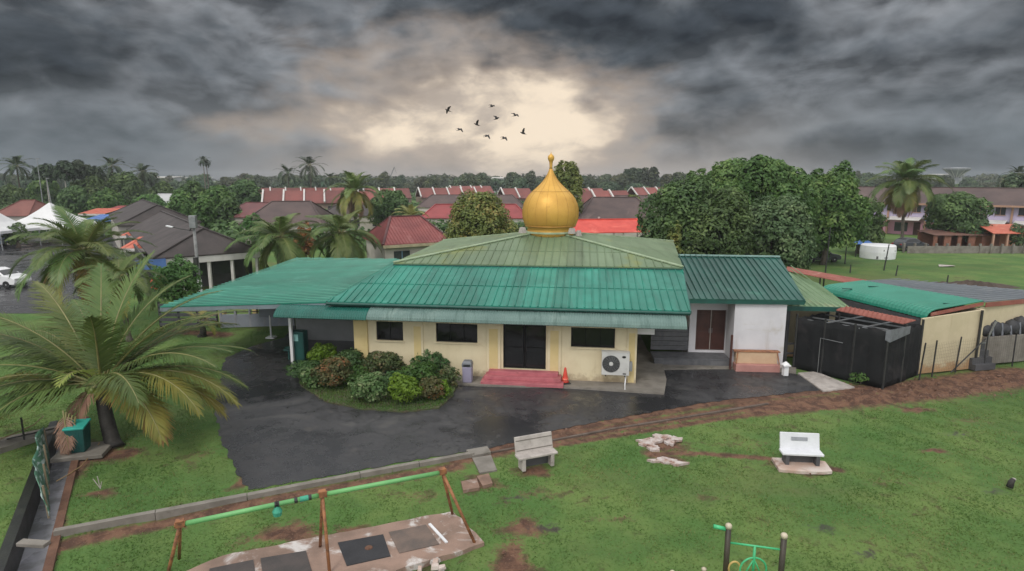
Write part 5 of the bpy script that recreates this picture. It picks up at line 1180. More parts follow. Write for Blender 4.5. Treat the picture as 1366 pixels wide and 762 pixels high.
def roofset(root, A, B, Cc, Dd, rise, mat, hip=.45, eave_th=.1, over=.0, wallmat=None, base=0.0, inset=.4, ribs=0, cap=None, wins=0, winmat=None):
    """hip roof over the eave quad A(front left) B(front right) C(back right) D(back left)"""
    A, B, Cc, Dd = map(Vector, (A, B, Cc, Dd)); mL, mR = (A + Dd) / 2, (B + Cc) / 2
    hw = (Dd - A).length / 2; ln = (mR - mL).length; t = min(.48, hip * 2 * hw / max(ln, .1) * .5 * 2 / 2)
    r0 = mL.lerp(mR, t) + Zv * rise; r1 = mR.lerp(mL, t) + Zv * rise
    mb = MB()
    for poly in ([A, B, r1, r0], [Cc, Dd, r0, r1], [Dd, A, r0], [B, Cc, r1]):
        mb.slab(poly, eave_th)
    if ribs:
        mb.ribs([A, B, r1, r0], B - A, ribs, .05, .05, lift=.01); mb.ribs([Dd, A, r0], A - Dd, ribs, .05, .05, lift=.01); mb.ribs([B, Cc, r1], Cc - B, ribs, .05, .05, lift=.01)
    rf = mb.build('roof', mat, root)
    mb = MB(); 
    for a, b in ((r0, r1), (A, r0), (B, r1), (Cc, r1), (Dd, r0)): mb.beam(a + Zv * .04, b + Zv * .04, .22, .10)
    mb.build('ridge_cap', cap or mat, rf)
    if wallmat:
        c = (A + B + Cc + Dd) / 4; q = [c + (p - c) * (1 - inset / max(1, (p - c).length)) for p in (A, B, Cc, Dd)]
        mb = MB()
        for i in range(4):
            a, b = q[i], q[(i + 1) % 4]; mb.add([Vector((a.x, a.y, base)), Vector((b.x, b.y, base)), Vector((b.x, b.y, b.z - .05)), Vector((a.x, a.y, a.z - .05))], [(0, 1, 2, 3)])
        wl_ = mb.build('wall', wallmat, root)
        a, b = q[0], q[1]; dv = (b - a); n_ = Vector((dv.y, -dv.x, 0)).normalized()
        for i in range(wins):
            t = (i + .5) / wins; p = a.lerp(b, t); mb = MB(); mb.box(Vector((p.x, p.y, A.z - 1.25)) + n_ * .02, (min(1.6, dv.length / wins * .5), .08, 1.1), rz=math.atan2(dv.y, dv.x)); w_ = mb.build('window', m_glassf, root)
            mb = MB(); mb.box(Vector((p.x, p.y, A.z - 1.25)) + n_ * .07, (.06, .04, 1.1), rz=math.atan2(dv.y, dv.x)); mb.box(Vector((p.x, p.y, A.z - 1.84)) + n_ * .07, (min(1.6, dv.length / wins * .5) + .2, .12, .08), rz=math.atan2(dv.y, dv.x)); mb.build('frame', winmat or m_whitef, w_)
    return rf, r0, r1
# dark roofed terrace row on the left
rowA, rowB = G(203, 345, 3.0), G(347, 334, 3.0)
ldir = Vector((-.575, .818, 0)); Lr = 62
row = thing('terrace_row', (rowA + rowB) / 2 - Zv * 3, 'long terrace row with a dark brown tiled roof and a white fascia', 'building')
rf, r0, r1 = roofset(row, rowA + ldir * Lr, rowA, rowB, rowB + ldir * Lr, 2.0, m_brroof, hip=.45)
n_ = (rowB - rowA).normalized(); out = Vector((n_.y, -n_.x, 0))
mb = MB(); mb.beam(rowA - Zv * .38 - out * .1, rowB - Zv * .38 - out * .1, .1, .5); mb.build('fascia', m_whitef, row)
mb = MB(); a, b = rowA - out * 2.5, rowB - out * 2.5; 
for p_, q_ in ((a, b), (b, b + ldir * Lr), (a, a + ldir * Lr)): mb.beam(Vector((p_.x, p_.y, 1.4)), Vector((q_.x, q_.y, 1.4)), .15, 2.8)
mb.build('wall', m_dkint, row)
for t in (.03, .27, .5, .72, .97):
    p = rowA.lerp(rowB, t) - out * .25; mb = MB(); mb.box(Vector((p.x, p.y, 1.3)), (.22, .22, 2.6)); mb.build('post', m_whitef, row)
for t in (.2, .45, .7): p = a.lerp(b, t) + out * .1; mb = MB(); mb.box(Vector((p.x, p.y, 1.5)), (1.4, .06, 1.1), rz=math.atan2(n_.y, n_.x)); mb.build('window', m_glassf, row)
mb = MB(); p = rowA - out * .1; mb.beam(p - n_ * 1.2 - Zv * .45 + out * .2, p + n_ * .9 - Zv * .45 + out * .12, .12, .75); mb.build('blue_sheet', m_bluetarp, row)
# raised second section further back
s0 = rowA + ldir * 34 + Zv * .5; s1 = rowB + ldir * 34 + Zv * .5
rw2 = thing('terrace_row', (s0 + s1) / 2 + ldir * 14 - Zv * 3.5, 'higher dark roofed section at the far end of the long terrace row', 'building')
roofset(rw2, s0 - n_ * 1.0 + ldir * 30, s0 - n_ * 1.0, s1 + n_ * .3, s1 + n_ * .3 + ldir * 30, 2.3, m_brroof, hip=.5, wallmat=m_villwall)
def house(pxl, pxr, y_eave, ez, depth, rise, roofm, wallm, label, name='village_house', group=None, yr=None, rz_shift=0.0, wins=3, hip=.45, ribs=0, cat='house'):
    A = G(pxl, y_eave, ez); B = G(pxr, y_eave if yr is None else yr, ez); dv = (B - A).normalized(); bk_ = Vector((-dv.y, dv.x, 0)) * depth
    r = thing(name, (A + B) / 2 + bk_ * .5 - Zv * ez, label, cat, group)
    roofset(r, A, B, B + bk_, A + bk_, rise, roofm, hip=hip, wallmat=wallm, wins=wins, ribs=ribs); return r
# red tiled house left of the hall
A_, B_, C_ = G(511, 327, 3.0), G(603, 321.5, 3.0), G(484, 317, 3.0)
rh = thing('tiled_house', (B_ + C_) / 2 - Zv * 3, 'pale house with a red tiled hip roof and blue framed window right behind the carport', 'house')
roofset(rh, A_, B_, B_ + C_ - A_, C_, 2.35, m_redtile, hip=.48, wallmat=M('pale_house_wall', (.50, .46, .42), None, .6, .8), wins=2, ribs=.32, cap=M('dark_red_cap', (.10, .035, .035), None, 2), winmat=M('blue_frame', (.16, .28, .42)))
mb = MB(); mb.beam(A_ - Zv * .2, B_ - Zv * .2, .14, .28); mb.build('fascia', M('cream_fascia', (.48, .42, .28)), rh)
house(560, 705, 291, 3.0, 9, 2.0, m_redroof, m_villwall, 'long house with a red roof and white posts left of the golden dome', wins=6, name='village_house')
house(555, 700, 277, 3.0, 12, 2.6, m_brroof2, m_villwall, 'long brown roofed row behind the red roofed house', name='village_row')
house(772, 884, 293, 3.0, 13, 3.2, m_brroof2, m_villwall, 'broad dark brown roofed row right of the golden dome', name='village_row')
house(800, 905, 276, 3.0, 10, 2.4, m_brroof2, m_villwall, 'brown roof peeking over the broad row right of the dome', name='village_row')
house(318, 432, 300, 3.0, 13, 2.9, m_brroof2, m_villwall, 'low house with a dark grey brown roof left of the feather palm', yr=299)
house(290, 362, 289, 3.0, 9, 2.2, M('dull_red_roof', (.16, .05, .05), (.11, .045, .045), .4, .7, .2, 8), m_villwall, 'house with a dull red roof beyond the terrace row', yr=291)
house(-14, 37, 288, 3.2, 9, 2.4, M('brick_red_roof', (.19, .065, .05), (.14, .05, .04), .4, .7, .2, 8), m_villwall, 'brick red roofed house behind the white tents at the left edge')
house(186, 226, 276, 3.0, 12, 2.8, M('pale_sheet_roof', (.42, .42, .42), (.33, .33, .34), .3, .6), m_villwall, 'pale sheet roofed house beyond the dark terrace row', hip=.2)
house(150, 184, 272, 3.0, 9, 1.6, M('slate_blue_roof', (.20, .22, .26), None, .3, .6), m_villwall, 'grey blue roofed house far left beyond the canopies')
house(210, 232, 268, 3.0, 9, 2.4, m_redroof, m_villwall, 'small red gable next to the pale sheet roof far left')
house(425, 520, 288, 3.0, 9, 1.8, m_brroof, m_villwall, 'dark roofed house half hidden behind the two drooping palms')
# bright red canopy roof right of the dome
rt_ = thing('canopy', G(815, 318), 'bright red tarpaulin canopy on posts right of the golden dome', 'canopy')
qa, qb = G(756, 311, 2.8), G(872, 309, 2.8); bkv = Vector((0, 7.5, 0))
roofset(rt_, qa, qb, qb + bkv, qa + bkv, 1.3, m_redtarp, hip=.4)
for t in (.05, .35, .65, .95):
    for o in (.3, 7.0): p = qa.lerp(qb, t) + Vector((0, o, 0)); mb = MB(); mb.box(Vector((p.x, p.y, 1.36)), (.12, .12, 2.72)); mb.build('post', m_whitef, rt_)
def canopy(pxl, pxr, y, z, depth, rise, mat, label, legs=True):
    a, b = G(pxl, y, z), G(pxr, y, z); t = thing('canopy', (a + b) / 2 - Zv * z, label, 'canopy'); bk_ = Vector((0, depth, rise))
    mb = MB(); mb.slab([a, b, b + bk_, a + bk_], .05); mb.ribs([a, b, b + bk_, a + bk_], b - a, .9, .06, .05, lift=.001); mb.build('sheet', mat, t)
    mb = MB(); mb.beam(a - Zv * .2, b - Zv * .2, .05, .3); mb.build('valance', m_whitef if mat is not m_bluetarp else m_bluetarp, t)
    for p in (a, b, a + bk_, b + bk_):
        p = p.lerp((a + b + bk_) / 2, .04) if False else p + ((a + b + bk_) / 2 - p) * .05; mb = MB(); mb.box(Vector((p.x, p.y, p.z / 2 - .05)), (.1, .1, p.z - .1)); mb.build('post', m_dsteel, t)
canopy(160, 188, 314, 2.7, 5.5, .9, m_orange, 'red orange stall canopy with a white valance beside the dark terrace row')
canopy(112, 166, 293, 2.8, 4, .6, m_bluetarp, 'blue tarp canopy behind the middle coconut palm')
canopy(104, 140, 285, 3.1, 5, .7, m_orange, 'low orange canopy left of the blue tarp one')
canopy(136, 160, 281, 3.4, 5, .7, m_redroof, 'dark red canopy above the blue tarp one')
canopy(160, 212, 331, 2.5, 3.2, .8, m_orange, 'faded orange lean-to sheet at the near corner of the terrace row')
# tents
m_tent = M('white_tent_fabric', (.66, .66, .66), (.56, .56, .57), .5, .6, .1, 10)
def tent(px, y, Y_, w_, label, hp=3.2):
    c = D(px, y, Y_); c.z = 0; t = thing('marquee_tent', c, label, 'tent'); h = w_ / 2; ze = 2.5
    prof_ = [(1, 0), (.72, .16), (.45, .40), (.22, .70), (.02, 1.0)]; rows = []; mb = MB(); N = 6
    ring = lambda s, z: [c + Vector((s * h * (2 * k / N - 1), -s * h, z)) for k in range(N)] + [c + Vector((s * h, s * h * (2 * k / N - 1), z)) for k in range(N)] + [c + Vector((-s * h * (2 * k / N - 1), s * h, z)) for k in range(N)] + [c + Vector((-s * h, -s * h * (2 * k / N - 1), z)) for k in range(N)]
    rows = [ring(1, ze - .35)] + [ring(s, ze + z * hp) for s, z in prof_]; n = len(rows[0])
    mb.add([p for r in rows for p in r], [(i * n + k, i * n + (k + 1) % n, (i + 1) * n + (k + 1) % n, (i + 1) * n + k) for i in range(len(rows) - 1) for k in range(n)])
    o = mb.build('canopy', m_tent, t); o.modifiers.new('t', 'SOLIDIFY').thickness = .03
    for sx in (-1, 1):
        for sy in (-1, 1): mb = MB(); mb.tube([c + Vector((sx * h * .98, sy * h * .98, 0)), c + Vector((sx * h * .98, sy * h * .98, ze - .05))], .07, 6); mb.build('leg', m_steel, t)
tent(70, 300, 88, 9.0, 'white peaked marquee tent standing left of the middle coconut palm'); tent(-6, 300, 80, 6.5, 'white marquee tent cut by the left picture edge', hp=2.6)
# cars ----------------------------------------------------------------
m_tyre = M('tyre_rubber', (.015, .015, .016), None, 4, .8, .1, 30); m_rim = M('wheel_rim', (.35, .35, .36), None, 4, .35, 0, metal=.7); m_lamp = M('lamp_lens', (.6, .6, .58), None, 4, .1, 0); m_tail = M('tail_lens', (.35, .02, .02), None, 4, .2, 0)
def car(base, rz, paint, label, suv=False, group=None):
    t = thing('parked_car', base, label, 'car', group, rz=rz); M4 = ROOT[t.name]; hh = 1.0 if not suv else 1.12
    prof_ = [(-2.05, .35), (-2.1, .62), (-2.0, .88), (-1.75, .95), (-1.15, 1.0), (1.05, .98), (1.75, .86), (2.05, .70), (2.1, .45), (2.0, .28), (-1.95, .28)]
    cab_ = [(-1.85, .93), (-1.55, 1.28), (-1.1, 1.44), (.05, 1.47), (.45, 1.36), (1.12, .96)] if suv else [(-1.7, .93), (-1.2, 1.32), (-.8, 1.42), (.1, 1.43), (.45, 1.33), (1.15, .95)]
    def extr(mb, pr, w0, w1, zt=99):
        n = len(pr); vs = []
        for sgn in (-1, 1):
            for x, z in pr: ww = w0 + (w1 - w0) * max(0, min(1, (z - .9) / .55)); vs.append(M4 @ Vector((x, sgn * ww / 2, z * hh)))
        fs = [tuple(range(n)), tuple(range(2 * n - 1, n - 1, -1))] + [(i, i + n, (i + 1) % n + n, (i + 1) % n) for i in range(n)]
        mb.add(vs, fs)
    mb = MB(); extr(mb, prof_, 1.72, 1.72); body = mb.build('body', paint, t, bevel=.05)
    mb = MB(); extr(mb, cab_, 1.6, 1.25); mb.build('cabin', paint, body, bevel=.05)
    inner = [(-1.5, .98), (-1.12, 1.28), (-.78, 1.36), (.1, 1.37), (.38, 1.29), (.92, .98)]
    for sgn in (-1, 1):
        mb = MB(); mb.add([M4 @ Vector((x, sgn * (.815 - (z - .9) * .31 + .005), z * hh)) for x, z in inner], [tuple(range(6))]); mb.build('side_window', m_glass, body)
        mb = MB(); mb.box(M4 @ Vector((2.02, sgn * .6, .68 * hh)), (.14, .34, .14), rz=rz); mb.build('headlight', m_lamp, t); mb = MB(); mb.box(M4 @ Vector((-2.05, sgn * .66, .78 * hh)), (.08, .26, .16), rz=rz); mb.build('tail_light', m_tail, t)
        mb = MB(); mb.box(M4 @ Vector((.75, sgn * .92, 1.0 * hh)), (.12, .18, .12), rz=rz); mb.build('mirror', paint, t)
    for (xa, za, xb, zb) in ((.52, 1.33, 1.06, 1.0), (-1.22, 1.28, -1.62, .98)):
        mb = MB(); e = .02 if xa > 0 else -.02; mb.add([M4 @ Vector((xa + e, -.6, za * hh)), M4 @ Vector((xa + e, .6, za * hh)), M4 @ Vector((xb + e, .72, zb * hh)), M4 @ Vector((xb + e, -.72, zb * hh))], [(0, 1, 2, 3)]); mb.build('windscreen', m_glass, body)
    ya = Matrix.Rotation(rz, 3, 'Z') @ Matrix.Rotation(math.pi / 2, 3, 'X')
    for x in (-1.3, 1.3):
        for sgn in (-1, 1):
            c = M4 @ Vector((x, sgn * .78, .32)); mb = MB(); mb.lathe([(.2, -.1), (.31, -.1), (.33, -.05), (.33, .05), (.31, .1), (.2, .1)], c, 18, axis=ya); w_ = mb.build('wheel', m_tyre, t); mb = MB(); mb.lathe([(.01, -.105), (.2, -.09), (.2, .09), (.01, .105)], c, 14, axis=ya); mb.build('rim', m_rim, w_)
    return t
m_carw = M('white_car_paint', (.72, .72, .73), (.68, .68, .69), 1, .2, 0, rvar=.03); m_cargrey = M('dark_grey_car_paint', (.06, .065, .075), (.05, .055, .06), 1, .2, 0, rvar=.03); m_carblue = M('pale_blue_car_paint', (.30, .38, .52), (.28, .35, .5), 1, .25, 0, rvar=.03)
car(Vector((-43.6, 50.4, .012)), R_(-4), m_carw, 'white hatchback on the wet road at the left picture edge', suv=True)
pc2 = G(6, 327); car(Vector((pc2.x, pc2.y, .012)), R_(-80), m_carblue, 'pale blue and white car parked in front of the left white tent', suv=True)
pc3 = G(1213, 334); car(pc3, R_(12), m_cargrey, 'dark grey car parked under the tall skirted coconut palm', suv=True)
pc4 = G(1141, 345); None
pc5 = G(1092, 349); car(pc5, R_(5), m_cargrey, 'grey car in deep shade below the big clump of trees')
pc6 = G(892, 343); car(Vector((15.5, 66, 0)), R_(175), m_carw, 'white car seen in the shade just over the annex ridge')
# pink and lilac terrace on the right
TL, TR = Vector((60, 106, 0)), Vector((82, 82, 0)); td = (TR - TL).normalized(); tn = Vector((td.y, -td.x, 0)); tn = tn if tn.y < 0 else -tn; LT = (TR - TL).length
m_lilac = M('lilac_wall', (.50, .43, .60), (.43, .38, .53), .5, .8, .1, 10); m_tpink = M('pink_wall', (.64, .33, .42), (.56, .28, .37), .5, .8, .1, 10); m_sal = M('salmon_trim', (.48, .28, .20), None, .5, .7)
tb = thing('terrace_block', (TL + TR) / 2, 'two storey terrace with a brown roof, lilac upper wall and pink lower wall', 'building')
ra_ = math.atan2(td.y, td.x)
mb = MB(); mb.box((TL + TR) / 2 - tn * 4 + Zv * 3.95, (LT, 8, 2.5), rz=ra_); wu = mb.build('upper_wall', m_lilac, tb)
mb = MB(); mb.box((TL + TR) / 2 - tn * 4.6 + Zv * 1.35, (LT, 8, 2.7), rz=ra_); mb.build('lower_wall', m_tpink, tb)
e_ = 5.25; o_ = tn * .9
roofset(tb, TL - td * 9 + o_ + Zv * e_, TR + td + o_ + Zv * e_, TR + td - tn * 9 + Zv * e_, TL - td * 9 - tn * 9 + Zv * e_, 2.5, m_brroof2, hip=.1)
mb = MB(); mb.beam(TL - td * 9 + o_ + Zv * (e_ - .15), TR + td + o_ + Zv * (e_ - .15), .12, .28); mb.build('fascia', m_sal, tb)
NU = 6
for i in range(NU):
    um = TL + td * (LT * (i + .5) / NU); uw = LT / NU
    for s, ww in ((-.22, 1.6), (.24, 1.2)):
        p = um + td * uw * s; mb = MB(); mb.box(p + tn * .03 + Zv * 4.35, (ww, .1, 1.15), rz=ra_); w_ = mb.build('window', m_glassf, tb); mb = MB(); mb.box(p + tn * .09 + Zv * 4.35, (.07, .05, 1.15), rz=ra_); mb.box(p + tn * .09 + Zv * 3.74, (ww + .2, .12, .08), rz=ra_); mb.build('frame', m_sal, w_)
    mb = MB(); p = um; mb.slab([p - td * uw * .42 + tn * .05 + Zv * 3.0, p + td * uw * .42 + tn * .05 + Zv * 3.0, p + td * uw * .42 + tn * 2.2 + Zv * 2.55, p - td * uw * .42 + tn * 2.2 + Zv * 2.55], .06); mb.build('porch_awning', m_whitef if i % 3 != 2 else m_bluetarp, tb)
    mb = MB(); mb.box(um - td * uw * .15 - tn * .57 + Zv * 1.25, (1.9, .1, 1.5), rz=ra_); mb.build('window', m_glassf, tb); mb = MB(); mb.box(um + td * uw * .27 - tn * .57 + Zv * 1.05, (.95, .1, 2.1), rz=ra_); mb.build('door', m_brown, tb)
    mb = MB(); mb.box(TL + td * LT * i / NU + tn * .12 + Zv * 2.6, (.25, .35, 5.2), rz=ra_); mb.build('party_pier', m_sal, tb)
# long low shed & orange porch before the terrace
p0, p1 = G(1243, 331), G(1330, 331)
ls = thing('brick_shed', (p0 + p1) / 2, 'long low brick shed with open bays before the lilac terrace', 'shed')
m_brick = M('old_brick', (.24, .10, .065), (.17, .075, .05), 1.5, .85, .3, 10)
dv = (p1 - p0); L_ = dv.length; dvn = dv.normalized(); nb_ = Vector((-dvn.y, dvn.x, 0)); rr = math.atan2(dv.y, dv.x)
mb = MB(); mb.box((p0 + p1) / 2 + nb_ * 3 + Zv * .95, (L_, .2, 1.9), rz=rr); mb.build('wall', m_brick, ls)
mb = MB(); mb.slab([p0 + Zv * 1.75 - nb_ * .3, p1 + Zv * 1.75 - nb_ * .3, p1 + Zv * 2.15 + nb_ * 3.4, p0 + Zv * 2.15 + nb_ * 3.4], .06); mb.build('roof', M('rusty_tin', (.20, .10, .075), (.13, .07, .055), .6, .7, .2, 8), ls)
for i in range(6): mb = MB(); mb.box(p0.lerp(p1, (i + .2) / 5.4) + Zv * .87, (.9 if i % 2 else .5, .18, 1.74), rz=rr); mb.build('pier', m_brick, ls)
p0, p1 = G(1322, 334), G(1385, 334)
op = thing('porch', (p0 + p1) / 2, 'orange roofed porch at the right end of the terrace', 'porch')
mb = MB(); mb.slab([p0 + Zv * 2.2, p1 + Zv * 2.2, p1 + Vector((-.5, 4, 3.1)), p0 + Vector((.8, 4, 3.1))], .08); mb.build('roof', m_orange, op)
for t in (.04, .34, .64, .94): p = p0.lerp(p1, t) + Vector((0, .2, 0)); mb = MB(); mb.box(p + Zv * 1.07, (.2, .2, 2.14)); mb.build('post', m_sal, op)
mb = MB(); mb.box((p0 + p1) / 2 + Vector((0, 3.6, 1.1)), ((p1 - p0).length, .2, 2.2)); mb.build('wall', M('orange_plaster', (.42, .18, .09), None, .6, .8), op)
p0, p1 = G(1205, 337), G(1395, 339)
lw_ = thing('boundary_wall', (p0 + p1) / 2, 'low grey boundary wall with dark gaps along the field', 'wall'); mb = MB(); mb.box((p0 + p1) / 2 + Zv * .45, ((p1 - p0).length, .15, .9)); mb.build('wall', m_con, lw_)
for i in range(14): p = p0.lerp(p1, i / 13); mb = MB(); mb.box(p + Zv * .6, (.2, .24, 1.2)); mb.build('post', m_con, lw_)
# white tank in the field
p = G(1182, 347); tk = thing('water_tank', p + Vector((0, 1.7, 0)), 'squat white cylindrical tank with dark slots standing in the field', 'tank'); c = p + Vector((0, 1.7, 0))
mb = MB(); mb.lathe([(1.78, 0), (1.82, .05), (1.86, .8), (1.80, 1.5), (1.68, 1.60), (.01, 1.66)], c, 36); mb.build('tank_body', m_white, tk, smooth=False)
random.seed(4)
for i in range(7):
    a = R_(-90 + random.uniform(-62, 62)); z = random.choice((.25, .7, 1.0, 1.3)); hor = random.random() < .65; mb = MB()
    mb.box(c + Vector((math.cos(a) * 1.825, math.sin(a) * 1.825, z)), (.03, .42 if hor else .08, .06 if hor else .32), rz=a); mb.build('slot', m_black, tk)
pk2 = G(1153, 343); bs = thing('shade_sheet', pk2, 'small blue sheet roof on posts left of the white tank', 'canopy')
mb = MB(); mb.slab([pk2 + Vector((-1.1, 0, 1.55)), pk2 + Vector((1.1, 0, 1.5)), pk2 + Vector((1.1, 1.6, 1.9)), pk2 + Vector((-1.1, 1.6, 1.9))], .04); mb.build('sheet', m_bluetarp, bs)
for sx in (-1, 1): mb = MB(); mb.tube([pk2 + Vector((sx, .1, 0)), pk2 + Vector((sx, .1, 1.52))], .05, 6); mb.build('post', m_dsteel, bs)
for i, (px, pb2, pt2, lean, lab) in enumerate(((1101, 364, 303, .1, 'tallest thin pole of the field edge with a pale top'), (1127, 352, 322, 0, 'thin dark pole left of the white tank'), (1179, 361, 326, .25, 'dark leaning post right in front of the white tank'), (1195, 368, 354, .1, 'short dark stake in the grass right of the white tank'), (1134, 364, 353, 0, 'short dark stake in the grass left of the leaning post'), (1262, 385, 367, .05, 'short dark stake beside the soil heap'))):
    b = G(px, pb2); h_ = D(px, pt2, b.y).z; mb = MB(); mb.tube([b, b + Vector((lean, 0, h_))], [.07, .05], 6); tag(mb.build('field_post', m_dsteel), lab, 'post')
# soil heap with pale sheets
p = G(1290, 382); mb = MB(); random.seed(3); n = 26
vs = []; fs = []
for j in range(9):
    for i in range(n): x = (i / (n - 1) * 2 - 1); y = j / 8 * 2 - 1; z = max(0, (1 - x * x) * (1 - y * y)) * (.55 + .35 * math.sin(x * 9 + y * 3) * .6 + random.uniform(-.12, .12)); vs.append(p + Vector((x * 4.2, y * 1.3, z * .75 - .03)))
fs = [(j * n + i, j * n + i + 1, (j + 1) * n + i + 1, (j + 1) * n + i) for j in range(8) for i in range(n - 1)]
mb.add(vs, fs); tag(mb.build('soil_heap', M('dark_soil', (.07, .045, .033), (.04, .028, .02), 2, .9, .6, 12)), 'low dark soil heap in the field behind the grey roof', 'soil heap')
for px, py, lab in ((1246, 388, 'larger white sheet lying left of the dark soil heap'), (1292, 391, 'pale sheet lying in front of the dark soil heap'), (1364, 396, 'white sheet on the grass at the right picture edge'), (1262, 356, 'pale strip of sheet on grass beyond the heap')):
    c = G(px, py); mb = MB(); mb.slab([c + Vector((-.9, -.2, .08)), c + Vector((.7, -.35, .16)), c + Vector((1.0, .35, .10)), c + Vector((-.5, .45, .2))], .04); tag(mb.build('discarded_sheet', m_conl), lab, 'sheet')
# power pole --------------------------------------------------------------
pb_ = G(268, 398); pt_ = D(257, 288, pb_.y); pp_ = thing('power_pole', pb_, 'leaning power pole with a grey box and lamp arm before the dark terrace row', 'pole')
lerp_ = lambda t: pb_.lerp(pt_, t)
mb = MB(); mb.tube([pb_, pt_], [.16, .10], 10); mb.build('pole', M('pole_concrete', (.26, .26, .26), (.18, .18, .18), 3, .7), pp_, smooth=True)
for t in (.08, .14, .20): mb = MB(); mb.tube([lerp_(t), lerp_(t + .03)], .185, 10); mb.build('band', m_white, pp_)
mb = MB(); mb.box(lerp_(.93) + Vector((.1, -.22, 0)), (.5, .32, .95)); mb.build('transformer_box', m_steel, pp_, bevel=.03)
mb = MB(); mb.box(lerp_(.45) + Vector((0, -.2, 0)), (.3, .22, .7)); mb.build('switch_box', m_dsteel, pp_, bevel=.02)
mb = MB(); mb.tube([lerp_(.82), lerp_(.82) + Vector((-1.0, 0, .15)), lerp_(.82) + Vector((-1.7, 0, .32))], .035, 6); arm = mb.build('lamp_arm', m_dsteel, pp_)
mb = MB(); mb.box(lerp_(.82) + Vector((-1.8, -.05, .34)), (.5, .2, .1), rot=Matrix.Rotation(.2, 3, 'Y')); mb.build('lamp_head', m_white, arm, bevel=.02)
mb = MB(); mb.tube([lerp_(.86) + Vector((-.35, 0, -.25)), lerp_(.9)], .05, 6); mb.build('insulator', m_dsteel, pp_)
# red parasol by the row
pr = G(217, 402); rp = thing('parasol', pr, 'tilted red parasol beside the bright green bush', 'parasol'); tl = Matrix.Rotation(.35, 3, 'Y') @ Matrix.Rotation(.5, 3, 'X')
mb = MB(); mb.tube([pr, pr + Zv * 1.6], .03, 6); mb.build('pole', m_steel, rp)
mb = MB(); mb.lathe([(.78, -.32), (.70, -.12), (.5, .08), (.25, .2), (.02, .25)], pr + Zv * 1.55, 10, axis=tl); o = mb.build('canopy', m_redtarp, rp); o.modifiers.new('t', 'SOLIDIFY').thickness = .015
# wall and railing behind the carport
p0, p1 = G(296, 437), G(392, 434); wl2 = thing('garden_wall', (p0 + p1) / 2, 'pale blue grey low wall with dark rails behind the carport', 'wall'); dv = p1 - p0; rr = math.atan2(dv.y, dv.x)
mb = MB(); mb.box((p0 + p1) / 2 + Zv * .4, (dv.length, .15, .8), rz=rr); mb.build('wall', M('blue_grey_wall', (.26, .28, .33), (.2, .22, .26), .8, .8), wl2)
for t in np.linspace(0, 1, 6): mb = MB(); mb.box(p0.lerp(p1, t) + Zv * .75, (.12, .17, 1.5), rz=rr); mb.build('post', M('wall_pier', (.3, .31, .35)) if t == 0 else bpy.data.materials['wall_pier'], wl2)
for z in (.95, 1.15, 1.38): mb = MB(); mb.beam(p0 + Zv * z, p1 + Zv * z, .05, .05); mb.build('rail', m_dsteel, wl2)
p0, p1 = G(214, 437), G(290, 437); sf = thing('slatted_fence', (p0 + p1) / 2, 'dark slatted fence left of the yellow carport pillar', 'fence')
for z in (.2, .5, .8, 1.1, 1.4): mb = MB(); mb.beam(p0 + Zv * z, p1 + Zv * z, .04, .2); mb.build('slat', m_wood, sf)
for t in (0, .33, .66, 1): mb = MB(); mb.box(p0.lerp(p1, t) + Vector((0, .06, .8)), (.1, .1, 1.6)); mb.build('post', m_dsteel, sf)
# far rows of small terraces: one unit, copied ---------------------------------
random.seed(14)
def unit_proto():
    t = thing('terraced_house', (0, 0, 0), 'small red roofed terraced house with a white sloping party wall, in the far rows', 'house', 'far rows of red roofed terraced houses')
    mb = MB(); W_, Dp = 5.6, 9.0; ez, rz_ = 4.2, 7.0
    mb.slab([Vector((0, -Dp / 2 - .5, ez - .2)), Vector((W_, -Dp / 2 - .5, ez - .2)), Vector((W_, 0, rz_)), Vector((0, 0, rz_))], .15); mb.slab([Vector((0, Dp / 2 + .5, ez - .2)), Vector((W_, Dp / 2 + .5, ez - .2)), Vector((W_, 0, rz_)), Vector((0, 0, rz_))], .15); mb.build('roof', M('old_red_roof', (.20, .055, .045), (.13, .042, .036), .3, .7, .2, 6, stain=((.26, .12, .10), .3, .55, .75), objrand=.5), t)
    mb = MB(); mb.box((W_ / 2, 0, ez / 2 - .1), (W_ - .02, Dp, ez - .2)); mb.build('wall', M('far_row_wall', (.27, .20, .16), (.2, .15, .12), .5, .8, .1, 10), t)
    mb = MB(); 
    for sg in (-1, 1): mb.beam((0, sg * (Dp / 2 + .6), ez + .0), (0, 0, rz_ + .2), .45, .4)
    mb.build('party_wall', m_whitef, t)
    for x in (1.6, 3.9): mb = MB(); mb.box((x, -Dp / 2 - .02, 2.6), (1.4, .1, 1.2)); mb.build('window', m_glassf, t)
    return t
up = unit_proto(); first = True
ROWS = [(352, 468, 268, 8), (478, 556, 269, 6), (764, 842, 268, 6), (340, 462, 261, 8), (485, 560, 262, 6), (558, 655, 261, 9), (668, 705, 262, 3), (766, 802, 262, 5), (842, 902, 260, 7), (600, 660, 256, 4), (905, 950, 262, 4)]
for (xa, xb, yb, n) in ROWS:
    a = G(xa, yb, 4.2); b = G(xb, yb - 1.0 * (xb - xa) / 110, 4.2); dv = b - a; sp_ = max(5.6, dv.length / n); rz = math.atan2(dv.y, dv.x); nn = max(2, int(dv.length / 4.5))
    for i in range(nn):
        p = a + dv.normalized() * (i * 4.5); o = up if first else copy_tree(up); first = False
        o.location = (p.x, p.y, 0); o.rotation_euler = (0, 0, rz + .0); o.scale = (.804, .85, .93)
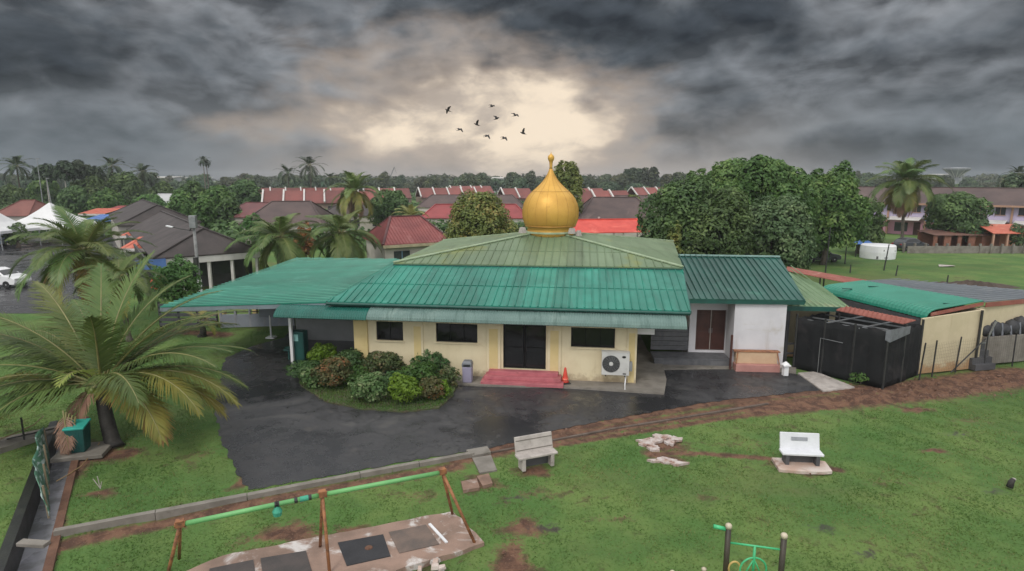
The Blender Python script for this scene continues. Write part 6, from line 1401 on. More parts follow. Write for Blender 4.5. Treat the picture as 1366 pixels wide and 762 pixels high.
# far tree belt --------------------------------------------------------------
def proto_tree(nm, seed, h, rx, nb, leaf, dens, mat, trunk_h, label, group, cat='tree'):
    return tree(nm, (0, 0, 0), h, rx, rx, label, group, mat, seed, density=dens, leaf=leaf, nb=nb, trunk_h=trunk_h, cat=cat)
GB = 'trees of the belt along the horizon'
protos = [proto_tree('belt_tree', 101, 10.5, 5.2, 12, .55, 3.0, m_leafF, .12, 'round dark tree in the long belt along the horizon', GB),
          proto_tree('belt_tree', 102, 9.0, 6.5, 12, .6, 2.8, m_leafF, .15, 'wide spreading dark tree in the long belt along the horizon', GB),
          proto_tree('belt_tree', 103, 13.0, 4.2, 12, .5, 3.0, m_leafF, .2, 'tall narrow dark tree in the long belt along the horizon', GB),
          proto_tree('belt_tree', 104, 7.5, 5.0, 10, .55, 3.0, m_leafA, .08, 'low greener tree in the long belt along the horizon', GB)]
used = [False] * 4; random.seed(77)
boxes = []   # keep trees off the roofs
def clear(x, y):
    px = CX + F * x / (y * cp + (H - 3) * sp)
    for (a, b, y0, y1) in ((160, 235, 60, 125), (285, 435, 76, 120), (480, 720, 50, 165), (730, 910, 65, 130), (425, 525, 60, 108), (335, 475, 105, 262), (475, 705, 110, 262), (758, 850, 110, 262), (838, 905, 130, 262), (-20, 40, 70, 130), (60, 215, 60, 118), (1130, 1420, 60, 116), (1040, 1130, 60, 85)):
        if a - 14 < px < b + 14 and y0 < y < y1: return False
    return True
placed = []
cnt = 0
for k in range(1500):
    if cnt > 292: break
    if k < 420: y = random.uniform(262, 430)
    elif k < 900: y = random.uniform(150, 270)
    else: y = random.uniform(92, 190)
    x = random.uniform(-1, 1) * y * .92
    if not clear(x, y): continue
    if any((x - a) ** 2 + (y - b) ** 2 < (7.5 if y > 250 else 5.6) ** 2 for a, b in placed): continue
    if k == 420: cnt0 = cnt
    if -15 < CX + F * x / y - CX < 40 and y < 250 and False: continue
    placed.append((x, y)); cnt += 1
    if cnt > 292: break
    i = random.choices((0, 1, 2, 3), (4, 3, 1.0, 3 if y < 200 else 1))[0]
    sc2 = random.uniform(.68, 1.1) * (.98 if y > 250 else .72 if y > 140 else .6)
    o = protos[i] if not used[i] else copy_tree(protos[i]); used[i] = True
    o.location = (x, y, 0); o.rotation_euler = (0, 0, random.uniform(0, 6.28)); o.scale = (sc2 * random.uniform(.9, 1.2), sc2, sc2)
random.seed(19); blobs = []
for i in range(700):
    y = random.uniform(100, 300); x = random.uniform(-1, 1) * y * .92
    if not clear(x, y): continue
    r = random.uniform(2.2, 4.5); blobs.append(((x, y, random.uniform(.6, 1.6)), (r, r, random.uniform(1.4, 2.6))))
SCR = [(xa_ + (xb_ - xa_) * random.random(), yb_ + random.uniform(-.5, 2)) for xa_, xb_, yb_, n_s in ROWS for _ in range(n_s * 3)]
for px, py in SCR:
    p = G(px, py + 9, 0); p = G(px, 0 + 240 + 7200 / (4.8 / ((py - 240) / 800) - 7) if False else py, 4.2); q = Vector((p.x, p.y, 0)) * (1 - 8.5 / p.y); r = random.uniform(1.8, 3.2); blobs.append(((q.x, q.y, random.uniform(.6, 1.5)), (r, r, random.uniform(1.2, 2.0))))
for px, py in ((296, 322), (312, 326), (330, 318), (350, 322), (372, 326), (392, 320), (412, 324), (430, 322), (300, 306), (318, 308), (440, 312), (470, 318), (486, 326), (560, 316), (580, 312), (690, 312), (880, 318), (870, 326), (60, 306), (110, 308), (80, 296)):
    p = G(px, py + 8); r = random.uniform(1.2, 2.0) * p.y / 75; blobs.append(((p.x, p.y, .8), (r * 1.3, r, r)))
P_, Q_ = blob_leaves(blobs, 2.2, .45, inner=.6)
tag(npmesh('scrub', P_, Q_, m_leafA), 'low green scrub filling the ground between the far houses and trees', 'scrub', kind='stuff')
# the wood beyond reads as one mass
random.seed(8); blobs = []
for i in range(420):
    y = random.uniform(440, 760); x = random.uniform(-1, 1) * y * .95; r = random.uniform(7, 12); blobs.append(((x, y, random.uniform(3.5, 6.5)), (r, r, random.uniform(5, 7.5))))
P_, Q_ = blob_leaves(blobs, .13, 1.5, inner=.7)
tag(npmesh('far_wood', P_, Q_, m_leafF), 'continuous dark wood closing the horizon behind the village', 'wood', kind='stuff')
# far palms and slender trees
def far_palm(px, ytop, Y_, L, label, seed, h_top=None, mat=m_fardk, lean=0):
    c = D(px, ytop, Y_); return palm('far_palm', Vector((c.x - lean, c.y, 0)), c, L, label, None, nf=18, nl=22, ll=1.1, lw=.17, r0=.24, seed=seed, mats=lambda i, f: mat, spread=(1.2, -.6), bark=m_bark)
for a in ((22, 222, 150, 5.2, 'tall dark coconut palm farthest left on the skyline'), (131, 234, 160, 3.6, 'small dark palm on the skyline right of the slender tree group'), (149, 222, 170, 5.0, 'high dark palm on the skyline above the middle coconut palm'), (190, 230, 165, 4.4, 'star shaped dark palm on the skyline left of the far pale roofs'),
          (271, 214, 260, 3.4, 'lone very tall slender palm breaking the skyline'), (275, 217, 262, 2.6, 'shorter slender palm touching the lone tall one'), (384, 231, 200, 5.0, 'dark palm on the skyline left of the taller one near the drooping palms'), (413, 221, 195, 6.0, 'large dark palm on the skyline above the left drooping palm'), (440, 237, 240, 4, 'low dark palm on the skyline right of the large one'), (1358, 232, 160, 4, 'dark palm on the skyline near the right picture edge')):
    far_palm(*a, seed=int(a[0]))
sp_ = None; random.seed(31)
for i, (px, yt, yb2) in enumerate(((74, 222, 262), (82, 219, 264), (90, 216, 266), (96, 218, 264), (103, 219, 262), (109, 224, 260))):
    c = D(px, yt, 150)
    if sp_ is None:
        sp_ = tree('slender_tree', (0, 0, 0), 12.5, 2.6, 2.6, 'slender tree with a bare pale trunk and dark flat crown, in the far left group', 'slender pale trunked trees at far left', m_fardk, 120, density=5, leaf=.42, nb=9, trunk_h=.68, trunk_r=.16, bark=M('pale_bark', (.38, .36, .32), (.3, .28, .25), 2, .8))
        o = sp_
    else: o = copy_tree(sp_)
    o.location = (c.x, 150 + random.uniform(-5, 5), 0); o.rotation_euler = (0, 0, i * 1.3); o.scale = (1, 1, c.z / 12.5)
pine = None
for i, (px, yt) in enumerate(((837, 227), (845, 225), (853, 226), (861, 225), (872, 224))):
    c = D(px, yt, 300)
    if pine is None: pine = tree('cloud_tree', (0, 0, 0), 15, 2.6, 2.6, 'tall tree with a rounded tufted top, in the row of five on the skyline', 'five tufted trees on the skyline right of the dome', m_leafF, 140, density=3.5, leaf=.6, nb=10, trunk_h=.30, trunk_r=.3); o = pine
    else: o = copy_tree(pine)
    o.location = (c.x, 300, 0); o.scale = (1, 1, c.z / 15); o.rotation_euler = (0, 0, i * 1.1)
# far landmarks
c = D(1275, 238, 420); c.z = 0; dt = thing('water_tower', c, 'far grey dish shaped water tower on the right skyline', 'tower')
ztop = D(1275, 224, 420).z; mb = MB(); mb.lathe([(1.5, ztop - 6.5), (4.0, ztop - 4.2), (8.0, ztop - 1.2), (8.2, ztop - .3), (7.4, ztop), (.1, ztop + .4)], c, 24); mb.build('bowl', M('tower_concrete', (.24, .25, .27), None, .2, .8), dt)
mb = MB(); mb.tube([c, c + Zv * (ztop - 6)], [2.2, 1.5], 12); mb.build('shaft', bpy.data.materials['tower_concrete'], dt)
for k in range(12): a = k * math.pi / 6; mb = MB(); mb.tube([c + Vector((math.cos(a) * 1.6, math.sin(a) * 1.6, ztop - 6.3)), c + Vector((math.cos(a) * 8.1, math.sin(a) * 8.1, ztop - .8))], .25, 4); mb.build('rib', m_whitef, dt)
def farblock(px, y0, y1, w_, Y_, label, mat):
    c = D(px, y1, Y_); ww = w_ / F * Y_; t = thing('far_building', Vector((c.x, Y_, 0)), label, 'building'); zt = D(px, y0, Y_).z; mb = MB(); mb.box((c.x, Y_, zt / 2 - .3), (ww, 12, zt - .6)); mb.build('wall', mat, t)
    mb = MB(); mb.slab([Vector((c.x - ww / 2 - 1, Y_ - 7, zt - .6)), Vector((c.x + ww / 2 + 1, Y_ - 7, zt - .6)), Vector((c.x + ww / 2 + 1, Y_ + 7, zt)), Vector((c.x - ww / 2 - 1, Y_ + 7, zt))], .4); mb.build('roof', m_whitef, t)
    for i in range(4): mb = MB(); mb.box((c.x + ww * (i - 1.5) / 4.4, Y_ - 6.02, zt - 2.2), (ww / 8, .1, 1.4)); mb.build('window', m_glassf, t)
m_farw = M('far_pale_wall', (.42, .43, .45), None, .1, .8)
farblock(220, 235.5, 243, 32, 425, 'long pale far building left of the lone tall palm', m_farw); farblock(266, 236, 240, 20, 425, 'pale far roof right below the lone tall palm', m_farw); farblock(1262, 232, 238, 26, 430, 'pale flat far building beside the water tower', m_farw); farblock(664, 236.5, 240, 12, 425, 'white far roof left of the golden dome on the skyline', m_farw)
cb_ = D(519, 240, 500); cr = thing('far_crane', Vector((cb_.x, 500, 0)), 'thin far crane leaning on the skyline left of the glow', 'crane'); c0 = Vector((cb_.x - 3, 500, 2)); c1 = D(526, 223, 500)
mb = MB()
for o in (Vector((-.5, 0, 0)), Vector((.5, 0, 0))): mb.tube([c0 + o, c1 + o * .4], .22, 4)
for i in range(9): mb.tube([c0.lerp(c1, i / 9) + Vector((-.45 if i % 2 else .45, 0, 0)), c0.lerp(c1, (i + 1) / 9) + Vector((.45 if i % 2 else -.45, 0, 0))], .13, 4)
mb.build('boom', M('crane_grey', (.2, .2, .2)), cr); mb = MB(); mb.box(c0 - Zv * .5, (4, 3, 3)); mb.build('cab', bpy.data.materials['crane_grey'], cr); mb = MB(); mb.tube([c1, c1 - Zv * 5 + Vector((1.5, 0, 0))], .1, 4); mb.build('cable', m_dsteel, cr)
for px, yt, Y_, lab in ((49, 212, 120, 'thin leaning pale mast on the left skyline between palm and slender trees'), (62, 238, 118, 'pale pole with a lamp left of the slender trees')):
    c = D(px, yt, Y_); b = D(px + 7, 262, Y_); b.z = 0; t = thing('mast', b, lab, 'mast'); mb = MB(); mb.tube([b, c], [.10, .06], 6); mb.build('pole', m_steel, t); mb = MB(); mb.box(c + Vector((.2, 0, 0)), (.6, .2, .14)); mb.build('lamp', m_steel, t)
for px, yt, yb2, lab in ((617, 270, 312, 'thin white pole in front of the long red roofed house'), (799, 290, 316, 'thin pale pole before the red canopy')):
    b = G(px, yb2 + 14); c = D(px, yt, b.y); t = thing('thin_pole', b, lab, 'pole'); mb = MB(); mb.tube([b, c], .06, 6); mb.build('pole', m_whitef, t); mb = MB(); mb.box(c, (.3, .12, .12)); mb.build('cap', m_whitef, t)
# ================================================================ foreground objects
def bench(p, rz, mat, label, name='bench', plinth=None, plaque=False, w_=1.25):
    t = thing(name, p, label, 'bench', rz=rz); Mx = ROOT[t.name]; R3 = Matrix.Rotation(rz, 3, 'Z'); L = lambda x, y, z: Mx @ Vector((x, y, z))
    rb = R3 @ Matrix.Rotation(R_(-14), 3, 'X')
    mb = MB(); mb.box(L(0, .26, .70), (w_, .075, .56), rot=rb); br_ = mb.build('backrest', mat, t, bevel=.018)
    mb = MB(); mb.box(L(0, .03, .425), (w_ + .05, .38, .075), rot=R3); mb.build('seat', mat, t, bevel=.02)
    for s in (-1, 1):
        mb = MB(); mb.box(L(s * w_ * .38, .03, .2), (.12, .36, .40), rot=R3); mb.build('leg', mat if not plinth else m_greyd, t, bevel=.012)
    if name: 
        mb = MB(); mb.box(L(0, .12, .2), (w_ * .7, .06, .36), rot=R3); mb.build('back_panel', m_greyd, t)
    for z, o in ((.56, .0), (.86, .0)) if not plinth else ():
        mb = MB(); mb.box(L(0, .26 + (z - .70) * .25 - .045, z), (w_ * .96, .012, .025), rot=rb); mb.build('groove', M('bench_groove', (.16, .14, .12)) if 'bench_groove' not in bpy.data.materials else bpy.data.materials['bench_groove'], br_)
    if plaque:
        mb = MB(); mb.box(L(-.02, .26 + .10 * .25 - .055, .80), (.50, .014, .11), rot=rb); pq = mb.build('plaque', M('grey_plaque', (.30, .31, .34), None, 3, .5), br_)
        mb = MB()
        for i in range(9): mb.box(L(-.22 + i * .05, .26 + .10 * .25 - .064, .80), (.028, .008, .05), rot=rb)
    return t
bench(G(716, 623), R_(22), m_conl, 'weathered grey concrete bench with dark grooves beside the driveway kerb', w_=1.30)
m_bw = M('bench_white', (.66, .67, .70), (.58, .59, .62), 2, .5, .08, 30, stain=((.45, .43, .42), 1.5, .6, .8))
bench(G(1068, 621), R_(-6), m_bw, 'clean white bench with a grey plaque on a pinkish concrete base', plinth=True, plaque=True, w_=1.22)
bp = G(1069, 622); mb = MB(); random.seed(2)
pts = [bp + Matrix.Rotation(R_(-6), 3, 'Z') @ Vector((x, y, .07)) for x, y in ((-.82, -.42), (-.2, -.47), (.5, -.44), (.80, -.36), (.84, .3), (.4, .42), (-.8, .40))]
mb.slab(pts, .12); tag(mb.build('concrete_pad', m_conpink, bevel=.02), 'chipped pinkish concrete base under the white bench', 'concrete pad')
for dx_, dy_, s in ((.86, -.15, .16), (.92, .25, .12), (.78, -.40, .10)):
    pass
# broken concrete pad fragments
random.seed(11)
frag = [(868, 588, .5, .26), (884, 583, .42, .22), (900, 586, .36, .2), (872, 598, .3, .2), (884, 614, .45, .18), (901, 617, .4, .14), (862, 592, .25, .2), (893, 590, .2, .2)]
pad_t = thing('broken_slab', G(880, 598), 'broken whitish concrete slab pieces half sunk in the red soil', 'slab')
for px, py, a, b in frag:
    c = G(px, py); n = 13; zt_ = .012 + random.uniform(0, .016); pts = [c + Vector((math.cos(2 * math.pi * k / n) * a * random.uniform(.5, 1.2), math.sin(2 * math.pi * k / n) * b * random.uniform(.5, 1.3), zt_)) for k in range(n)]
    mb = MB(); mb.slab(pts, .08); mb.build('fragment', M('bleached_concrete_%d' % px, (.50, .46, .44), (.33, .23, .19), 3.5, .8, .3, 20, stain=((.20, .10, .07), 4, .5, .66)), pad_t)
# ---- swing
sw = thing('swing_frame', G(430, 738), 'old swing frame with a green top beam and rusty orange A-frames', 'swing')
m_gbeam = M('light_green_paint', (.16, .42, .15), (.12, .34, .12), 2, .5, .1, 20, stain=((.10, .25, .10), 1.2, .6, .8))
tR, tM, tLf = G(590, 630, 1.85), G(430, 660, 1.85), G(240, 700, 1.85)
for a, b in ((tLf, tM), (tM, tR)):
    mb = MB(); mb.tube([a.lerp(b, .02), b.lerp(a, .02)], .055, 12); mb.build('beam', m_gbeam, sw, smooth=True)
def aframe(top, feet):
    mb = MB(); mb.tube([top - Vector((.1, 0, 0)), top + Vector((.1, .04, 0))], .075, 10); mb.box(top + Zv * .03, (.16, .14, .14), rz=.4); hd = mb.build('joint', m_rust, sw)
    for f_ in feet:
        mb = MB(); mb.tube([f_, top + (f_ - top).normalized() * .04], .038, 10); mb.build('leg', m_rust, sw, smooth=True)
    mb = MB(); a = top.lerp(feet[0], .16); b = top.lerp(feet[1], .16); mb.tube([a, b], .02, 6); mb.build('tie', m_rust, sw)
aframe(tR, (G(604, 687), G(634, 726))); aframe(tM, (G(427, 731), G(440, 768))); aframe(tLf, (G(233, 752) + Vector((0, .2, 0)), G(218, 790)))
ab = lambda t: tLf.lerp(tM, t)
m_tealcl = M('teal_cloth', (.05, .33, .22), (.04, .26, .17), 4, .7, .2, 20)
mb = MB(); mb.tube([ab(.83), ab(.90)], .062, 12); mb.build('sleeve', m_tealcl, sw)
for t in (.655, .80, .905, .665): mb = MB(); mb.tube([ab(t - .012), ab(t + .012)], .064, 12); mb.build('clamp', m_dsteel, sw)
mb = MB(); mb.lathe([(.02, -.28), (.09, -.25), (.11, -.15), (.06, -.05), (.05, 0)], ab(.66) - Zv * .02, 10); tag(mb.build('hanging_rag', m_tealcl), 'teal rag bundle hanging from the green swing beam', 'rag')
# concrete pad with rubber mats
m_pad = M('swing_pad_concrete', (.30, .20, .155), (.19, .13, .10), 1.1, .85, .3, 18, stain=((.52, .49, .47), 1.3, .52, .66))
padp = jag(g((222, 775), (300, 743), (452, 713), (604, 684), (622, 700), (646, 726), (604, 741), (566, 752), (440, 790)), .22, .03); mb = MB(); mb.slab([Vector((p.x, p.y, .05)) for p in padp], .15); tag(mb.build('swing_pad', m_pad, root=1), kind='structure')
m_mat = M('black_rubber_mat', (.018, .018, .021), (.03, .03, .034), 2, .7, .3, 30); m_matb = M('muddy_mat', (.17, .12, .095), (.10, .08, .07), 1.5, .7, .2, 20); m_matd = M('dark_dirty_mat', (.07, .055, .05), (.045, .04, .038), 1.6, .6, .2, 20)
for pts, mt, lab in (([(451, 727), (511, 716), (521, 745), (463, 758)], m_mat, 'clean black rubber mat lying right of the middle swing frame'), ([(519, 713), (568, 703), (586, 729), (533, 741)], m_matb, 'muddy brown rubber mat nearest the right swing leg'), ([(348, 748), (408, 738), (416, 765), (352, 778)], m_matd, 'dark dirty rubber mat left of the middle swing frame'), ([(280, 762), (338, 750), (342, 775), (280, 785)], m_matd, 'dark dirty rubber mat at the lower left end of the swing pad')):
    pp_ = [Vector((q.x, q.y, .066)) for q in g(*pts)]; mb = MB(); mb.slab(pp_, .013); tag(mb.build('rubber_mat', mt, bevel=.004), lab, 'mat')
    cc = sum(pp_, Vector()) / 4; mb = MB()
mb = MB(); q0, q1 = G(573, 702), G(596, 727); mb.beam(Vector((q0.x, q0.y, .066)), Vector((q1.x, q1.y, .066)), .07, .03); tag(mb.build('white_plank', m_white), 'white painted plank lying beside the muddy mat', 'plank')
mb = MB(); q0 = G(492, 734); mb.lathe([(.10, .068), (.08, .085), (.02, .09)], q0, 10); tag(mb.build('mud_clod', m_soil), 'small brown mud clod on the black rubber mat', 'clod')
random.seed(6); rb_ = thing('broken_edge', G(580, 752), 'crumbled white concrete edge pieces below the swing pad', 'rubble')
for i in range(9):
    c = G(random.uniform(545, 600), random.uniform(746, 764)); mb = MB(); mb.box(c + Zv * (.02 + .004 * i), (random.uniform(.10, .22), random.uniform(.07, .15), .06 + .004 * i), rz=random.uniform(0, 3), taper=.8); mb.build('chunk', m_conpink if i % 3 else m_conl, rb_)
# ---- exercise station at the lower right
p1t, p2t = G(972, 703, 1.75), G(1046, 716, 1.75)
fs_ = thing('exercise_station', Vector(((p1t.x + p2t.x) / 2, (p1t.y + p2t.y) / 2, 0)), 'outdoor exercise station with brown posts, green bar and yellow handles', 'exercise station')
m_post = M('brown_post_paint', (.045, .035, .022), (.03, .025, .017), 4, .5, .1, 20); m_capc = M('cream_cap', (.55, .48, .36), None, 4, .5); m_gpipe = M('bright_green_pipe', (.06, .45, .19), (.05, .38, .16), 3, .4, .05, 20); m_ylw = M('faded_yellow_plastic', (.50, .36, .12), (.42, .3, .1), 3, .5, .05, 20)
for p in (p1t, p2t):
    b = Vector((p.x, p.y, 0)); mb = MB(); mb.tube([b, p], .06, 14); q = mb.build('post', m_post, fs_, smooth=True); mb = MB(); mb.lathe([(.068, -.03), (.07, .04), (.05, .07), (.01, .08)], p, 14); mb.build('cap', m_capc, q, smooth=True)
ba, bb_ = p1t - Zv * .36, p2t - Zv * .30; mb = MB(); mb.tube([ba, bb_], .022, 8); mb.build('cross_bar', m_gpipe, fs_, smooth=True)
mid2 = ba.lerp(bb_, .5); mb = MB(); mb.tube([mid2, mid2 - Zv * .75], .03, 8); mb.tube([mid2 - Zv * .75 + Vector((math.cos(t) * 0 + math.sin(t) * .28, 0, -.05 + math.cos(t) * .28)) + Zv * .25 for t in np.linspace(0, 2 * math.pi, 25)], .022, 6, cap=False)
for t in (2.3, 3.14, 4.0): mb.tube([mid2 - Zv * .3, mid2 - Zv * .55 + Vector((math.sin(t) * .28, 0, math.cos(t) * .28))], .016, 6)
mb.build('wheel', m_gpipe, fs_, smooth=True)
hd_ = p1t - Zv * .08; mb = MB(); mb.tube([hd_, hd_ + Vector((-.22, .05, .05))], .02, 6); mb.tube([hd_ + Vector((-.06, .02, .02)), hd_ + Vector((-.30, .06, .06))], .045, 10); mb.build('grip', m_gpipe, fs_, smooth=True)
for p in (p1t, p2t):
    c = p - Zv * .93 + Vector((.02 if p is p1t else -.28, -.05, 0)); mb = MB(); mb.tube([c + Vector((.14 + math.cos(t) * .12, 0, math.sin(t) * .15)) for t in np.linspace(-.6, math.pi + .6, 14)], .022, 8); mb.build('handle', m_ylw, fs_, smooth=True)
for px, py, h_ in ((897, 764, .55), (939, 760, .62)):
    c = G(px, py, h_); mb = MB(); mb.tube([Vector((c.x, c.y, 0)), c], .045, 10); q = mb.build('stub_post', m_ylw, fs_, smooth=True); mb = MB(); mb.lathe([(.055, -.02), (.055, .03), (.01, .06)], c, 12); mb.build('cap', m_capc, q, smooth=True)
# ---- teal bin on its slab, lower left
pbn = G(107, 600, .12); tb_ = thing('waste_bin', pbn, 'dark teal wheelie bin with a bright teal lid below the largest palm', 'bin')
R5 = .25; mb = MB(); mb.box(pbn + Zv * .42, (.46, .5, .84), rz=R5, taper=1.22); mb.build('bin_body', m_dtl, tb_, bevel=.025)
mb = MB(); mb.box(pbn + Zv * .885 + Vector((0, 0, 0)), (.62, .66, .07), rot=Matrix.Rotation(R5, 3, 'Z') @ Matrix.Rotation(.14, 3, 'X')); mb.build('lid', M('bright_teal_plastic', (.03, .34, .28), (.025, .28, .23), 3, .4, .05, 20), tb_, bevel=.02)
for i in range(6): x = -.2 + i * .08; mb = MB(); mb.box(pbn + Matrix.Rotation(R5, 3, 'Z') @ Vector((x, -.275, .42)) , (.015, .02, .66), rot=Matrix.Rotation(R5, 3, 'Z') @ Matrix.Rotation(.065, 3, 'X')); mb.build('rib', m_dtl, tb_)
sb = G(112, 604); mb = MB(); mb.box(sb + Zv * .05, (1.5, 1.15, .14), rz=.25); tag(mb.build('bin_slab', m_con, bevel=.02), 'grey concrete slab carrying the teal bin', 'slab')
# dry hanging frond bundle at the drain
random.seed(41); hf = thing('dry_frond', G(78, 606), 'bundle of dried pinkish grey palm fronds drooping beside the drain', 'dead frond')
tp = D(84, 548, G(78, 606).y + .1)
for i in range(5):
    a = math.pi + i * .35 - .7; build_frond(hf, m_frondb, name='stalk', base=tp + Vector((.1 * i, 0, -.05 * i)), az=a, elev=-.9 - .1 * i, L=1.3, droop=.5, nl=16, ll=.45, lw=.035, hang=1.3, r0=.03)
# green tarp screen along the drain
ta, tb2 = G(66, 690), G(66, 604); tt = thing('tarp_screen', ta.lerp(tb2, .5), 'green and white tarp screen bowed along the drain edge', 'tarp')
mb = MB(); vs = []; n, r_ = 24, 6
for i in range(n + 1):
    t = i / n; base_ = ta.lerp(tb2, t); bow = math.sin(t * math.pi) * .25
    for j in range(r_ + 1):
        s = j / r_; vs.append(base_ + Vector((-bow * s - .12 * s + .05 * math.sin(t * 21) * s, .03 * math.sin(t * 16 + s * 4), .02 + s * (.62 + .10 * math.sin(t * 9) + .25 * t))))
mb.add(vs, [(i * (r_ + 1) + j, (i + 1) * (r_ + 1) + j, (i + 1) * (r_ + 1) + j + 1, i * (r_ + 1) + j + 1) for i in range(n) for j in range(r_)])
m_tarp, nt, b = newmat('streaky_green_tarp'); tc = nt.nodes.new('ShaderNodeTexCoord').outputs['Object']; mp = node(nt, 'ShaderNodeMapping', Vector=tc); mp.inputs['Scale'].default_value = (4, .5, 5)
nn_ = noise(nt, mp.outputs[0], 1.6, 4); setin(b, 'Base Color', mixc(nt, sstep(nt, nn_, .50, .62), mixc(nt, sstep(nt, noise(nt, tc, 2, 3), .4, .6), (.07, .19, .12), (.04, .12, .085)), (.38, .48, .46)), nt); b.inputs['Roughness'].default_value = .45
o = mb.build('sheet', m_tarp, tt, smooth=True); o.modifiers.new('t', 'SOLIDIFY').thickness = .012
for t in (.03, .35, .68, .97): q = ta.lerp(tb2, t) + Vector((-.03, 0, 0)); mb = MB(); mb.tube([q - Zv * .1, q + Vector((-.05, .02, .85))], .028, 6); mb.build('stake', M('wood_stake_%d' % int(t * 100), (.24, .19, .12), None, 4, .8), tt)
# rope / hose
hs = [G(x, y, .03) for x, y in ((75, 642), (90, 634), (108, 622), (122, 606), (128, 598))] + [G(133, 590, .2)]
mb = MB(); mb.tube(hs, .014, 6); tag(mb.build('yellow_hose', M('ochre_hose', (.33, .22, .10), None, 4, .6)), 'thin ochre hose trailing from the palm foot to the drain', 'hose')
ph = [G(x, y, .35) for x, y in ((-10, 590), (20, 578), (45, 567), (58, 555))]; mb = MB(); mb.tube(ph, .02, 6); tag(mb.build('thin_pipe', M('ochre_pipe', (.33, .24, .13), None, 4, .6)), 'thin ochre pipe crossing over the drain at the left edge', 'pipe')
g0, g1 = G(33, 590), G(33, 560); gr_ = thing('rail_post', g0, 'short black post rail at the drain crossing', 'rail'); mb = MB(); mb.tube([g0, g0 + Zv * .9], .03, 6); mb.build('post', m_dsteel, gr_); mb = MB(); mb.tube([g0 + Zv * .12 + Vector((-.6, 0, 0)), g0 + Zv * .45 + Vector((1.2, .3, 0))], .03, 6); mb.build('bar', m_dsteel, gr_)
pcx = G(45, 728); mb = MB(); mb.box(Vector((pcx.x, pcx.y, .06)), (.75, .22, .1), rz=-.1); tag(mb.build('drain_plank', m_con, bevel=.015), 'grey concrete plank lying across the drain end of the kerb', 'plank')
wst = G(134, 652); dw = thing('dead_sprig', wst, 'small grey dead sprig on the bare patch of the lawn', 'sprig')
for i in range(5): mb = MB(); mb.tube([wst, wst + Vector((random.uniform(-.2, .15), random.uniform(-.1, .1), random.uniform(.2, .42)))], .012, 5); mb.build('twig', m_conl, dw)
# dark stump lying in the mud at the right
stp = G(1347, 648); st_ = thing('stump', stp, 'small dark stump beside the muddy hollow at the right edge', 'stump'); mb = MB(); mb.tube([stp - Zv * .05, stp + Vector((.03, 0, .12)), stp + Vector((.10, .02, .20))], [.09, .08, .06], 8); q = mb.build('trunk', m_darkbark, st_, smooth=True); mb = MB(); mb.lathe([(.06, 0), (.045, .03), (.01, .035)], stp + Vector((.11, .02, .195)), 8); mb.build('pale_top', m_conl, st_)
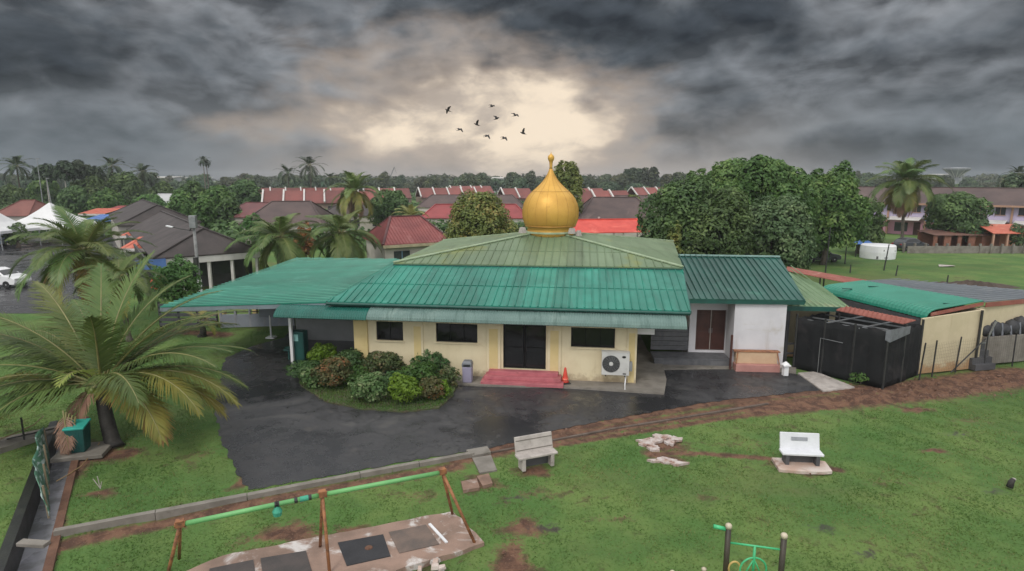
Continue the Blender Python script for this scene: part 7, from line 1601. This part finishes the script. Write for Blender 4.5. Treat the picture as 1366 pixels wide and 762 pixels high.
# ---- birds -------------------------------------------------------------
m_bird = M('dark_feathers', (.03, .026, .024), (.02, .018, .017), 8, .8, 0)
def bird(px, py, Y_, head, wl_up, wr_up, label, sz=1.0):
    c = D(px, py, Y_); mb = MB(); Rz = Matrix.Rotation(head, 3, 'Z') @ Matrix.Rotation(R_(18), 3, 'X')
    T = lambda x, y, z: c + Rz @ (Vector((x, y, z)) * sz)
    mb.tube([T(0, -.30, .0), T(0, -.25, .0), T(0, -.12, .0), T(0, .05, 0), T(0, .16, .02), T(0, .23, .035), T(0, .27, .03), T(0, .31, .025)], [.012, .03, .055, .075, .055, .042, .03, .004], 8)
    mb.add([T(-.02, -.25, .0), T(.02, -.25, .0), T(.07, -.42, .0), T(-.07, -.42, .0), T(-.02, -.25, .015), T(.02, -.25, .015), T(.07, -.42, .012), T(-.07, -.42, .012)], [(0, 1, 2, 3), (7, 6, 5, 4), (0, 3, 7, 4), (1, 5, 6, 2), (2, 6, 7, 3)])
    for s, up_ in ((-1, wl_up), (1, wr_up)):
        x1, z1 = .24 * math.cos(up_), .24 * math.sin(up_); up2 = up_ - .55; x2, z2 = x1 + .34 * math.cos(up2), z1 + .34 * math.sin(up2)
        pts = [(.03, .12, .03), (.03, -.10, .03), (x1, .13, z1 + .03), (x1, -.10, z1 + .03), (x2, -.02, z2 + .03), (x2 - .03, -.10, z2 + .03)]
        vs = [T(s * x, y, z) for x, y, z in pts] + [T(s * x, y, z + .018) for x, y, z in pts]
        mb.add(vs, [(0, 1, 3, 2), (2, 3, 5, 4), (8, 9, 7, 6), (10, 11, 9, 8), (0, 2, 8, 6), (2, 4, 10, 8), (4, 5, 11, 10), (1, 7, 9, 3), (3, 9, 11, 5)])
    tag(mb.build('bird', m_bird), label, 'bird', 'flock of dark birds in the glow')
for a in ((597.5, 147.5, 60, 1.9, 1.0, -.2, 'dark bird with raised wing, leftmost of the flock'), (656.5, 142, 61, -1.0, .6, .2, 'dark bird with drooped wings, topmost of the flock'), (662.5, 158.5, 60, -1.2, .9, .3, 'dark bird with half folded wings in the middle of the flock, below the topmost one'),
          (687.5, 154, 59, -.9, .7, .0, 'dark bird with bent wings at the upper right of the flock'), (636, 166.5, 60, 1.5, 1.2, .2, 'dark bird with one wing raised, between leftmost and middle birds'), (613, 173, 60, -.8, .4, -.2, 'dark bird with drooping wings at the lower left of the flock'),
          (649.5, 181.5, 61, -.9, .3, -.3, 'dark bird lowest in the flock, left of its lowest neighbour'), (672.5, 184.5, 60, -.95, .5, -.2, 'dark bird lowest in the flock, right of its lowest neighbour'), (697.5, 178, 59, 1.3, 1.3, .3, 'dark bird with steeply raised wing, rightmost of the flock')): bird(*a)

# ---- damp air: one closed box of thin even haze round the whole place
mb = MB(); mb.box((0, 420, 9.75), (2400, 1000, 21.5)); hzo = mb.build('haze', [], root=1); tag(hzo, 'thin damp haze lying over the whole village', 'haze', kind='stuff')
m_hz = bpy.data.materials.new('haze_air'); m_hz.use_nodes = True; nt = m_hz.node_tree; nt.nodes.remove(nt.nodes['Principled BSDF'])
pv_ = node(nt, 'ShaderNodeVolumePrincipled', Color=(.86, .90, .95), Density=.0003); nt.links.new(pv_.outputs[0], nt.nodes['Material Output'].inputs['Volume']); hzo.data.materials.append(m_hz)
